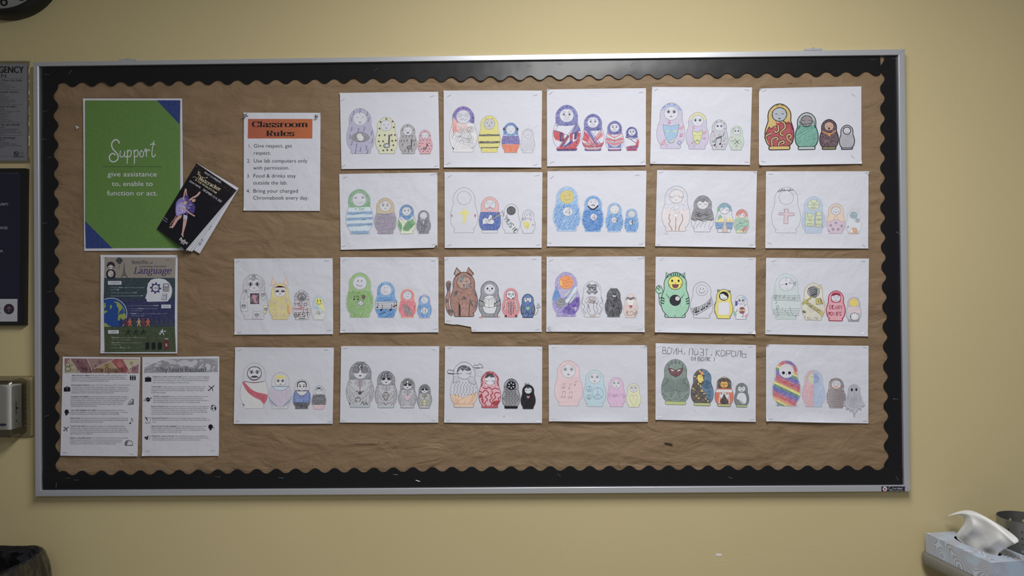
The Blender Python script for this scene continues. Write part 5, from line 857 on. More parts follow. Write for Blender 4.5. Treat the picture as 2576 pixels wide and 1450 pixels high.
# --- row 4
setref('a9aab5'); S = Sheet(); a, b, c, d = base(S)
a.b('b2b1b5', .2, 0, 58).o('77787f').L('-23 60 -10 57.5 0 57 12 58 23 60/-22 59 0 56 22 59.5', '6a4a54', .05).F('-26 56 -22 58 -8 44 6 36 30 30 30 20 22 10 14 18 -2 26 -16 38', 'a84a5a', .15, 1).H('94384a', 60, 2, .045, poly='-24 56 -8 42 8 34 30 28 24 12 12 20 -4 28 -16 38').fc('b0b1ba', .08, '4c4a50').L('-13 86 -8 90 0 91 8 90 13 86', '4c4a50', .08).L('-14 72 -10 66 0 63 10 66 14 72', '584c54', .09).e('o', '3c3a40', .035, y=79, sz=1.1).L('-12 83 -2 82/3 83 12 82', '3c3a40', .04).F('-10 67 -5 71 0 72 6 71 10 67 5 68 0 67 -5 68', '3c3a40', 0, 1)
b.F('-26 55 -28 40 -20 18 0 1 16 8 28 30 27 52 20 58 10 54 0 52 -10 54 -20 58', 'aaa2b2', .3).H('9b8ea8', 80, 2.4, .04, poly='-26 55 -28 38 -18 16 0 2 14 8 27 32 26 54 0 50').F('-22 60 22 60 14 52 0 49 -14 52', 'a4b3c0', .2).F('-30 26 -26 16 -14 8 -8 8 -22 24/30 26 26 16 14 8 8 8 22 24', '8a93a8', .3).L('-24 61 24 61/-22 60 -12 52 0 50 12 52 22 60/-31 34 -22 18 -8 6/31 34 22 18 8 6', '5c6688', .045).o('77787f').fc('b3b4bc').F('-14 82 -8 91 8 91 14 84 8 82 2 86 -2 81 -6 85 -10 80', 'c3b25c', .15, 1, 0).L('-6 84 -2 88/2 84 4 88', '9a8c40', .03).e('o', K, .03, y=76, sz=1.1).m('l', '4c4250', y=67)
c.b('6f82b4', .3, 20, 61).H('4f66a0', 80, 2, .045, 20, 58, 'a').F('-22 61 22 61 12 50 4 44 0 38 -4 44 -12 50', 'b0b1ba', 0, 0, 1, '2c2c40', .05).F('-4 46 4 46 0 36', '8a9ab8', 0, 0, 1, '2c2c40', .035).L('-23 62 23 62', '2c2c40', .06).L('-26 56 -24 24/26 56 24 24', '3c4a78', .05).b('5f6068', .35, 0, 20).H('2e2e34', 6, 1.7, .05, 0, 20, 'a').L('-30 21 30 22', '2e2e34', .06).o('77787f').fc('b3b4bc').L('-15 74 -14 88 -4 93 8 92 14 84 14 74', '4a3a3c', .12).e('o', K, .03, y=76, sz=.9).L('-10 82 -3 83/3 83 10 82/-3 68 0 69 4 68', '4a3a3c', .035)
d.b('75767c', .3, 18, 62).H('4e4f56', 4, 2, .045, 18, 62, 'a').b('c2a4ac', .35, 0, 18).H('b08f99', 60, 2.6, .035, 0, 16, 'a').o('84858d').fc('b4b5bd').F('-14 84 -6 88 0 84 8 90 14 84 6 92 -8 92', '3f4a60', .1).L('-15 80 0 86 15 80', '3f4a60', .07).O(-6, 76, 3, 2.4, G1, .03).O(7, 76, 3, 2.4, G1, .03).L('0 78 1 72 -1 70/-4 66 4 67', G1, .03)
put(S, (591.5, 874, 840, 875, 836.8, 1066.5, 588, 1067), 'dolls, a bearded one with a red sash and a blond one', [(603, 881, 19), (821, 880, -1), (829.5, 1061, 2), (598, 1059.5, 3)], seed=17)
setref('b2b3be'); S = Sheet(); a, b, c, d = base(S)
for q, dk in ((a, '7f8087'), (b, '84858c'), (c, '8d8e95'), (d, '77787e')):
    q.b('a9aab2' if q is not d else 'a3a49f', .35, 0, 60).H('94959c', 65, 3, .03, 0, 60, 'a', skip=.4).b(dk, .4, 60, 100).H('55565d', 30, 2.0, .035, 60, 100).X('4c4d54', 12, .024, 80, 99, 4, 18).o('63646b', .045)
    for s_ in (-1, 1):
        f = lambda t, s_=s_: ' '.join('%g %g' % (s_ * float(t.split()[i]), float(t.split()[i + 1])) for i in range(0, len(t.split()), 2))
        for t in ('20 46 12 36 4 32 2 26', '20 46 22 40 18 30 12 22 6 20 3 26', '26 46 29 36 26 24 20 14', '16 66 22 62 24 54 20 56 18 50', '4 60 3 52 5 46 7 52 6 60', '10 60 9 54 11 50 12 56', '14 28 12 24', '10 32 8 28', '18 34 16 30', '22 28 20 22', '16 18 8 12 4 14', '24 50 27 44', '8 8 12 12 16 8 12 6'): q.L(f(t), '5c5d64', .03)
    q.H('6d6e76', 78, 2.6, .035, 8, 60, 'a', poly='-31 60 -20 58 -22 40 -18 16 -10 8 -26 8 -31 30').H('6d6e76', 102, 2.6, .035, 8, 60, 'a', poly='31 60 20 58 22 40 18 16 10 8 26 8 31 30').H('85868d', 60, 3.4, .025, 10, 40, 'a', skip=.6)
    q.L('0 60 0 30', '4a4048', .05).fc('b3b4bd', .035, '55565d').F('-16 80 -12 88 -4 90 -2 82 -4 76 -12 75/16 80 12 88 4 90 2 82 4 76 12 75', '6a6b72', .2, 1, 0, '3d3e45', .035).O(0, 88, 5, 5.4, K, .045).F('0 84 3 86 3 90 0 93', '33343a', 0, 0, 0).E(0, 69, 2.8, 1.4, '3a3038')
    for k in range(5): t = (-16 + 8 * k, 92 + (k % 2) * 2 + (2 if k == 2 else 0)); q.F('%g %g %g %g %g %g' % (t[0] - 2.5, t[1] - 4, t[0], t[1], t[0] + 2.5, t[1] - 4), 'b8b9c2', 0, 0, 0, '4a4b52', .025)
a.F('-4 60 -3 50 -1 44 0 36 2 44 4 50 5 60', '8a7a88', .3, 1).E(0, 32, 3.6, 3.4, '3a363e', .1).L('-8 36 -4 34/8 36 4 34/-6 12 -10 18 -4 22 2 18 -2 12/2 6 6 12 10 6 14 10 18 5', '44454c', .05).b('9aa4ac', .2, 0, 5)
b.E(-7, 79, 4, 3, '2c2c33').E(7, 79, 4, 3, '2c2c33').L('-10 36 0 20 10 36/-6 14 0 8 6 14/-3 32 -6 40 0 42 6 38 3 30', '5a4a4a', .05).b('9aa8ae', .2, 0, 5)
c.F('-12 79 -4 82 -3 75 -10 75/12 79 4 82 3 75 10 75', '2c2c33', 0, 1).E(0, 88, 4.4, 4.6, 'd8d9e0', 0, K, .05).F('0 24 -11 34 -10 42 -4 44 0 40 4 44 10 42 11 34', 'b4a2ac', .3, 1, 1, '8d7a84')
d.E(-7, 78, 4.6, 4.4, '222228').E(8, 78, 4.6, 4.4, '222228').F('-10 30 0 36 10 30 8 16 0 12 -8 16', 'aeae8c', .3, 1, 1, '6c6a4c').L('-12 24 12 24/-6 34 -6 14/6 34 6 14/-10 50 -4 52/4 52 10 50/-8 46 8 46', '5f5d44', .035)
put(S, (858, 871, 1105, 871.5, 1102.6, 1064, 855.3, 1063.8), 'four grey pencil dolls with masks and clasped arms', [(869.5, 876.5, 18), (1091.5, 879, -6), (1092.5, 1057.5, 0), (863, 1059, -2)], seed=18)
setref('b9bbc6'); S = Sheet(); a, b, c, d = base(S)
a.F('-31 28 -14 26 0 22 12 28 31 33 28 16 22 8 22 1 -22 1 -22 8 -28 16', 'd3b097', .15).L('-31 28 -14 26 0 22 12 28 31 33/-26 22 -18 12 -16 8/-20 26 -16 14/-12 26 -14 12 -8 8/26 30 20 16 16 10/20 30 18 18 10 8/0 20 -12 14 -16 8/4 16 0 8/-20 7.5 20 7.5', '9a7258', .035)
k = 0
for y in range(54, 24, -5):
    for x in range(-24, 28, 7):
        xx = x + (3 if (k // 8) % 2 else 0) + (y * 7 % 3); k += 1
        if abs(xx) < hw(y / 100) * 92: a.L('%g %g %g %g' % (xx, y + 2, xx, y - 1), '55606c', .045).E(xx, y - 1, .9, 1.1, '77828e')
a.F('-24 60 -24 68 -14 66 -10 58 -16 56 -22 54', 'aeb0b9', .2, 1, 1, G1).F('24 66 14 68 8 62 12 56 18 52 26 52', 'aeb0b9', .2, 1, 1, G1).o('5c5d65').fc().F('-16 76 -14 86 -6 92 4 92 12 88 15 82 8 80 2 82 -4 80 -8 84', '44454c', .2, 1).L('-6 88 2 84 8 88 4 92/-12 84 -4 88/-2 80 4 86 10 82', 'b0b1ba', .03).e('u', K, .035, dx=10, y=75, sz=1.3).L('-6 72 0 73 6 72', G2, .02)
a.L('-36 75 -20 74 -12 74/-36 75 -37 80 -32 83 -28 80 -24 82 -22 78/-36 74 -22 73/20 88 42 87/20 90 24 94 30 92 34 96 40 92 42 87/24 86 34 86', K, .035)
for i in range(14): x = 24 + (i * 5) % 16; y = 84 - (i * 7) % 16; a.L('%g %g %g %g' % (x, y, x, y - 2.5), G1, .028)
b.b('cb98a2', .25).o('6d3440', .05)
for q in ('-30 46 -20 42 -14 48 -6 44 -4 36 -12 30 -6 22 -14 14 -10 6', '-28 34 -20 30 -22 20 -16 10', '-20 56 -10 52 -2 56 6 50 14 54 26 50', '28 40 18 42 12 36 16 28 8 20 14 12 10 4', '4 46 8 40 2 34 6 28 0 20 6 12 2 4', '30 30 24 26 26 16 20 10', '-24 58 -20 68 -22 78 -16 88 -8 94', '24 60 20 70 22 80 14 90 4 94', '-8 98 0 95 10 96', '-24 24 -18 22 -20 14'): b.L(q, 'a23c4c', .11).L(q, '6d2c3a', .03)
b.F('6 14 16 20 26 18 28 8 20 6 10 8/-24 40 -30 30 -26 26 -20 34/-14 98 -4 99 4 94 -8 92', '9a2f3e', .1, 1).F('-16 64 -10 68 10 68 16 62 12 58 6 60 0 56 -6 60 -12 56', 'cfa8b0', .1, 1, 1, '8a4652').b('a84656', .2, 0, 6).fc('c3c4cf', .035, '6d3440').F('-14 82 -8 92 4 93 14 84 8 84 4 82 -2 86 -8 82', '3b3b42', .1, 1).L('-4 86 0 80 4 84 2 88', 'b0b1ba', .03).e('u', K, .035, dx=8, y=74, sz=1.2).L('-12 70 -10 66/11 71 12 66', K, .05)
c.b('8f9096', .2, 6, 100)
R_ = random.Random(3); pts_ = [(x + (3 if r % 2 else 0), y) for r, y in enumerate(range(10, 100, 8)) for x in range(-28, 30, 10)]
for x, y in pts_:
    if abs(x) < hw(y / 100) * 84 and ((x / 16) ** 2 + ((y - 76.8) / 16) ** 2) > 1.1: c.F('%g %g %g %g %g %g %g %g' % (x - 4.6, y - 1, x, y + 2.8, x + 4.6, y + 1.4, x, y - 2.6), 'c6c8d2', 0, 0, 1, '44454c', .03).E(x, y, 1.5, 1.6, '1f2026').L('%g %g %g %g' % (x - 5, y - 3.4, x + 4, y - 4.4), '55565d', .03)
c.o('3a3b42', .04).fc('1e1f25', .03, K)
for ang in range(0, 360, 60): c.F(' '.join('%g %g' % (x * cos(radians(ang + 30)) - y * sin(radians(ang + 30)), 76.8 + x * sin(radians(ang + 30)) + y * cos(radians(ang + 30))) for x, y in ((5, 0), (8, 2), (13, 0), (8, -2))), 'c9cbd4', 0, 0, 0)
c.b('1b1c20', 0, 0, 7).L('-20 4 20 4', '1b1c20', .22)
d.b('1c1d22', .03).o('1c1d22', .05).fc('b9bbc6', .03, K).F('-13 84 -6 91 6 91 12 86 4 86 0 82 -6 86', '4a4b52', .1, 1).e('u', K, .03, dx=7, y=77).F('0 41 -7 48 -6 53 -2 53 0 51 2 53 6 53 7 48', 'b0767c', .05).F('-14 99 -16 107 -10 102 -8 110 -4 101/-4 101 0 104 4 108 0 100', '8a8b92', .1, 0, 0, '55565d').L('0 64 0 66', K, .03)
S.ell(6.75, .78, .05, .05, '7a7b83')
put(S, (1119.5, 871.5, 1364, 872.6, 1363.5, 1065, 1117.2, 1063.8), 'rain-cloud, red swirl, eye-covered and solid black dolls', [(1132, 875.5, 18), (1358, 878.5, -17), (1354, 1061, -1), (1128.5, 1058, 7)], seed=19)
S = Sheet(); a, b, c, d = base(S)
for q, c1, c2 in ((a, 'd0b5ba', 'c6a0a6'), (b, 'a9c2cf', '94b6c6'), (c, 'c9a9c6', 'bd93bb'), (d, 'cbccab', 'bfc292')):
    q.b(c1, .3).H(c2, 86 if q is not a else 6, 2.8, .03).o('77757f').fc('c0c1cb' if q is not a else 'bfc0c9').e('o', G1, .024, dx=7, y=80, sz=1.05).E(0, 69, 2.8, 1.6, '8a7880').L('-2 74 0 73 2 74', G2, .02).L('-12 86 -4 91 6 91 12 86', 'a89a90', .03)
a.L('-12 99 -11 95/-6 99 -5 95/0 99 0 95/6 99 5 95/12 97 10 94/-18 92 -15 89/18 92 15 89', 'a89098', .025, 0)
def quav(q, x, y, n=2, dx=4.5, h=9, c_='8c7a82'):
    for i in range(n): q.O(x + dx * i, y, 1.7, 1.5, c_, .028).L('%g %g %g %g' % (x + dx * i + 1.6, y, x + dx * i + 1.8, y + h), c_, .028, 0)
    q.L('%g %g %g %g' % (x + 1.8, y + h, x + dx * (n - 1) + 1.8, y + h), c_, .035)
quav(a, -14, 40); quav(a, 1, 39, 1); a.L('3 48 8 49', '8c7a82', .03); quav(a, 14, 46, 1); a.L('16 55 22 55', '8c7a82', .03); quav(a, -15, 20, 2, 6, 12); quav(a, 0, 19, 2, 6, 12)
for x, y, r in ((-15, 48, 7.5), (8, 36, 15.5), (-16, 26, 6.5)): b.O(x, y, r, r, '6f8894', .03).L('%g %g %g %g/%g %g %g %g %g %g' % (x, y + r, x, y - r, x - r * .7, y - r * .7, x, y, x + r * .7, y - r * .7), '6f8894', .03, 0)
c.T('Family', -24, 32, 13, '9a6a98', .035, .95, 4)
d.L('0 2 -6 16 -16 32 -16 46 -8 52 0 46 1 34/0 46 8 52 16 48 16 34 8 16 2 4', 'a3a678', .035)
put(S, (1380, 867.8, 1627.7, 869, 1630, 1061.9, 1381, 1060.6), 'pale pink, blue, mauve and yellow dolls, the mauve one lettered family', [(1394, 873.5, 9), (1617, 874, -13), (1624.5, 1054.5, 0), (1390.5, 1053, 10)], seed=20)
setref('bdbfca'); S = Sheet(); a, b, c, d = base(S); GG = '75857f'
S.ly = 2; S.hand('ВОИН, ПОЭТ, КОРОЛЬ', 0.75, 7.35, .72, '66676f', .075, .86, -.03, CYR, 1.5, .25, .35); S.hand('(И ВОЛК )', 3.85, 6.62, .44, '5c5d65', .07, .9, 0, CYR, 1.6, .25, .3)
a.b(GG, .2, 8, 100).H('657670', 70, 2.4, .04, 8, 100).b('a5b16c', .2, 0, 8).o('4e5a58', .04).fl('4e5a58', .04)
for s_ in (-1, 1):
    for r in (14, 10.5, 7.5, 4.6, 2): a.O(s_ * 15.5, 43, r * .98, r * 1.05, '3f4b4a', .035)
    a.L('%g 60 %g 52 %g 46 %g 40' % (s_ * 24, s_ * 16, s_ * 22, s_ * 30), '3f4b4a', .04).F('%g 34 %g 24 %g 16 %g 22 %g 30' % (0, s_ * 6, s_ * 10, s_ * 11, s_ * 7), '6b7b76', .2, 1, 1, '3f4b4a').L('%g 14 %g 20 %g 14/%g 8 %g 12 %g 10/%g 20 %g 25 %g 20' % (s_ * 18, s_ * 22, s_ * 25, s_ * 10, s_ * 14, s_ * 18, s_ * 24, s_ * 27, s_ * 29), '3f4b4a', .035).O(s_ * 21, 75, 2.2, 2.6, '3f4b4a').L('%g 96 %g 88/%g 90 %g 82' % (s_ * 9, s_ * 8, s_ * 17, s_ * 14), '3f4b4a', .045, 0)
a.L('0 97 0 88', '3f4b4a', .05).L('-16 80 -13 88 -6 92 0 93 6 92 13 88 16 80/-4 10 0 14 4 10', '3f4b4a', .035).F('-16 80 -12 80 -5 78 0 75 5 78 12 80 16 80 13 70 8 65 0 61 -8 65 -13 70', '6d4448', .15, 0, 1, '3f2c30', .045).F('-11 77 -6 77 -3 73 -9 75/11 77 6 77 3 73 9 75', 'd8d4d8', 0).L('0 74 -2 66 2 66 0 74', '4c2e32', .03).L('-4 64 0 65 4 64', '4c2e32', .03)
b.b('48708c', .25, 8, 100).H('355f80', 80, 2.2, .04, 8, 100).F('0 99 -14 94 -23 80 -22 64 -28 50 -31 34 -26 14 -20 8 12 8 18 18 8 30 -2 40 0 56 6 64 4 72 8 80 0 90', '4a4038', .2)
for i in range(46):
    x = -26 + (i * 17) % 46; y = 9 + (i * 11) % 86
    if y > 40 and x > 0 or (abs(x) > hw(y / 100) * 88): continue
    an = i * 1.3; b.F(' '.join('%g %g' % (x + p * cos(an) - q_ * sin(an), y + p * sin(an) + q_ * cos(an)) for p, q_ in ((-3.6, -2), (3, -2.4), (4, 1.6), (-2.6, 2.6))), ('c9a85c', 'bfa878', '4c4e58')[i % 3], .1, 0, 1, '2e2a28', .02)
for r in (11, 8.4, 6, 3.6, 1.6): b.O(14, 58, r, r * .95, '2c5070', .035)
b.L('6 92 14 86 22 84/4 84 12 80 20 80/16 40 24 36/12 30 24 26/10 20 22 16', '2c5070', .035).F('-11 84 -4 84 2 80 3 72 6 70 2 66 -2 62 -8 62 -12 68 -14 76', 'd3bf5c', .1, 1, 1, '3a2e20', .04).L('-8 77 -4 79 0 77/-4 66 2 66', '3a2e20', .035).F('-6 92 2 92 4 84 -4 84', 'd08a54', .1).E(10, 79, 2, 1.2, '7d9ab0').b('a5b16c', .2, 0, 8).o('4a4a48', .035).fl('4a4a48', .04)
c.b('cf6a48', .15, 8, 60).H('bd5638', 75, 2.6, .04, 8, 58).F('-23 60 23 60 22 84 12 96 0 99 -12 96 -22 84', '4c4340', .15).F('-18 96 18 96 14 99 -14 99', 'b5b6a8', 0).L('-20 90 -12 96 0 99 12 96 20 90', 'c3c4b0', .12).L('-15 86 -18 72/15 86 18 72', 'a3a0a0', .03).F('-16 42 -8 40 0 48 8 40 16 42 12 26 16 10 -14 10 -10 24', 'c9cad2', 0, 0, 1, G1).F('0 42 -6 30 -12 20 -10 9 12 9 14 18 8 28', '4a3c38', .1, 1)
for x in range(-26, 28, 6): c.E(x, 52 - abs(x) * .02, 5, 5.2, 'cfd0d8', 0, '8f9098', .025)
c.E(-4, 46, 3, 3, 'cfd0d8', 0, G1).E(4, 44, 3, 3, 'cfd0d8', 0, G1)
for y in range(12, 44, 5): c.E(-13 - (44 - y) * .12, y, 2, 2.4, 'cfd0d8', 0, '8f9098', .02).E(14 + (44 - y) * .12, y, 2, 2.4, 'cfd0d8', 0, '8f9098', .02)
c.b('a5b16c', .2, 0, 8).o('4a4543', .035).fl('4a4543', .04).E(0, 74, 13.5, 13, 'cf9d4e', .1, '3a2e28', .04).F('-16 82 -8 84 0 82 8 84 16 82 12 92 -12 92', '4c4340', .1, 1).L('-10 75 -6 74 -3 76/10 75 6 74 3 76/0 76 -1 69 2 69/-4 65 0 64 4 65', '3a2e28', .045)
d.b('6a7376', .2, 8, 100).H('59635f', 70, 2.6, .04, 8, 100).F('-13 56 0 60 13 56 20 40 20 24 12 12 -8 14 -20 26 -20 42', 'c6c8d2', .05, 1, 1, '4c5456').L('-29 34 -14 30 0 22 14 12/-27 26 -12 16 0 10', '4c5456', .035).F('-28 34 -14 30 -2 22 8 12 -10 10 -24 16', '6a7376', .15).L('-10 26 0 18 10 12/-6 30 4 22 14 18', 'b4b8be', .07).b('a5b16c', .2, 0, 8).o('4c5456', .035).fl('4c5456', .035).F('-14 82 -8 86 0 80 8 86 14 82 15 72 10 66 0 63 -10 66 -15 72', 'c6c8d2', 0, 1, 1, '4c5456').L('-10 76 -7 79 -4 76/4 76 7 79 10 76/-5 70 -2 68 0 70 2 68 5 70', K, .045).E(0, 73, 1.8, 1.2, K).L('-4 94 0 88 4 94', '4c5456', .04)
put(S, (1649.3, 864, 1901.7, 868.4, 1901, 1062, 1648.8, 1056.5), 'dark painted dolls under hand-lettered Cyrillic title', [(1657.5, 871.5, 23), (1888, 872.5, -1), (1892.5, 1055, -1), (1659.5, 1050, 1)], m='paper_crumpled', seed=21, bow=1.3)
S = Sheet(); a, b, c, d = base(S); RB = ('b8434c', 'cf7a4c', 'd8cf5e', '4c8a58', '3f5aa8', '6a5aa8', 'b05a6c')
n = 0; y = 128
while y > -34:
    t_ = 5.3; s0, s1 = y, y - t_; P = '-32 %g 32 %g 32 %g -32 %g' % (s0 + 14, s0 - 16, s1 - 16, s1 + 14)
    pl = [(x, yy) for x, yy in nums(P)]
    # clip the slanting stripe to the doll by sampling its two edges
    up = []; lo = []
    for k in range(29):
        x = -31 + k * 62 / 28; fy = lambda s_: s_ - (x / 32) * 15 - 1; yu, yl = fy(s0), fy(s1)
        ys_ = [yy for yy in (yl + (yu - yl) * j / 5 for j in range(6)) if .4 < yy < 99.4 and abs(x) <= hw(yy / 100) * 98.5]
        if len(ys_) > 1: up.append((x, max(ys_))); lo.append((x, min(ys_)))
        elif len(up) > 1: a.I.fill(a.tr(up + lo[::-1]), RB[n % 7], .35); up = []; lo = []
        else: up = []; lo = []
    if len(up) > 1: a.I.fill(a.tr(up + lo[::-1]), RB[n % 7], .35)
    n += 1; y -= t_
a.H('50408a', -26, 7, .035).H('8a4a50', -26, 9, .03).o('8a8078').fc('c2c3cc', .05, 'd2d3da').O(0, 76.8, 15.6, 15, '8a8b94', .02).H('adaeb8', 60, 4, .022, reg='f').E(-6.5, 72.5, 3.2, 3.4, '22232a').E(6.5, 72.5, 3.2, 3.4, '22232a').E(0, 69.5, .9, .9, '22232a').L('-2 90 2 86 8 88 12 84', G2, .02)
b.F('0 1 -22 1 -22 8 -31 30 -30 44 -23 62 -23 80 -12 96 0 99', 'c9a3ac', .35).H('bd8490', 86, 2.6, .04, poly='0 1 -22 1 -31 30 -30 44 -23 62 -23 84 -10 97 0 99').F('0 1 22 1 22 8 31 30 30 44 23 62 23 80 12 96 0 99', 'a5b4cf', .35).H('8aa0c4', 60, 2.4, .035, poly='0 1 22 1 31 30 30 44 23 62 23 84 10 97 0 99').L('0 99 0 1', '8a8a9a', .025, 0).o('8f93a4').E(0, 76.8, 15.2, 14.6, 'b9bfa0', .25).F('0 91.5 8 89 14 82 15 74 10 66 0 62', '7d8fc0', .35, 0, 0).L('-9 82 -5 83 -2 81/-8 70 -4 68 0 68', '8a9a58', .04).O(0, 76.8, 15.5, 14.9, '8a8f9a', .025).L('4 80 8 81 11 79', '5a6ea8', .04).L('-8 58 -4 52 -2 56/4 58 8 50', 'b07886', .03)
c.b('b1a9ab', .25)
for x in range(-25, 30, 9):
    for y in range(2, 98, 6):
        for s_ in (-1, 1):
            X0 = x + s_ * 2.2
            if abs(X0) < hw(min(.99, y / 100)) * 92 and (((X0) / 16) ** 2 + ((y + 2 - 76.8) / 16) ** 2) > 1: c.E(X0, y + 2, 3.2, 1.5, '9a8f93', .3, '5f5659', .02, rot=s_ * -.9 + (0 if s_ > 0 else 0))
c.o('6f6669').fc('bcbcc5').L('-6 84 -7 80/0 86 0 82/6 84 7 80', G1, .05).E(-7, 79, 1.8, 3, G2).E(7, 79, 1.8, 3, G2).F('-10 68 -6 73 -2 76 2 76 6 73 10 68 6 64 0 66 -6 64', 'c99a88', .4, 1).L('-6 68 -2 72/6 68 2 72/-2 66 0 62', 'b87a68', .04)
d.o('9a9ba6', .02).F('-22 84 -14 96 0 99 14 96 22 84 26 60 34 34 44 14 38 8 30 12 28 -8 20 2 12 -10 6 -18 2 -34 -4 -20 -8 -4 -14 -14 -22 0 -30 -6 -34 10 -44 12 -34 34 -26 60', 'a5a7b3', .35, 0, 0, '84868f', .025).H('8f919c', 84, 2.6, .03, 2, 98, 'a')
d.L('-20 60 -28 30 -36 14/-10 56 -12 30 -18 4/0 58 0 20 -2 -10/10 56 14 28 22 6/20 60 28 30 38 14/-6 40 -4 10 -8 -2/6 44 8 20 12 -6/-3 -10 0 -34/28 -6 24 10/-30 -4 -24 12', '7f818b', .026).E(-9, 77, 4, 6.4, '202128').E(9, 78, 4, 6.4, '202128').L('-14 88 0 92 14 88/0 90 0 62', '8f919b', .024)
S.ly = 3; S.line([(3.2, 7.35), (3.5, 7.7), (3.9, 8.1), (4.05, 8.45)], 'dadbe2', .035, sm=True); S.line([(2.75, 6.75), (3.1, 7.2), (3.5, 7.65)], 'dcdde4', .05, sm=True)
put(S, (1927, 866.6, 2185, 870.6, 2184.3, 1065.8, 1927, 1060.3), 'rainbow-striped, half red half blue, knitted and ghost dolls', [(1931, 870, 18), (2176.5, 874.5, -9), (2175.5, 1059.5, -6), (1938.5, 1054, 1)], m='paper_crumpled', seed=22, bow=1.3)
# ---------------------------------------------------------------- printed sheets on the board
def unlerp(cs, W, H):
    """photograph pixel -> inches on the sheet with these corners (TL TR BR BL)"""
    TL, TR, BR, BL = cs
    def f(px, py):
        u = v = .5
        for _ in range(8):
            fx = [(BL[k] * (1 - u) + BR[k] * u) * (1 - v) + (TL[k] * (1 - u) + TR[k] * u) * v for k in (0, 1)]
            du = [(BR[k] - BL[k]) * (1 - v) + (TR[k] - TL[k]) * v for k in (0, 1)]
            dv = [(TL[k] * (1 - u) + TR[k] * u) - (BL[k] * (1 - u) + BR[k] * u) for k in (0, 1)]
            D = du[0] * dv[1] - du[1] * dv[0]; ex, ey = px - fx[0], py - fx[1]
            u += (ex * dv[1] - ey * dv[0]) / D; v += (ey * du[0] - ex * du[1]) / D
        return (u * W, v * H)
    return f
class Print:
    """draws on a sheet in crop pixels of the photograph: origin ox oy, scale k"""
    def __init__(s, cs, W, H): s.cs = [(cs[i], cs[i + 1]) for i in (0, 2, 4, 6)]; s.S = Ink(); s.S.W = W; s.S.H = H; s.q = unlerp(s.cs, W, H); s.o = (0, 0, 1); s.pi = W / abs(s.cs[1][0] - s.cs[0][0]) if abs(s.cs[1][0] - s.cs[0][0]) else .04
    def at(s, ox, oy, k): s.o = (ox, oy, k); return s
    def P(s, x, y): return s.q(s.o[0] + x / s.o[2], s.o[1] + y / s.o[2])
    def pts(s, t): return [s.P(x, y) for x, y in (nums(t) if isinstance(t, str) else t)]
    def F(s, t, c, g=0, sm=0):
        for q in t.split('/'): s.S.fill(s.pts(q), c, g, bool(sm))
        return s
    def L(s, t, c, w=1, sm=0, g=0, tp=0, cl=0):
        for q in t.split('/'): s.S.line(s.pts(q), c, w * s.pi / s.o[2], g, bool(cl), bool(sm), bump=False, taper=bool(tp))
        s.S.ly += 1; return s
    def E(s, x, y, rx, ry, c, g=0): p = s.P(x, y); s.S.ell(p[0], p[1], rx * s.pi / s.o[2], ry * s.pi / s.o[2], c, g); return s
    def O(s, x, y, r, c, w=1): p = s.P(x, y); s.S.ring(p[0], p[1], r * s.pi / s.o[2], r * s.pi / s.o[2], c, w * s.pi / s.o[2]); return s
    def T(s, t, x0, x1, y, h, c, bold=False, y1=None, serif=None, ital=0):
        a = s.P(x0, y); b = s.P(x1, y if y1 is None else y1); wd = sqrt((b[0] - a[0]) ** 2 + (b[1] - a[1]) ** 2); an = atan2(b[1] - a[1], b[0] - a[0]); hh = h * s.pi / s.o[2]
        if serif: s.S.serif(t, a[0], a[1], hh, c, wd, nib=serif, ital=ital, ang=an)
        else: s.S.text(t, a[0], a[1], hh, c, bold, wd, ang=an, ital=ital)
        return s
def pstaple(px, py, ang, where): staple(px, py, ang, where, .0060, 'staples holding the posters')
# --- "Support" poster
setref('a6a8ab')
cs = (209, 248, 458, 248, 462, 630.5, 211.7, 631.7); p = Print(cs, 11, 17).at(190, 230, 3.453)
GRN = '486a27'
p.F('82 78 705 78 910 290 911 1362 320 1364 82 1126', GRN, .05).F('705 77 911 77 908 290', '1b2d60', .05).F('82 1126 322 1365 88 1366', '1b2d60', .05)
WH = 'a9adb0'
p.L('378 455 376 436 352 420 328 432 314 462 324 500 352 530 370 560 366 592 340 612 310 608 294 578 304 550 330 540 346 556', WH, 10, 1).L('391 515 386 548 392 568 408 570 424 552 428 518/428 518 426 556 436 572 446 562', WH, 7, 1).L('452 508 452 570 448 630', WH, 7).L('452 532 466 512 482 518 484 545 472 568 454 566', WH, 7, 1).L('508 506 512 570 512 630', WH, 7).L('510 532 526 510 542 518 544 545 532 568 514 566', WH, 7, 1).L('572 514 560 536 562 562 576 572 590 556 588 528 572 514', WH, 7, 1).L('602 528 604 508 614 506 616 570', WH, 7, 1).L('616 530 626 510 640 508 646 520', WH, 7, 1).L('682 432 670 490 664 545 672 570 688 562 694 545/648 466 672 456 694 464', WH, 7, 1)
for i in range(26): x = 236 + i * 20; p.L('%g 655 %g 655' % (x, x + 14), '1c2c1c', 4)
p.T('give assistance', 279, 709, 740, 42, WH).T('to, enable to', 316, 674, 823, 42, WH).T('function or act.', 274, 716, 905, 42, WH)
lay('poster', p.S, p.cs, .0078, M['print'], 'tall green Support poster with dark blue corners and a white border', 'poster', None, seed=31, bow=.5, grid=26)
pstaple(223, 261, 18, 'steel staple in the top left of the green poster'); pstaple(446, 259.5, -30, 'steel staple in the top right of the green poster'); pstaple(217.5, 617, 0, 'steel staple in the bottom left of the green poster')
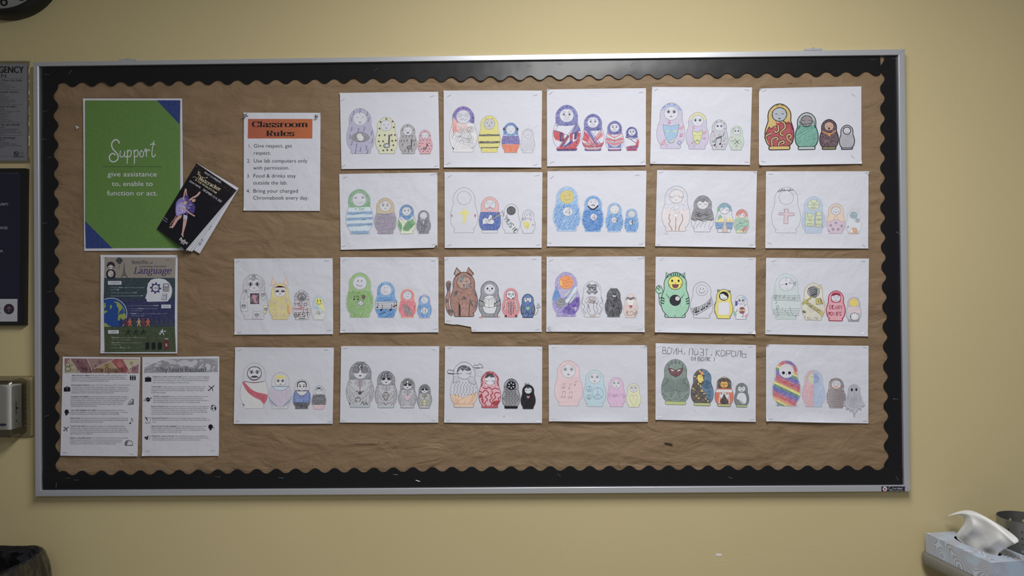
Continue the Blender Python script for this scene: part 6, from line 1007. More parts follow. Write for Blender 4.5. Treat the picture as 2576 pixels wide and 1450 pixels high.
# --- rules sheet
setref('babbc2'); cs = (613.6, 283.6, 806.4, 284, 804.7, 531, 612.9, 530.3); p = Print(cs, 8.5, 11).at(590, 270, 5.371)
for i in range(12):
    t = i / 12; x0 = 181 + 872 * t; x1 = 181 + 872 * (i + 1) / 12
    cc = tuple(int(a + (b - a) * t) for a, b in zip((154, 79, 56), (168, 93, 46)))
    p.F('%g 158 %g 158 %g 423 %g 423' % (x0, x1, x1 - 2, x0 - 2), '%02x%02x%02x' % cc); p.S.ly -= 1
p.S.ly += 2; TX = '2c2c34'
p.T('Classroom', 236, 996, 267, 74, '1f1a1c', serif=(1.85, .42)).T('Rules', 424, 810, 388, 70, '1f1a1c', serif=(1.85, .42))
for n, a, b_, y, t in (('1.', 182, 220, 545, 'Give respect, get'), (None, 256, 494, 641, 'respect.'), ('2.', 168, 217, 748, 'Use lab computers only'), (None, 252, 744, 843, 'with permission.'), ('3.', 165, 214, 951, 'Food & drinks stay'), (None, 250, 718, 1045, 'outside the lab.'), ('4.', 160, 214, 1155, 'Bring your charged'), (None, 248, 1003, 1248, 'Chromebook every day.')):
    if n:
        p.T(n, a, b_, y, 48, TX); x0 = {1: 258, 2: 256, 3: 252, 4: 250}[int(n[0])]; x1 = {1: 777, 2: 985, 3: 830, 4: 862}[int(n[0])]; p.T(t, x0, x1, y, 50, TX)
    else: p.T(t, a, b_, y, 50, TX)
lay('rules_sheet', p.S, p.cs, .0072, M['paper_crumpled'], 'white Classroom Rules sheet with an orange title band, held by clear push pins', 'notice', None, seed=32, bow=.5)
def clear_plastic(name, tint=(1, 1, 1), rough=.08, mixf=.12):
    m = bpy.data.materials.new(name); m.use_nodes = True; t = m.node_tree; t.nodes.clear()
    o = t.nodes.new('ShaderNodeOutputMaterial'); tr = t.nodes.new('ShaderNodeBsdfTransparent'); gl = t.nodes.new('ShaderNodeBsdfGlossy'); mx = t.nodes.new('ShaderNodeMixShader')
    fr = t.nodes.new('ShaderNodeFresnel'); fr.inputs['IOR'].default_value = 1.45; ad = t.nodes.new('ShaderNodeMath'); ad.operation = 'ADD'; ad.inputs[1].default_value = mixf
    t.links.new(fr.outputs[0], ad.inputs[0]); t.links.new(ad.outputs[0], mx.inputs[0])
    tr.inputs['Color'].default_value = (*tint, 1); gl.inputs['Roughness'].default_value = rough
    t.links.new(tr.outputs[0], mx.inputs[1]); t.links.new(gl.outputs[0], mx.inputs[2]); t.links.new(mx.outputs[0], o.inputs[0]); return m
M['clear'] = clear_plastic('clear_pin_plastic', (.86, .87, .9), .06, .25)
for px, py, tx, tz, lb in ((621, 290, -.25, .35, 'clear push pin in the upper left corner of the rules sheet'), (796.3, 292.3, .3, .3, 'clear push pin in the upper right corner of the rules sheet')):
    o_ = at(px, py, .0070); e_ = empty('push_pin', o_); tag(e_, lb, 'push pin', 'push pins holding the rules sheet')
    e_.rotation_euler = (tz, 0, tx)
    v, f = lathe([(0, .0002), (.0046, .0002), (.0050, .0010), (.0046, .0016), (.0026, .0026), (.0022, .0050), (.0024, .0080), (.0038, .0096), (.0042, .0104), (.0036, .0112), (0, .0114)], 20, 'y')
    mk('grip', v, f, M['clear'], e_, smooth=True)
    v, f = tube([(0, .005, 0), (0, -.008, 0)], .0005, 6); mk('needle', v, f, M['steel'], e_)
# --- language benefits poster
setref('b0b1b5'); cs = (253, 641.5, 446.7, 642, 445.8, 889.8, 252.7, 889.4); p = Print(cs, 8.5, 11).at(240, 630, 5.37)
p.F('124 96 1086 96 1078 376 118 376', '7b7468', .1).F('118 374 1078 374 1076 690 112 700', '1f3238', .08).F('112 660 1076 640 1072 1040 118 1040', '20244c', .08).F('117 1032 1074 1028 1088 1376 124 1380', '323e24', .08)
for i in range(7): t = i / 7; p.F('112 %g 1076 %g 1076 %g 112 %g' % (600 + 14 * i, 600 + 14 * i, 614 + 14 * i, 614 + 14 * i), '%02x%02x%02x' % (31, int(50 - 14 * t), int(56 + 20 * t)), .08); p.S.ly -= 1
p.S.ly += 2
for i in range(8): t = i / 8; p.F('330 %g 1075 %g 1075 %g 330 %g' % (930 + 13 * i, 930 + 13 * i, 943 + 13 * i, 943 + 13 * i), '%02x%02x%02x' % (32, int(36 + 16 * t), int(76 - 28 * t)), .08); p.S.ly -= 1
p.S.ly += 2
# nesting doll, lantern, lattice tower
p.E(209, 208, 55, 54, '27242a').E(209, 322, 66, 68, '27242a').F('150 350 160 376 262 376 270 350', '27242a').E(208, 224, 40, 34, 'a6a39d').F('168 222 176 200 209 190 240 200 250 222 236 212 209 198 182 212', '27242a').E(189, 232, 7, 7, '27242a').E(232, 232, 7, 7, '27242a').E(209, 240, 5, 5, '27242a').E(208, 318, 38, 46, 'a6a39d').O(202, 296, 12, '5c5a58', 3).O(228, 322, 10, '3c3a3c', 4).O(214, 345, 9, '3c3a3c', 4)
p.E(324, 138, 47, 36, '37353a').F('300 96 346 96 340 104 306 104/304 172 346 172 344 184 306 184', '37353a').L('322 198 322 246', '37353a', 5).L('306 104 292 138 308 172/324 102 324 174/342 104 356 138 342 172', '6c6863', 3, 1)
p.F('386 172 392 172 404 300 376 300', '55504c').F('374 300 406 300 412 326 368 326', '55504c').F('366 322 416 322 442 374 424 374 412 348 372 348 356 374 342 374', '55504c').E(391, 316, 6, 8, '7b7468').L('384 376 384 352 398 352 398 376', '7b7468', 3)
p.at(250, 640, 11.155)
p.T('Benefits', 905, 1375, 268, 92, '3a3a40', serif=(1.35, .6)).T('of', 1405, 1495, 268, 55, '3a3a40', True).T('Learning Another', 1130, 1895, 365, 56, '37373d', True).T('Language', 955, 2010, 545, 178, '3a3160', serif=(1.4, .55), ital=.22)
p.F('245 752 622 752 620 855 243 855', 'b0b3b6').T('COGNITIVE', 280, 575, 825, 46, '303848', True)
TT = '8fa0a6'
p.T('Train your ', 330, 530, 946, 26, TT).T('brain', 545, 660, 946, 30, 'b8c0c4', True).T('improve memory and attention', 695, 1268, 946, 26, TT).T('by up to', 330, 480, 1008, 26, TT).T('20%', 490, 555, 1008, 28, 'b8c0c4', True).T('Increase your math skills by up to', 330, 945, 1092, 26, TT).T('12.5%', 955, 1050, 1092, 28, 'b8c0c4', True).T('Improve your scores on standardized tests by', 330, 1140, 1180, 26, TT).T('10%!', 1155, 1230, 1180, 28, 'b8c0c4', True)
for y in (935, 1082, 1168): p.E(294, y, 6, 6, TT)
p.F('1352 1336 1325 1300 1338 1275 1290 1240 1345 1070 1340 960 1370 820 1450 720 1560 685 1700 680 1850 710 1970 810 2035 940 2045 1050 2010 1200 1915 1325', 'b1b4b9', 0, 0)
g_ = []
for i in range(8):
    a0 = i * pi / 4 + .1
    for da, r in ((-.17, 122), (-.13, 163), (.13, 163), (.17, 122)): g_.append((1580 + r * cos(a0 + da), 950 + r * sin(a0 + da)))
    for k in range(1, 4): g_.append((1580 + 122 * cos(a0 + .17 + k * .11), 950 + 122 * sin(a0 + .17 + k * .11)))
p.S.fill(p.pts(g_), '37305c'); p.E(1582, 950, 88, 88, 'b1b4b9').T('+20%', 1505, 1668, 974, 48, '303040', True)
p.F('1800 826 1950 826 1962 840 1960 1035 1945 1050 1800 1048 1786 1035 1790 840', '33333c').F('1812 845 1944 845 1944 905 1810 905', 'b8babf').T('+12.5%', 1815, 1940, 890, 30, '303040', True)
for r in range(4):
    for k in range(4): p.F(' '.join('%g %g' % (x, y) for x, y in ((1808 + k * 38, 925 + r * 30), (1832 + k * 38, 925 + r * 30), (1832 + k * 38, 945 + r * 30), (1808 + k * 38, 945 + r * 30))), 'c0c2c6'); p.S.ly -= 1
p.S.ly += 2; p.F('1760 1092 1890 1096 1906 1110 1890 1285 1880 1294 1745 1288 1728 1272', '6e7078').F('1748 1096 1880 1100 1862 1275 1725 1268', 'a4a7ac').T('+10%', 1755, 1865, 1178, 40, '303040', True).L('1748 1208 1840 1212/1745 1228 1838 1232/1742 1248 1835 1252', '60626a', 4)
p.at(250, 760, 11.155)
# the globe: its left part runs off the print's edge
gl = [(330 + 430 * cos(radians(a)), 325 + 415 * sin(radians(a))) for a in range(-118, 62, 6)]
ok_ = [q for q in gl if q[1] < 694]
p.S.fill(p.pts([(126, -20)] + ok_[:] + [(640, 692), (134, 700)]), '1d3f7c')
p.S.fill(p.pts([(126, -40), (126, 0)] + [(330 + 400 * cos(radians(a)), 325 + 400 * sin(radians(a))) for a in range(-118, -90, 6)] + [(330, -92)]), '1d3f7c')
p.F('130 40 180 20 165 80 195 115 160 160 140 190 135 250 200 245 232 265 190 300 150 330 130 320', '7f8a3a').F('295 95 330 85 358 115 345 165 310 212 300 180 310 140', '7f8a3a').F('400 -10 520 0 600 60 660 140 700 200 715 280 690 260 670 190 640 160 620 230 570 260 560 320 530 300 545 220 520 150 480 110 500 60', '7f8a3a').F('565 350 660 340 700 300 745 360 745 470 700 500 600 480 560 555 520 500 530 400', '7f8a3a').F('530 320 550 340 535 360 515 345/134 590 200 600 240 650 340 690 136 702', '7f8a3a').F('590 270 680 250 690 280 640 330 570 340 550 310', '2c4f68')
p.S.line(p.pts([(330 + 445 * cos(radians(a)), 325 + 430 * sin(radians(a))) for a in range(-115, 26, 5)]), 'a8aeb8', 18 * p.pi / 11.155); p.S.ly += 1; p.L('655 680 695 630', 'a8aeb8', 14)
p.F('1742 77 2008 77 2006 178 1740 178', 'b0b3ba').T('SOCIAL', 1778, 1970, 148, 42, '303048', True)
TS = '8d90b0'
p.T('Learn about other cultures and the', 880, 1515, 115, 26, TS).T('world', 1525, 1660, 115, 32, 'c0c2cc', True).T('Make new', 885, 1070, 200, 26, TS).T('friends:', 1085, 1245, 200, 30, 'c0c2cc', True).T('75% of the world does', 1260, 1645, 200, 26, TS).T('not speak English.', 885, 1215, 258, 26, TS).T('Travel', 890, 1040, 342, 34, 'c0c2cc', True).T('more easily: out of 7.2 billion people, only 339', 1060, 1905, 342, 26, TS).T('million speak English.', 890, 1285, 400, 26, TS)
for y in (105, 190, 330): p.E(845, y, 7, 7, TS)
for x, cc in ((597, '22305c'), (735, '5c2c34'), (858, 'b0583c'), (990, '3c3e46'), (1112, 'a08a58'), (1238, '6c3440'), (1366, 'b0583c'), (1620, '383c54'), (1748, '383c54'), (1878, '383c54'), (2006, '383c54')):
    p.E(x, 482, 24, 24, cc if x != 597 else '30343c').F(' '.join('%g %g' % (x + a, b_) for a, b_ in ((-26, 512), (26, 512), (72, 572), (60, 584), (28, 552), (30, 600), (56, 686), (28, 686), (0, 612), (-28, 686), (-54, 686), (-30, 600), (-28, 552), (-60, 584), (-72, 572))), cc); p.S.ly -= 1
p.S.ly += 2; p.F('248 792 546 792 546 890 250 890', 'b0b3b6').T('CAREER', 290, 500, 858, 42, '303848', True)
for x, y, cc, k in ((822, 0, '1e2620', 1), (1038, 0, '1e2620', 1), (1248, 0, '1e2620', 1), (1775, -8, 'b4b6b8', 1.02)):
    M_ = lambda t: [(x + (a - 822) * k, y + b_) for a, b_ in nums(t)]
    p.S.fill(p.pts([(x + 20 * cos(i) , y + 792 + 20 * sin(i)) for i in [j * .7 for j in range(9)]]), cc)
    for t, w_ in (('820 812 800 860', 34), ('812 822 845 848 895 830', 15), ('806 816 766 826 752 862', 13), ('800 858 772 890 770 918 728 892', 18), ('802 862 846 890 868 940', 18)): p.S.line(p.pts(M_(t)), cc, w_ * p.pi / 11.155, bump=False)
    p.S.fill(p.pts(M_('888 812 918 820 912 846 884 842')), cc)
TC = '8d967e'
p.T('Stand out', 345, 550, 1012, 30, 'b4b8a8', True).T('from the crowd: only', 570, 970, 1012, 25, TC).T('25%', 985, 1045, 1012, 28, 'b4b8a8', True).T('of Americans', 1065, 1300, 1012, 25, TC).T('speak two or more languages.', 350, 880, 1072, 25, TC).T('Nine of 10', 345, 565, 1158, 29, 'b4b8a8', True).T('employers prefer candidates with', 575, 1185, 1158, 25, TC).T('language skills.', 345, 612, 1214, 25, TC).T('Earn up to a', 350, 568, 1298, 25, TC).T('20%', 580, 645, 1298, 28, 'b4b8a8', True).T('higher wage.', 660, 880, 1298, 25, TC).T('+20%', 1825, 1940, 1055, 38, 'b4b6b0', True)
for y in (1000, 1145, 1288): p.E(310, y, 6, 6, TC)
for x in (1298, 1470, 1645): p.F('%g 1140 %g 1140 %g 1330 %g 1330' % (x, x + 112, x + 112, x), '1a1c1e').T('S', x + 34, x + 76, 1250, 56, '6a6c6c', True)
p.F('1830 1085 1870 1070 1915 1075 1945 1100 1948 1300 1920 1328 1860 1330 1826 1310', '60262a').T('S', 1855, 1912, 1248, 78, 'b8babc', True)
p.L('2010 1358 2130 1352', '6a7060', 3).L('55 1390 190 1378', '6a6c70', 5)
lay('poster', p.S, p.cs, .0072, M['print'], 'dark infographic poster about benefits of learning another language, with globe and head', 'poster', None, seed=33, bow=.5)
pstaple(264.5, 648.5, 18, 'steel staple in the top left of the language benefits poster'); pstaple(424, 653.5, 0, 'steel staple in the top right of the language benefits poster')
# --- why learn Spanish
def body(p, c, rows, h=39, dy=17):
    for r in rows:
        y = r[0]
        if len(r) == 5: p.T(r[3], r[1][0], r[1][1], y + dy, h * 1.03, '26262c', True).T(r[4], r[2][0], r[2][1], y + dy, h * .92, c)
        else: p.T(r[2], r[1][0], r[1][1], y + dy, h * .92, c)
setref('b0b1b8'); cs = (158, 897.8, 352.8, 899.3, 346, 1148.8, 152, 1147); p = Print(cs, 8.5, 11).at(140, 890, 5.37)
p.F('120 66 1128 72 1120 268 118 262', '8a5a58', .1)
for t, cc in (('120 66 208 68 150 130 120 150', '7c4e4c'), ('120 165 200 95 320 262 118 262', '8d8668'), ('205 72 425 74 498 262 325 262', '70484c'), ('430 74 770 76 500 212', '84655e'), ('740 104 560 195 880 266 866 266', '8d7850'), ('750 100 790 76 915 78 985 218 880 266', '8a3c3c'), ('915 78 1124 78 1122 130 990 214', 'a39a80'), ('1122 140 1000 224 1118 268', '7c5a62'), ('505 220 560 264 860 266 740 196', '86664c')): p.F(t, cc, .15)
for t in ('208 68 120 150', '195 85 335 265', '428 74 505 265', '500 215 790 76', '740 100 880 268', '915 78 1000 240', '960 268 1122 130', '995 225 1030 268'): p.L(t, 'a8a49a', 8)
for x, y, r, cc in ((195, 185, 42, '4c4a48'), (345, 150, 34, '54303c'), (300, 110, 18, '54303c'), (400, 200, 24, '54303c'), (600, 120, 26, '5c4c50'), (540, 170, 16, '5c4c50'), (870, 150, 34, 'b08078'), (690, 160, 26, '6c5434'), (1060, 200, 28, '4c3048'), (1025, 130, 22, '8a6c50'), (620, 230, 22, '5a3c34'), (820, 240, 18, '5a3c34')):
    p.O(x, y, r, cc, 4).O(x, y, r * .55, cc, 4).L('%g %g %g %g/%g %g %g %g' % (x - r, y, x + r, y, x, y - r, x, y + r), cc, 3)
p.E(180, 140, 26, 22, '9c9878').E(170, 205, 28, 22, '9c9878').E(235, 190, 28, 20, '9c9878').O(160, 150, 30, '3c3c48', 6).O(165, 210, 32, '3c3c48', 6)
p.T('Why Learn Spanish?', 283, 962, 248, 62, '201c1e', serif=(.95, .35))
IC = '16161a'
p.F('112 458 198 454 200 512 112 514', IC).L('142 456 146 442 168 442 172 456', IC, 5).L('148 480 166 480', '9a9ca2', 4)
for x in (1016, 1044, 1072): p.E(x, 302, 8, 9, IC).F('%g 312 %g 312 %g 336 %g 360 %g 360 %g 336' % (x - 11, x + 11, x + 9, x + 9, x - 9, x - 9), IC)
p.L('1002 332 1012 316/1086 332 1076 316', IC, 7).L('972 688 1058 686', IC, 5).L('990 682 990 676/1004 682 1004 668/1020 682 1020 656/1036 682 1036 640/1052 682 1052 618', IC, 9).L('978 664 1038 616', IC, 4).F('1030 614 1046 610 1042 626', IC)
p.F('122 790 130 764 150 756 172 764 178 790 180 806 168 812 160 818 160 832 134 832 134 812 122 800', IC, 0, 1).L('192 790 200 786/192 802 202 802/192 812 200 820', IC, 4)
p.E(1008, 942, 12, 9, IC).L('1020 940 1024 874', IC, 4).L('1024 874 1044 900 1040 922', IC, 5, 1)
p.L('112 1042 176 990', IC, 9).L('110 990 148 1018 156 1052', IC, 8).L('104 1034 120 1050', IC, 5)
p.S.line(p.pts('942 1240 938 1210 956 1180 990 1172 1026 1184 1042 1212 1042 1238 942 1242'), '2a2a30', 5 * p.pi / 5.37, closed=False); p.L('962 1238 970 1206 996 1184', '2a2a30', 5, 1).F('942 1240 940 1210 958 1182 978 1180 962 1210 956 1240', '4c4c54')
p.at(155, 935, 13.18); TB = '5b5c63'
body(p, TB, [(130, (340, 975), (990, 2165), 'Speak with your neighbor!', 'With over 400 million speakers worldwide, Spanish is the'), (190, (330, 2130), 'second most widely used language worldwide as it is in the U.S. (with 45 million speakers).'), (248, (335, 2165), 'Already the U.S. ranks third in Spanish-speaking population after Mexico and Colombia; by'), (310, (330, 1570), '2050, the U.S. Spanish-speaking population will top the world.'),
 (450, (325, 945), (975, 2270), 'Join the global workforce!', 'Today 1/3 of all U.S. foreign trade, at 22%, is with Latin America'), (520, (340, 2195), 'and the Caribbean. Just behind China, Mexico alone is the third-largest U.S. trading partner,'), (582, (335, 2255), 'with bilateral trade and exports topping $500 billion/year. Economies in countries like Peru,'), (645, (335, 2215), 'Panama and Argentina are growing stronger, and the need for Spanish speakers and cultural'), (704, (330, 1750), 'ambassadors to work for international organizations continues to rise.'),
 (835, (315, 905), (920, 2180), 'Strengthen your English!', 'Learning the perfect imperfects in Spanish will help you better'), (900, (310, 2195), 'understand the multiple irregularities in English grammar, and boost vocabulary as you learn'), (962, (310, 2125), 'how many English words come from Latin roots. It is also handy, linguistically speaking!'), (1025, (305, 2050), 'Spanish and English share the same alphabet (give or take some decorated marks), and'), (1085, (305, 2030), 'thousands of cognates, both perfect (actor, cafe, director, original, hospital, taxi) and'), (1146, (305, 1195), 'imperfect (democracia, delicioso, producto).'),
 (1285, (310, 1150), (1175, 2085), 'Learn other languages more easily!', 'Many basic grammatical patterns and tens of'), (1352, (320, 2195), 'thousands of cognates are shared across the Latin-based "Romance languages." So learning'), (1412, (325, 1925), 'Spanish will also help you with Italian, French, Portuguese and even Romanian.')])
p.at(155, 1040, 13.18)
body(p, TB, [(165, (285, 630), (650, 2210), 'Feel the beat!', 'Latin rhythms have long powered American and global pop music, from salsa'), (230, (290, 2200), 'and merengue to Latin-influenced jazz, musica urbana and Caribbean-Colombian ballads. Sing'), (290, (285, 1390), 'along in Spanish and you will expand your musical world.'),
 (428, (290, 775), (790, 2100), 'Travel far and wide!', 'Use your Spanish to navigate the 21 Spanish-speaking countries,'), (495, (290, 2150), 'enjoying a distant connection with fellow travelers and local hosts. Speaking with the locals,'), (560, (290, 2225), 'over a cafe cubano in Havana, during an impromptu tango lesson in the streets of Buenos Aires,'), (622, (285, 2235), 'or arm-in-arm with your amigos nuevos as you bar and snacks around the Plaza Mayor on Friday'), (680, (285, 1025), 'night in Salamanca. Viva el espanol!'),
 (818, (280, 990), (1010, 2210), 'Explore a truly global cuisine!', 'From the familiar burritos of Tex-Mex, to moles and pozole'), (885, (280, 2030), 'in Mexico, Salvadoran arepas, Peruvian ceviche, Argentinian asados, king-crab pies in'), (948, (280, 1990), 'Patagonia, the many paellas of Spain, Afro-Caribbean nostalgia and beyond, enjoy it'), (1010, (280, 1815), 'more when you can chat with the chef, or read the receta (recipe) yourself!')])
lay('flyer', p.S, p.cs, .0072, M['paper'], 'Why Learn Spanish flyer with a patterned reddish tile banner', 'flyer', None, seed=34, bow=.6)
pstaple(164.5, 1139, -2, 'steel staple, lower left of the Spanish flyer'); pstaple(331.5, 1142.5, -4, 'steel staple, lower right of the Spanish flyer')
# --- why learn Russian
cs = (358, 898.7, 551.6, 896.9, 550.7, 1147.5, 357.4, 1147.9); p = Print(cs, 8.5, 11).at(350, 890, 5.371)
p.F('72 190 345 75 1066 66 1062 250 66 262', '77787d', .2).F('800 66 1066 66 1066 120 1000 80', '8c8d92', .2)
for t in ('195 165 235 180 280 175 300 150 295 115 270 120 235 120 230 145', '325 75 480 90 505 140 430 190 400 120 325 95', '510 130 560 95 640 85 700 110 760 80 790 110 770 150 700 185 640 165 560 175', '800 200 865 130 870 140 815 215', '900 150 930 135 965 160 960 200 930 235 900 200'): p.F(t, 'a0a1a7', .3, 1)
for t in ('75 200 140 180 180 170', '95 250 200 215 240 180', '75 150 110 130 160 140 210 120', '360 210 390 170 395 165', '990 215 1010 180 1020 190', '1000 130 1060 140', '820 100 850 85 860 105 830 110', '240 160 275 150', '345 85 350 110/375 85 400 120/405 88 430 130/435 92 455 140'): p.L(t, 'a0a1a7', 7, 1)
for x, y, r in ((525, 85, 10), (838, 98, 16), (735, 200, 12), (865, 190, 10), (1015, 180, 12), (995, 205, 10), (1000, 240, 10), (950, 200, 14), (925, 165, 14)): p.O(x, y, r, 'a6a7ad', 5)
p.T('Why Learn Russian?', 230, 912, 248, 60, '17171b', serif=(.95, .35))
p.F('80 322 164 322 166 380 80 382', IC).L('108 322 112 310 134 310 138 322', IC, 5)
p.L('938 500 1016 432', IC, 11).L('940 438 988 470 996 504', IC, 9).L('928 488 946 506', IC, 6)
p.E(122, 622, 29, 29, IC).L('66 640 100 636 150 612 174 598 150 600', IC, 5, 1).L('66 640 72 622 100 606', IC, 5, 1).L('92 634 150 610', '8a8c92', 4).E(96, 592, 3, 3, IC).E(112, 580, 3, 3, IC)
p.E(1005, 735, 41, 41, 'a4a6ad').O(1005, 735, 40, IC, 3).F('975 710 990 700 1012 694 996 712 980 722/978 730 1000 736 992 758 982 752/1020 720 1036 726 1042 748 1030 768 1018 740/1025 704 1040 718 1030 714', IC, 0, 1)
p.F('80 852 96 862 112 884 118 908 106 900 88 876', IC).L('118 908 112 926', IC, 3).L('106 866 164 868 152 900 150 936 90 942 86 930 100 928', '4c4d54', 4)
p.F('936 1000 940 972 960 958 984 962 996 980 998 1002 988 1012 978 1016 976 1034 952 1034 952 1014 938 1008', IC, 0, 1).L('1006 994 1016 986/1006 1004 1018 1004/1006 1014 1016 1022', IC, 4)
p.F('70 1128 100 1124 122 1108 124 1140 116 1162 100 1166 82 1150', IC).L('126 1112 158 1114 154 1140 140 1162 126 1158', '4c4d54', 3).L('132 1124 138 1124/146 1126 152 1126/132 1146 142 1144/88 1136 96 1134/104 1132 110 1130/92 1150 100 1146 108 1148', '9a9ca4', 3)
p.at(360, 935, 13.18)
body(p, TB, [(175, (320, 1280), (1295, 2205), 'Prepare for a career on the world stage!', 'Russian is one of the six official languages of'), (240, (320, 2210), 'the UN, and Russia is currently a member of the G20, the Council of Europe, the UN, UNESCO,'), (302, (320, 2175), 'and the World Trade Organization, as well as a founding member of the Eurasian Economic'), (370, (320, 1535), 'Union. Want a job in security/diplomacy? Russian is for you!'),
 (505, (275, 610), (635, 2075), 'Travel widely!', 'Russian is spoken in all 15 countries of the former Soviet Union, so you'), (568, (275, 2040), 'can communicate in all of these with just one language. Russian is the 8th most spoken'), (630, (275, 2040), 'language on the planet with almost 300 million speakers, 150 million of whom speak it'), (697, (275, 765), 'as their native language.'),
 (830, (335, 870), (890, 2150), 'Talk like a cosmonaut!', 'Russian is out of this world, literally! Astronauts travel to the'), (892, (335, 1975), 'space station on Russian Soyuz spacecraft and spend the entire six-hour journey'), (955, (335, 2185), 'communicating in Russian. Want to travel to space? NASA requires American astronauts to'), (1020, (335, 1890), 'attain Intermediate High proficiency in Russian prior to starting their training.'),
 (1160, (275, 710), (725, 2190), 'Be part of history!', 'Russia is the largest country in the world, it spans 11 time zones, and'), (1222, (275, 2165), 'its historical and political importance is just as immense, from the Russian Empire influence'), (1286, (275, 2105), 'in the Great Game to victory in World War II, from the rise and fall of the Iron Curtain and'), (1348, (275, 2145), 'communism in the 20th century to the current day. Russia has a role in the world that always'), (1410, (275, 1650), 'been prominent and fascinating. Learn Russian and get in the know!')])
p.at(360, 1040, 13.18)
body(p, TB, [(162, (300, 830), (850, 2130), 'Enjoy great literature!', 'Some of the world\'s greatest writers and poets have written in'), (225, (305, 2205), 'Russian, and translations just don\'t compare to the original works of Dostoevsky, Pushkin and'), (295, (305, 450), 'Tolstoy.'), (430, (275, 1125), (1150, 2100), 'Open the doors to other languages!', 'The Cyrillic alphabet is currently used for more'), (490, (275, 2025), 'than 50 languages, including Belarusian, Bulgarian, Macedonian, Serbian, Ukrainian and'), (555, (275, 2095), 'Cyrillic, among others. It\'s also surprisingly easy to learn, extremely phonetic and easy'), (620, (275, 1275), 'to read, and makes for an awesome secret code!'),
 (758, (295, 1045), (1070, 2115), 'Prepare for a career in the arts!', 'The performing arts in Russia are unparalleled, and'), (820, (295, 2165), 'knowing the language helps you gain access to educational programs with the Moscow Arts'), (884, (300, 1920), 'Theater, Bolshoi Ballet and Russian music conservatories in the U.S. and abroad.')])
lay('flyer', p.S, p.cs, .0072, M['paper'], 'Why Learn Russian flyer with a grey banner of teapot and map', 'flyer', None, seed=35, bow=.6)
pstaple(372, 1134.5, -3, 'steel staple, lower left of the Russian flyer'); pstaple(535.5, 1133.8, -3, 'steel staple, lower right of the Russian flyer')
# --- ballet programme: a stapled brochure, its pages fanned
setref('b0b1b6')
br = empty('brochure', at(467, 560, .004)); tag(br, 'ballet programme brochure with a black cover of two dancers, pinned tilted over the green poster', 'brochure')
def bv(pts, Ys): return [at(x, y, Y) for (x, y), Y in zip(pts, Ys)]
def page(name, pts, Ys, S, m, seed, th=.0003):
    q = bv(pts, Ys); return lay(name, S, [(v, None) for v in q], 0, m, None, None, None, seed=seed, bow=0, parent=br, thick=th, grid=10)
pgs = [([(496, 411), (600.7, 474), (502.4, 638.4), (396, 577)], (.0052, .0030, .0030, .0052)), ([(496, 411), (599.4, 473), (483, 634), (396, 577)], (.0050, .0010, -.0015, .0050)), ([(496, 411), (598.2, 474), (476.5, 632.5), (396, 577)], (.0048, -.0005, -.0050, .0048)), ([(496, 411), (596.4, 477), (470, 631), (396, 577)], (.0046, -.0018, -.0078, .0046))]
for i, (pt, Ys) in enumerate(pgs):
    S = Ink(); S.W = 5.5; S.H = 8.5
    if i == 0:
        for y, ww in ((3.3, .25), (3.15, .2), (2.9, .3), (1.5, .3), (1.35, .2), (1.1, .25), (.95, .3), (.8, .22)): S.line([(5.1 - ww, y), (5.1, y)], '55565c', .07)
    page('page', pt, Ys, S, M['print'], 40 + i)
pt = [(494.7, 410.7), (595, 479), (467, 629.3), (394.7, 576)]
p = Print((0, 0, 1, 0, 1, 1, 0, 1), 5.5, 8.5); p.cs = pt; p.q = unlerp(pt, 5.5, 8.5); p.pi = 5.5 / 121 ; p.at(380, 400, 5.8)
p.S.rect(0, 0, 5.5, 8.5, '121118'); p.S.fill([(0, 5.2), (5.5, 5.2), (5.5, 8.5), (0, 8.5)], '17151a')
R_ = random.Random(5)
for i in range(150):
    x = R_.uniform(.1, 5.4); y = 8.45 - abs(R_.gauss(0, .55))
    if y > 6.2 : S_ = .02 + R_.random() * .03; p.S.rect(x, y, x + S_, y + S_, ('6b5134', '8c7046', '4c3a28')[i % 3]); p.S.ly -= 1
p.S.ly += 2
W2 = 'b9bac0'; GO = 'b8ac8a'
def TD(t, x0, y0, x1, y1, h, c, bold=False, serif=None): p.T(t, x0, x1, y0, h, c, bold, y1=y1, serif=serif)
TD('BALLET 314 PRESENTS', 775, 205, 1012, 360, 26, W2); p.S.serif('T', *p.P(662, 215), .34, GO, nib=(1.3, .5), ang=-.03)
TD('he', 690, 232, 716, 246, 24, GO, True); TD('Nutcracker', 690, 303, 1002, 471, 50, GO, serif=(1.6, .55)); TD('& THE WORLD\'S FAIR', 640, 314, 952, 514, 27, GO, True)
p.L('610 270 640 262 680 290 700 240/700 232 740 262 790 280 825 275 810 262', GO, 5, 1)
TD('EDISON THEATRE', 558, 332, 715, 432, 24, W2); TD('DECEMBER 12-14, 2025', 750, 458, 1020, 640, 30, W2)
SK = 'b08a80'
p.F('368 640 410 585 470 560 520 600 532 680 530 770 480 800 420 822 375 832 358 780 360 700', '6d62a4', .1, 1).F('372 700 420 640 470 640 500 700 505 780 430 800 380 820', '8d86b8', .2, 1).F('490 520 540 530 552 600 560 640 620 650 645 720 620 790 560 790 520 830 512 760 520 660', '38286c', .1, 1).F('520 640 550 600 600 640 560 700 540 760 520 750', '4c3c80', .2, 1)
p.L('508 435 492 490 470 600', SK, 20, 1).L('512 440 514 490 520 530', SK, 16, 1).F('716 478 722 500 690 540 640 572 575 612 552 596 600 560 660 528 694 490', SK).F('700 480 722 476 718 500 690 530', SK).E(500, 640, 26, 28, 'b59488').F('478 625 505 610 528 632 520 612 500 604', '2c2224').E(625, 602, 28, 32, 'b08c80').F('600 590 620 568 650 578 655 600 640 586', '1e181a')
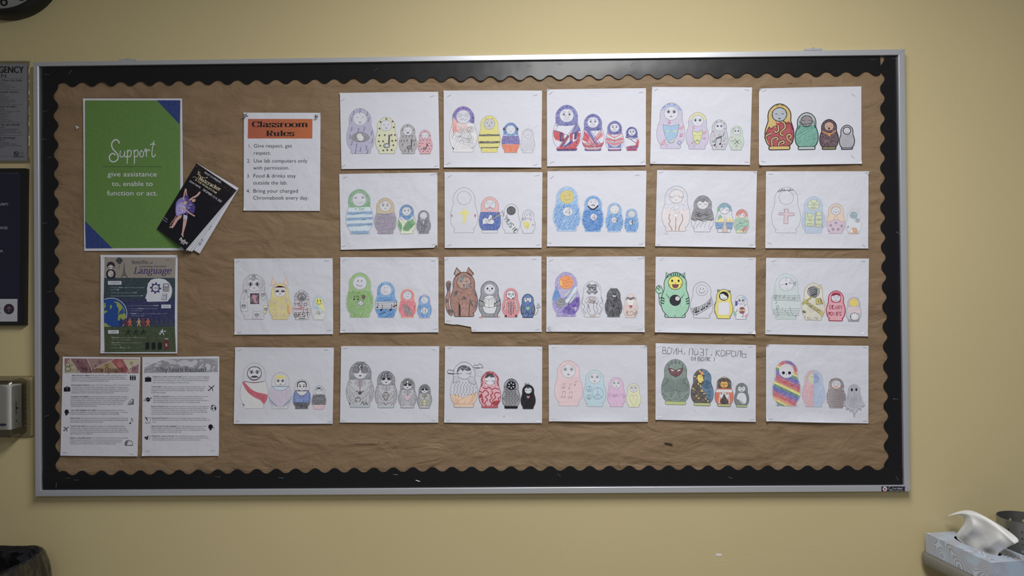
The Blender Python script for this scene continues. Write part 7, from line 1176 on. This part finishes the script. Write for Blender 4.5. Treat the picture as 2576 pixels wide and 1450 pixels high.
p.L('430 710 500 740 560 790 640 838', SK, 18, 1).L('370 830 340 880 300 930 278 970', '8d5c54', 20, 1).F('405 826 455 822 440 860 392 900 356 960 318 1012 272 1004 264 992 300 984 326 930 362 870', SK).F('475 812 532 830 528 888 470 880', 'a8a4b4', .1).F('474 878 526 886 512 960 490 1030 472 1092 474 1144 460 1138 442 1100 452 1080 462 1000 468 930', SK).L('490 890 500 885', '7c5048', 20)
p.L('420 700 460 690 500 720/430 740 470 760', 'b5aed0', 10, 1).L('560 680 600 670/540 720 580 716', 'b5a8c8', 7)
TD('Ballet', 408, 1180, 524, 1252, 44, 'c6c7cc', True); TD('314', 425, 1228, 476, 1256, 28, 'c6c7cc', True); p.L('190 850 245 890/175 885 235 925', '77787e', 9)
S = p.S; lay('cover', S, [(v, None) for v in bv(pt, (.0044, -.0028, -.0100, .0044))], 0, M['gloss'], None, None, None, seed=50, bow=0, parent=br, grid=10)
v, f = [], []
# scrap of torn paper left of the green poster
q = [at(189, 316, .0078), at(199.5, 320, .0062), at(191.5, 326, .0078), at(193, 320, .0050)]
tag(mk('paper_scrap', q, [(0, 1, 3), (1, 2, 3), (2, 0, 3), (2, 1, 0)], mat('torn_white_paper', (.7, .7, .72), .8), origin=q[0]), 'tiny torn white paper scrap on the brown paper left of the green poster', 'paper scrap')
# ---------------------------------------------------------------- name plate on the frame
setref('b8bac0'); cs = (2217.2, 1224, 2276.3, 1224, 2276.3, 1236.8, 2217.2, 1236.8); p = Print(cs, 2.6, .56).at(2180, 1150, 13.18)
p.S.rect(0, 0, 2.6, .56, '1d1a24'); p.E(608, 1063, 76, 76, 'b4b5bb').F('555 1045 655 1015 600 1070 625 1060 650 1075 608 1120', '8a2c3c')
p.L('800 985 765 985 735 1030 740 1075 790 1092 850 1060', 'a6a7ae', 12, 1).L('880 990 870 1060 895 1070', 'a6a7ae', 10, 1).T('aridge', 900, 1190, 1072, 62, 'a6a7ae', ital=.25).L('755 1118 905 1118/935 1118 1090 1118/1125 1115 1210 1115', '808189', 16).L('1190 1000 1215 990', 'a6a7ae', 8)
lay('name_plate', p.S, p.cs, -.0006, M['gloss'], None, None, None, seed=51, bow=0, parent=board, thick=.0006, grid=6)['label'] = 'black maker\'s plate with red emblem'
# ---------------------------------------------------------------- staples in the border
for px, py, an, wh in ((118, 188, -10, 'near the top left corner of the board'), (177, 182, 50, 'tilted, at the left end of the top border'), (945.5, 176, 42, 'tilted, in the top border above the first drawing column'), (1330.7, 163.7, 5, 'bright level one at the middle of the top border'), (1408, 158.8, -2, 'against the rail at the middle of the top border'), (1590.7, 160.7, 50, 'bright steep one in the top border above the third drawing column'), (1654.5, 171, 72, 'nearly upright, above the fourth column of drawings'), (2195, 150, 3, 'at the right end of the top border'), (2248, 147.8, 0, 'in the top right corner of the right border'),
    (114, 280, 15, 'left border, beside the top of the green poster'), (110.4, 350.7, 0, 'left border, level with the word Support'), (125.6, 396.5, 0, 'left border, just below the laminated notice'), (113, 561.7, 2, 'left border, beside the foot of the green poster'), (123, 734, 0, 'left border, beside the language benefits poster'), (117.6, 1047, 18, 'left border, beside the Spanish flyer'),
    (170.4, 1203.8, 3, 'bottom border, below the Spanish flyer'), (191.4, 1208, -4, 'bottom border, second one below the Spanish flyer'), (142, 1222, 85, 'upright in the bottom left corner of the border'), (547.6, 1200.2, -4, 'bottom border, below the right edge of the Russian flyer'), (706.4, 1202.6, -8, 'bottom border, below the first drawing of the bottom row'), (995, 1194.6, -3, 'bottom border, just left of the seam'), (1051.3, 1210.3, -18, 'bottom border, just right of the left seam'), (1406.5, 1196.5, -45, 'steep one by the middle seam of the bottom border'), (1836.7, 1202.5, -20, 'bottom border, below the Cyrillic sheet'), (2256.4, 1204, -60, 'bottom right corner above the name plate'),
    (2260, 588, -40, 'right border, level with the second row of drawings'), (2253, 1004.5, -6, 'right border, just below its seam')):
    staple(px, py, an, 'steel staple, ' + wh, .0052 if py > 300 or px < 160 else .0045, 'staples holding the black border', L=.0125, crown=.0012)
# ---------------------------------------------------------------- wall clock, top left
ck = empty('wall_clock', (at(28, -83, WALL).x, WALL, at(28, -83, WALL).z)); tag(ck, 'round black wall clock with white face above the laminated notice', 'wall clock')
R0 = .1535
v, f = lathe([(0, 0), (R0, 0), (R0, .012), (R0 * .985, .030), (R0 * .955, .041), (R0 * .925, .0455), (R0 * .895, .0455), (R0 * .875, .041), (R0 * .868, .034), (R0 * .868, .026), (0, .026)], 96, 'y')
mk('case', v, f, M['black'], ck, smooth=True)
def disc(r, y, n=72): return [(r * cos(2 * pi * i / n), y, r * sin(2 * pi * i / n)) for i in range(n)], [tuple(range(n))]
v, f = disc(R0 * .866, -.0300); face = mk('face', v, f, mat('clock_face', (.82, .84, .83), .5), ck)
S = Ink(); setref('cfd1de')
for i in range(1, 13):
    a = radians(90 - 30 * i); rr = .106; t = str(i); h = .035
    wd = h * .78 * (1 if i < 10 else 1.5); S.text(t, rr * cos(a) / IN, (rr * sin(a) - h / 2) / IN, h / IN, '0c0c0e', True, align='c')
for i in range(60):
    a = radians(6 * i); r1 = .078; r0 = .074 if i % 5 else .071; S.line([(r0 * cos(a) / IN, r0 * sin(a) / IN), (r1 * cos(a) / IN, r1 * sin(a) / IN)], '0c0c0e', .05 if i % 5 else .1)
v = [(x * IN, -.0304 - .000004 * l, y * IN) for x, y, l in S.v]; mk('numerals', v, S.f, M['black'], ck)
for nm, L, w_, an, y in (('hour_hand', .065, .0065, 60, -.0312), ('minute_hand', .098, .0045, 150 - 20, -.0322)):
    a = radians(an); d = Vector((cos(a), 0, sin(a))); s_ = Vector((-sin(a), 0, cos(a))); q = [d * -.018 - s_ * w_, d * -.018 + s_ * w_, d * L + s_ * w_ * .3, d * L - s_ * w_ * .3]
    q = [Vector((k.x, y, k.z)) for k in q]; v, f = prism(q, (0, 0, 0), (0, .0006, 0)); mk(nm, v, f, M['black'], ck)
v, f = lathe([(0, .028), (.006, .028), (.006, .034), (0, .035)], 20, 'y'); mk('hub', v, f, M['black'], ck)
v, f = disc(R0 * .868, -.0375); mk('lens', v, f, clear_plastic('clock_glass', (.99, .99, .99), .05, .0), ck)
# ---------------------------------------------------------------- laminated emergency notice
setref('8e8f92'); XR, XL = 68, -122
cs = (XL, 160, XR, 159.4, XR, 405, XL, 405.5); p = Print(cs, 8.5, 11).at(0, 0, 1); TX = '141417'
nb = empty('emergency_notice', at(-27, 283, .0235)); tag(nb, 'white emergency notice in a clear plastic sleeve, left of the board', 'notice')
p.T('IN AN EMERGENCY', -108, 59.5, 183.6, 16.5, TX, 2).T('TAKE ACTION', -108, 17, 195.6, 9.6, TX)
blocks = ((197.5, 204.8, 57.7, 'HOLD! In your room or area. Clear the halls.', 211.7, ((214.9, 27.7, 'Close and lock the door'), (218.9, 40, 'Account for students and adults'), (222.9, 23.5, 'Do business as usual'))),
 (226, 233.8, 48.5, 'SECURE! Get inside. Lock outside doors.', 240.5, ((243.9, 26, 'Bring everyone indoors'), (247.9, 20.5, 'Lock outside doors'), (251.9, 37, 'Increase situational awareness'), (255.9, 39, 'Account for students and adults'), (259.9, 23.5, 'Do business as usual'))),
 (263.5, 270.5, 43.6, 'LOCKDOWN! Locks, lights, out of sight.', 277.5, ((280.5, 52, 'Recover students from hallway if possible'), (284.5, 27.5, 'Lock the classroom door'), (288.5, 18, 'Turn out the lights'), (292.5, 23, 'Move away from sight'), (296.5, 14.5, 'Maintain silence'), (300.5, 23, 'Do not open the door'), (304.5, 32, 'Prepare to evade or defend'))),
 (308, 316, 49, 'EVACUATE! (A location may be specified)', 322, ((325.3, 47.5, 'Lead students to Evacuation location'), (329.3, 40, 'Account for students and adults'), (333.3, 54.5, 'Notify if missing, extra or injured students'), (337.6, 8, 'or adults'))),
 (341, 349, 41, 'SHELTER! Hazard and safety strategy.', 355, ((359, 23.7, 'Lead safety strategy'), (363, 41.5, 'Account for students and adults'), (367, 55.5, 'Notify if missing, extra or injured students'), (371.3, 9, 'or adults'))))
for ly_, hy, hx, ht, ay, rows in blocks:
    p.L('%g %g %g %g' % (-108, ly_, 58, ly_), '55565a', .6).T(ht, -108, hx, hy, 5, TX, True).T('ADULTS', -15, 11, ay, 3.4, TX, True).T('STUDENTS', -108, -72, ay, 3.4, TX, True)
    for y, x1, t in rows: p.T(t, -16 if x1 < 30 else -20, x1, y + 1.2, 2.7, '3c3d42')
p.E(41, 387, 6, 6, '1b1b1f').F('37 388 41 382 46 385 41 392', '77787c').T('K12', 49, 59, 386.5, 4, '4c4d55', True).L('31.5 394.5 59.5 394.5', '33343a', 1.6).L('-60 393.5 25 393.5', '77787e', 1.4).L('49 389 59 389', '77787e', 1)
lay('printed_sheet', p.S, p.cs, .0215, M['print'], None, None, None, seed=60, bow=0, parent=nb)
M['sleeve'] = clear_plastic('plastic_sleeve', (.97, .97, .96), .16, .03)
c4 = [at(x, y, .0205) for x, y in ((-127, 155), (73.5, 154.5), (73.5, 409.5), (-127, 410))]; loc_ = nb.location
cc_ = sum(c4, Vector()) / 4
G = 14; v = []; f = []
for j in range(G + 1):
    for i in range(G + 1):
        u, t = i / G, j / G; q = (c4[3] * (1 - u) + c4[2] * u) * (1 - t) + (c4[0] * (1 - u) + c4[1] * u) * t
        v.append(Vector((q.x, q.y - .0012 * sin(pi * u) * sin(pi * t) - .0010 * (u ** 6) * (.5 + .5 * sin(t * 19)), q.z)) - loc_)
for j in range(G):
    for i in range(G): a = j * (G + 1) + i; f.append((a, a + 1, a + G + 2, a + G + 1))
mk('sleeve', v, f, M['sleeve'], nb, smooth=True)
for a, b_ in ((c4[1], c4[2]), (c4[0], c4[1])):
    a = a.copy(); b_ = b_.copy(); n_ = 16; pts = [a.lerp(b_, i / n_) + Vector((.0006 * sin(i * 2.1), .0005 * sin(i * 1.7) - .0004, 0)) - loc_ for i in range(n_ + 1)]
    v, f = tube(pts, .0011, 6); mk('welded_seam', v, f, clear_plastic('seam_plastic', (.97, .96, .92), .22, .45), nb, smooth=True)
# ---------------------------------------------------------------- framed black poster
fp = empty('framed_poster', at(-68, 621, WALL)); tag(fp, 'dark poster in black frame, with grey strip and arrow emblem, left of the board', 'framed poster'); fl_ = fp.location
Yf = .008; FC = [at(-200, 424.5, Yf), at(64.3, 423.6, Yf), at(61, 819, Yf), at(-200, 821, Yf)]; FI = [at(-188, 436, Yf), at(53, 434.5, Yf), at(50, 809.5, Yf), at(-188, 811, Yf)]
for i in range(4):
    j = (i + 1) % 4; a, b_, c_, d_ = FC[i], FC[j], FI[j], FI[i]
    q = [a, b_, c_, d_]; back = [Vector((k.x, WALL, k.z)) for k in q]; v = [Vector((k.x, k.y if n_ < 2 else k.y + .001, k.z)) - fl_ for n_, k in enumerate(q)] + [k - fl_ for k in back]
    mk('frame_rail', v, [(3, 2, 1, 0), (0, 1, 5, 4), (1, 2, 6, 5), (2, 3, 7, 6), (3, 0, 4, 7), (4, 5, 6, 7)], M['black'], fp)
setref('8e8f92'); p = Print((-190, 434, 54, 433, 51.5, 811, -190, 812), 10.5, 16.3).at(0, 410, 3.45)
p.S.rect(0, 0, 10.5, 16.3, '121220'); p.L('-600 88 166 88', '6c6e74', 5)
p.T('COMMUNITY.', -78, 77, 370, 21, '7a7b80').T('OICES.', -10, 71, 575, 21, '7a7b80').T('IP,', -6, 31, 778, 21, '7a7b80')
p.F('-640 1187 152 1185 151 1376 -640 1378', '7c7d80').L('-640 1186 152 1185/-640 1377 151 1375', '909194', 4).E(78, 1270, 46, 46, '1c1a20').L('78 1294 78 1252', '6a3a40', 6).L('58 1268 78 1250 98 1268', '6a3a40', 6).L('-10 1264 6 1262/-12 1304 6 1303', '26262c', 7)
lay('poster_print', p.S, p.cs, .0120, M['gloss'], None, None, None, seed=61, bow=0, parent=fp)
# ---------------------------------------------------------------- glove box in its clear holder
X1 = at(86.5, 1030, WALL).x; Z1, Z0 = at(60, 950, .0).z, at(60, 1100, .0).z; X0 = X1 - .275
hd = empty('glove_box_holder', (X0 + .13, WALL, Z0)); tag(hd, 'clear plastic wall holder mounted left of the board, around a white box', 'wall holder'); hl = hd.location
M['acrylic'] = clear_plastic('yellowed_clear_acrylic', (.95, .94, .90), .28, .05)
def shell(x0, x1, y0, y1, z0, z1, r=.012):
    v = []; f = []; n = 6
    def loop(x0, x1, z0, z1, y, r):
        L = []
        for cx_, cz_, a0 in ((x1 - r, z1 - r, 0), (x0 + r, z1 - r, 90), (x0 + r, z0 + r, 180), (x1 - r, z0 + r, 270)):
            for k in range(n): a = radians(a0 + 90 * k / (n - 1)); L.append((cx_ + r * cos(a), y, cz_ + r * sin(a)))
        return L
    for q in (loop(x0, x1, z0, z1, y1, r), loop(x0, x1, z0, z1, y0 + .006, r), loop(x0 + .004, x1 - .004, z0 + .004, z1 - .004, y0, r)): v += q
    N = 4 * n
    for k in range(2):
        for i in range(N): j = (i + 1) % N; f.append((k * N + i, k * N + j, (k + 1) * N + j, (k + 1) * N + i))
    f.append(tuple(range(2 * N, 3 * N))); return v, f
v, f = shell(X0 + .02, X1 - .022, -.040, WALL - .001, Z0 + .004, Z1 - .004)
mk('cover', [Vector(k) - hl for k in v], f, M['acrylic'], hd, smooth=False)
v, f = shell(X0, X1, WALL - .007, WALL - .0005, Z0 - .006, Z1 + .002, .008)
mk('back_tray', [Vector(k) - hl for k in v], f, M['acrylic'], hd)
for i in range(9):
    z = Z0 + .03 + i * .0135; v, f = tube([Vector((X1 - .021, WALL - .0085, z - .001)) - hl, Vector((X1 - .001, WALL - .0085, z + .003)) - hl], .0006, 5); mk('rib', v, f, M['acrylic'], hd)
X3 = at(55, 1020, .014).x; gz1, gz0 = at(55, 967, .0).z, at(55, 1077, .0).z
gb = empty('glove_box', (X3 - .11, .012, gz0)); tag(gb, 'white carton with a blue oval mark inside the clear wall holder', 'carton'); gl_ = gb.location
v, f = box(X3 - .215, X3, -.031, .014, gz0, gz1); b_ = mk('carton', [Vector(k) - gl_ for k in v], f, mat('white_carton', (.78, .78, .78), .6, var=(40, .03)), gb); bevel(b_, .0015)
def onside(y, z): return Vector((X3 + .0004, y, z)) - gl_
zt = lambda py: at(45, py, 0).z
v, f = prism([onside(-.011, zt(1009)), onside(-.0085, zt(1009)), onside(-.0085, zt(1042)), onside(-.011, zt(1042))], (0, 0, 0), (-.0003, 0, 0)); mk('slot', v, f, M['black'], gb)
v, f = prism([onside(-.009, zt(1024.5)), onside(-.002, zt(1024.5)), onside(-.002, zt(1028.5)), onside(-.009, zt(1028.5))], (0, 0, 0), (-.0003, 0, 0)); mk('slot_tab', v, f, M['black'], gb)
v, f = prism([onside(-.009 + .0026 * cos(i * .52), zt(1058) + .0026 * sin(i * .52)) for i in range(12)], (0, 0, 0), (-.0003, 0, 0)); mk('punched_hole', v, f, M['black'], gb)
e0 = at(6, 1069.5, -.0316); v, f = prism([Vector((e0.x + .0115 * cos(i * .2618), -.0316, e0.z + .0037 * sin(i * .2618))) - gl_ for i in range(24)], (0, 0, 0), (0, .0004, 0)); mk('oval_mark', v, f, mat('navy_print', (.02, .03, .14), .5), gb)
# ---------------------------------------------------------------- rubbish bin with a black bag
bc = at(118, 1380, -.03); tb = empty('rubbish_bin', (bc.x - .150, -.205, 0)); tag(tb, 'tall bin lined with a crinkled black bag at the lower left of the wall', 'rubbish bin')
ZT = bc.z + .012; A_, B_ = .185, .165
def se(a, e=.36): c_, s_ = cos(a), sin(a); return (abs(c_) ** e * (1 if c_ >= 0 else -1), abs(s_) ** e * (1 if s_ >= 0 else -1))
def ringsurf(levels, n=120, wr=0, seed=0):
    v = []; f = []
    for k, (sc, z, am) in enumerate(levels):
        for i in range(n):
            a = 2 * pi * i / n; x, y = se(a); q = am * (noise.noise(Vector((x * 3.2 + seed, y * 3.2, z * 7))) + .6 * noise.noise(Vector((x * 9 + seed, y * 9, z * 16 + 3))))
            v.append((x * A_ * (sc + q), y * B_ * (sc + q), z + am * .25 * noise.noise(Vector((x * 4, y * 4, seed + k * .3)))))
    for k in range(len(levels) - 1):
        for i in range(n): j = (i + 1) % n; f.append((k * n + i, k * n + j, (k + 1) * n + j, (k + 1) * n + i))
    return v, f
v, f = ringsurf([(.78, .0, 0), (.80, .01, 0), (.95, ZT - .03, 0), (.97, ZT - .006, 0), (.94, ZT - .004, 0), (.92, ZT - .03, 0), (.76, .02, 0)]); f.append(tuple(range(119, -1, -1))); mk('bin', v, f, M['black'], tb, smooth=True)
lv = [(.70, .25, .10), (.80, ZT - .30, .10), (.86, ZT - .16, .09), (.90, ZT - .06, .05), (.93, ZT - .012, .02), (.965, ZT + .002, .012), (.995, ZT - .006, .012)] + [(1.01 + .10 * sin(pi * i / 15) , ZT - .012 - .022 * i, .02 + .010 * i * .7) for i in range(1, 15)]
v, f = ringsurf(lv, 200, seed=4.2); f.append(tuple(range(200)))
M['bag'] = mat('black_bin_liner', (.010, .010, .012), .17, spec=.7, bump=[(8, .040), (20, .006)])
o = mk('bag', v, f, M['bag'], tb, smooth=True)
# ---------------------------------------------------------------- table, tissues, utensil holder at lower right
TZ = at(2329.6, 1389.3, -.002).z; LD = Vector((.165, -.986, 0)); RD_ = Vector((.986, .165, 0))
def rounded(poly, r, n=6):
    out = []; m = len(poly)
    for i in range(m):
        p0, p1, p2 = Vector(poly[i - 1]), Vector(poly[i]), Vector(poly[(i + 1) % m]); a = (p0 - p1).normalized(); b = (p2 - p1).normalized()
        A0 = p1 + a * r[i]; B0 = p1 + b * r[i]
        for k in range(n + 1): t = k / n; out.append((A0 * (1 - t) ** 2 + p1 * 2 * t * (1 - t) + B0 * t ** 2))
    return out
ax = 1.243; P0 = Vector((ax, .020)); dirL = Vector((.165, -.986)).normalized()
P1 = P0 + dirL * .62; plan = rounded([P0, Vector((2.15, .020)), Vector((2.15, -.60)), P1], [.035, .02, .05, .06])
tbm = empty('side_table', (1.65, -.28, 0)); tag(tbm, 'grey laminate side table with a thick rounded edge, under the tissue box', 'table'); tl = tbm.location
v = []; f = []; n = len(plan); cen = sum(plan, Vector((0, 0))) / n
T_ = .034
for dz, ins in ((0, .010), (-.002, .004), (-.007, .0008), (-.017, 0), (-.027, .0008), (-.032, .004), (-.034, .010)):
    for q in plan: d = (cen - q).normalized(); v.append((q.x + d.x * ins - tl.x, q.y + d.y * ins - tl.y, TZ + dz))
for k in range(6):
    for i in range(n): j = (i + 1) % n; f.append((k * n + i, (k + 1) * n + i, (k + 1) * n + j, k * n + j))
f += [tuple(range(n - 1, -1, -1)), tuple(range(6 * n, 7 * n))]
M['laminate'] = mat('grey_laminate', (.20, .195, .175), .42, var=(400, .06)); o = mk('tabletop', v, f, M['laminate'], tbm)
for p_ in o.data.polygons: p_.use_smooth = len(p_.vertices) == 4
for x, y in ((1.36, -.06), (2.08, -.06), (2.08, -.52), (1.42, -.52)):
    v, f = tube([(x - tl.x, y - tl.y, 0), (x - tl.x, y - tl.y, TZ - .0335)], .019, 16); mk('leg', v, f, M['steel'], tbm, smooth=True)
# tissue box
B0 = Vector((at(2329.6, 1389.3, -.002).x, -.002, TZ)); Lx, Wx, Hx = .2275, .118, .0520
def bx_(u, w_, z): return B0 + LD * (u * Lx) + RD_ * (w_ * Wx) + Vector((0, 0, z))      # u from wall to front, w from left to right
tc = empty('tissue_box', bx_(.5, .5, 0)); tag(tc, 'flat tissue box with blue and grey swirl lines, on the side table', 'tissue box'); tcl = tc.location
def swirl():
    m, t, b = nt('swirl_printed_card'); N = t.nodes; K = t.links
    tcn = N.new('ShaderNodeTexCoord'); nz = N.new('ShaderNodeTexNoise'); nz.inputs['Scale'].default_value = 13; nz.inputs['Detail'].default_value = .6
    K.new(tcn.outputs['Object'], nz.inputs['Vector'])
    mu = N.new('ShaderNodeMath'); mu.operation = 'MULTIPLY'; mu.inputs[1].default_value = 150; K.new(nz.outputs['Fac'], mu.inputs[0])
    sx = N.new('ShaderNodeSeparateXYZ'); K.new(tcn.outputs['Object'], sx.inputs[0])
    m2 = N.new('ShaderNodeMath'); m2.operation = 'MULTIPLY_ADD'; m2.inputs[1].default_value = 900; K.new(sx.outputs['Z'], m2.inputs[0]); K.new(mu.outputs[0], m2.inputs[2])
    m3 = N.new('ShaderNodeMath'); m3.operation = 'MULTIPLY_ADD'; m3.inputs[1].default_value = 420; K.new(sx.outputs['X'], m3.inputs[0]); K.new(m2.outputs[0], m3.inputs[2])
    sn = N.new('ShaderNodeMath'); sn.operation = 'SINE'; K.new(m3.outputs[0], sn.inputs[0])
    r = N.new('ShaderNodeValToRGB'); r.color_ramp.elements[0].position = .10; r.color_ramp.elements[1].position = .62
    n2 = N.new('ShaderNodeTexNoise'); n2.inputs['Scale'].default_value = 22; K.new(tcn.outputs['Object'], n2.inputs['Vector'])
    mc = N.new('ShaderNodeMix'); mc.data_type = 'RGBA'; mc.inputs[6].default_value = (.36, .37, .43, 1); mc.inputs[7].default_value = (.40, .52, .68, 1)
    rr = N.new('ShaderNodeMapRange'); rr.inputs['From Min'].default_value = .45; rr.inputs['From Max'].default_value = .62; K.new(n2.outputs['Fac'], rr.inputs['Value']); K.new(rr.outputs[0], mc.inputs[0])
    r.color_ramp.elements[0].color = (0, 0, 0, 1); r.color_ramp.elements[1].color = (1, 1, 1, 1); K.new(sn.outputs[0], r.inputs['Fac'])
    mx = N.new('ShaderNodeMix'); mx.data_type = 'RGBA'; mx.inputs[7].default_value = (.56, .62, .74, 1); K.new(mc.outputs[2], mx.inputs[6]); K.new(r.outputs['Color'], mx.inputs[0])
    K.new(mx.outputs[2], b.inputs['Base Color']); b.inputs['Roughness'].default_value = .38; return m
M['swirl'] = swirl()
v = []; f = []
for z in (.0, Hx):
    for u, w_ in ((0, 0), (1, 0), (1, 1), (0, 1)): v.append(bx_(u, w_, z) - tcl)
f += [(0, 1, 5, 4), (1, 2, 6, 5), (2, 3, 7, 6), (3, 0, 4, 7), (0, 3, 2, 1)]
NE = 32; k0 = len(v); el = []
for i in range(NE):
    a = 2 * pi * (i + .5) / NE; u_, w_ = .5 + .33 * abs(cos(a)) ** .8 * (1 if cos(a) > 0 else -1), .5 + .19 * sin(a); v.append(bx_(u_, w_, Hx) - tcl); el.append((a, k0 + i))
cor = {4: (0, 0), 5: (1, 0), 6: (1, 1), 7: (0, 1)}
# fan each quarter of the opening to its corner of the lid
def corner_of(a): return 6 if 0 <= a < pi / 2 else 7 if a < pi else 4 if a < 3 * pi / 2 else 5
for i in range(NE):
    a, vi = el[i]; a2, vj = el[(i + 1) % NE]; c1, c2 = corner_of(a), corner_of(a2)
    if c1 == c2: f.append((vi, vj, c1))
    else: f.append((vi, vj, c2, c1))
o = mk('carton', v, f, M['swirl'], tc)
# end panel seam
v = []; f = []
ts = empty('tissue', bx_(.5, .5, Hx)); tag(ts, 'white tissue pulled up out of the box, its top edge folded over', 'tissue'); tsl = ts.location
nrm = RD_.normalized()
def pull(px, py, off):
    """the point of the tissue seen at px py, off metres right of the slot's upright plane"""
    d = ray(px, py); o0 = bx_(.5, .5, 0) + nrm * off; return CAM + d * ((o0 - CAM).dot(nrm) / d.dot(nrm))
rows = [[(2406, 1357, 0), (2426, 1370, .004), (2452, 1384, -.004), (2482, 1397, .004), (2509.5, 1406, 0)],
        [(2404, 1348, 0), (2424, 1362, .004), (2450, 1376, -.004), (2480, 1389, .004), (2509, 1399.5, 0)],
        [(2414, 1332, .002), (2436, 1343, -.009), (2460, 1358, .008), (2488, 1374, -.009), (2513, 1391, .002)],
        [(2424, 1322, 0), (2446, 1330, -.016), (2474, 1346, .002), (2504, 1365, -.015), (2528, 1382, .0)],
        [(2427, 1310, .0), (2448, 1316, -.018), (2480, 1334, -.002), (2512, 1354, -.017), (2540, 1375, -.002)],
        [(2424, 1300, -.002), (2444, 1303, -.012), (2480, 1320, -.008), (2516, 1343, -.012), (2548, 1371.5, -.006)],
        [(2410, 1294, -.008), (2434, 1291, -.014), (2472, 1304, -.012), (2512, 1328, -.014), (2553.6, 1369, -.012)],
        [(2379, 1301, -.010), (2434, 1285.6, -.010), (2474, 1297, -.006), (2516, 1324, -.004), (2556, 1367, -.006)],
        [(2379, 1300.5, -.004), (2434.4, 1275.5, .014), (2482, 1302, .020), (2526, 1327, .020), (2570.6, 1361.5, .012)]]
v = [pull(*q) - tsl for r in rows for q in r]; nr = len(rows[0])
f = [(j * nr + i, j * nr + i + 1, (j + 1) * nr + i + 1, (j + 1) * nr + i) for j in range(len(rows) - 1) for i in range(nr - 1)]
M['tissue'] = mat('soft_tissue_paper', (.80, .81, .82), .9, spec=.1, bump=[(13, .0030), (60, .0003)])
M['tissue'].node_tree.nodes['Principled BSDF'].inputs['Subsurface Weight'].default_value = 0.0
o = mk('sheet', v, f, M['tissue'], ts, smooth=True); cr_ = o.data.attributes.new('crease_edge', 'FLOAT', 'EDGE')
for e_ in o.data.edges:
    if abs(e_.vertices[0] - e_.vertices[1]) == nr and e_.vertices[0] % nr in (1, 3) and max(e_.vertices) < 7 * nr: cr_.data[e_.index].value = .75
    if all(7 * nr <= k < 8 * nr for k in e_.vertices): cr_.data[e_.index].value = 1.0; e_.use_edge_sharp = True
sb = o.modifiers.new('smooth', 'SUBSURF'); sb.levels = sb.render_levels = 3
so = o.modifiers.new('ply', 'SOLIDIFY'); so.thickness = .0004
# perforated steel utensil holder
rimz = .897; cc_ = atz(2573, 1303.5, rimz); RC = .0600; HC = rimz - TZ
cu = empty('utensil_holder', (cc_.x, cc_.y, TZ)); tag(cu, 'round stainless steel utensil holder with punched holes, behind the tissue box', 'utensil holder')
v = []; f = []; NA = 144; SP = 4; grid_ = {}; da = 2 * pi / NA
hz = at(2564.5, 1342.8, cc_.y - .055).z - TZ; pit = .0163
rowsz = [0, .004] + [hz + pit * (i + .5) for i in range(-5, 1)] + [HC - .004, HC]
rowsz = sorted(z for z in rowsz if z >= 0)
def vid(a_i, z):
    k = (a_i % NA, round(z, 5))
    if k not in grid_: grid_[k] = len(v); v.append((RC * cos(da * k[0]), RC * sin(da * k[0]), z))
    return grid_[k]
base_i = round((atan2(-.99, -.10) % (2 * pi)) / da) - 2
for zi, (z0, z1) in enumerate(zip(rowsz, rowsz[1:])):
    for ai in range(base_i, base_i + NA, SP):
        outer = [vid(ai + k, z0) for k in range(SP + 1)] + [vid(ai + k, z1) for k in range(SP, -1, -1)]
        if abs((z1 - z0) - pit) > 1e-4 or (ai - base_i) % 12:
            for k in range(SP): f.append((outer[k], outer[k + 1], outer[2 * SP - k], outer[2 * SP + 1 - k]))
            continue
        zc = (z0 + z1) / 2; ring_ = []
        for k in range(2 * SP + 2):
            a_i = ai + (k if k <= SP else 2 * SP + 1 - k); dx_ = (a_i - ai - SP / 2) * da * RC; dz_ = (z0 if k <= SP else z1) - zc
            t = atan2(dz_, dx_ * (1.6 if abs(dx_) > 0 else 1)); ac = (ai + SP / 2) * da + .0039 * cos(t) / RC
            ring_.append(len(v)); v.append((RC * cos(ac), RC * sin(ac), zc + .0039 * sin(t)))
        n_ = len(outer)
        for k in range(n_): f.append((outer[k], outer[(k + 1) % n_], ring_[(k + 1) % n_], ring_[k]))
M['stainless'] = mat('brushed_stainless', (.42, .42, .42), .42, metal=1.0, bump=[(300, .0001)])
o = mk('wall', v, f, M['stainless'], cu); so = o.modifiers.new('gauge', 'SOLIDIFY'); so.thickness = .0008; so.offset = -1
v, f = lathe([(RC - .0014, HC - .0004), (RC - .0014, HC + .0012), (RC + .0004, HC + .0012), (RC + .0004, HC - .0004), (RC - .0014, HC - .0004)], 72); mk('rim', v, f, M['stainless'], cu, smooth=False)
v, f = lathe([(0, .001), (RC - .001, .001), (RC - .001, .003), (0, .003)], 72); mk('base', v, f, M['stainless'], cu)
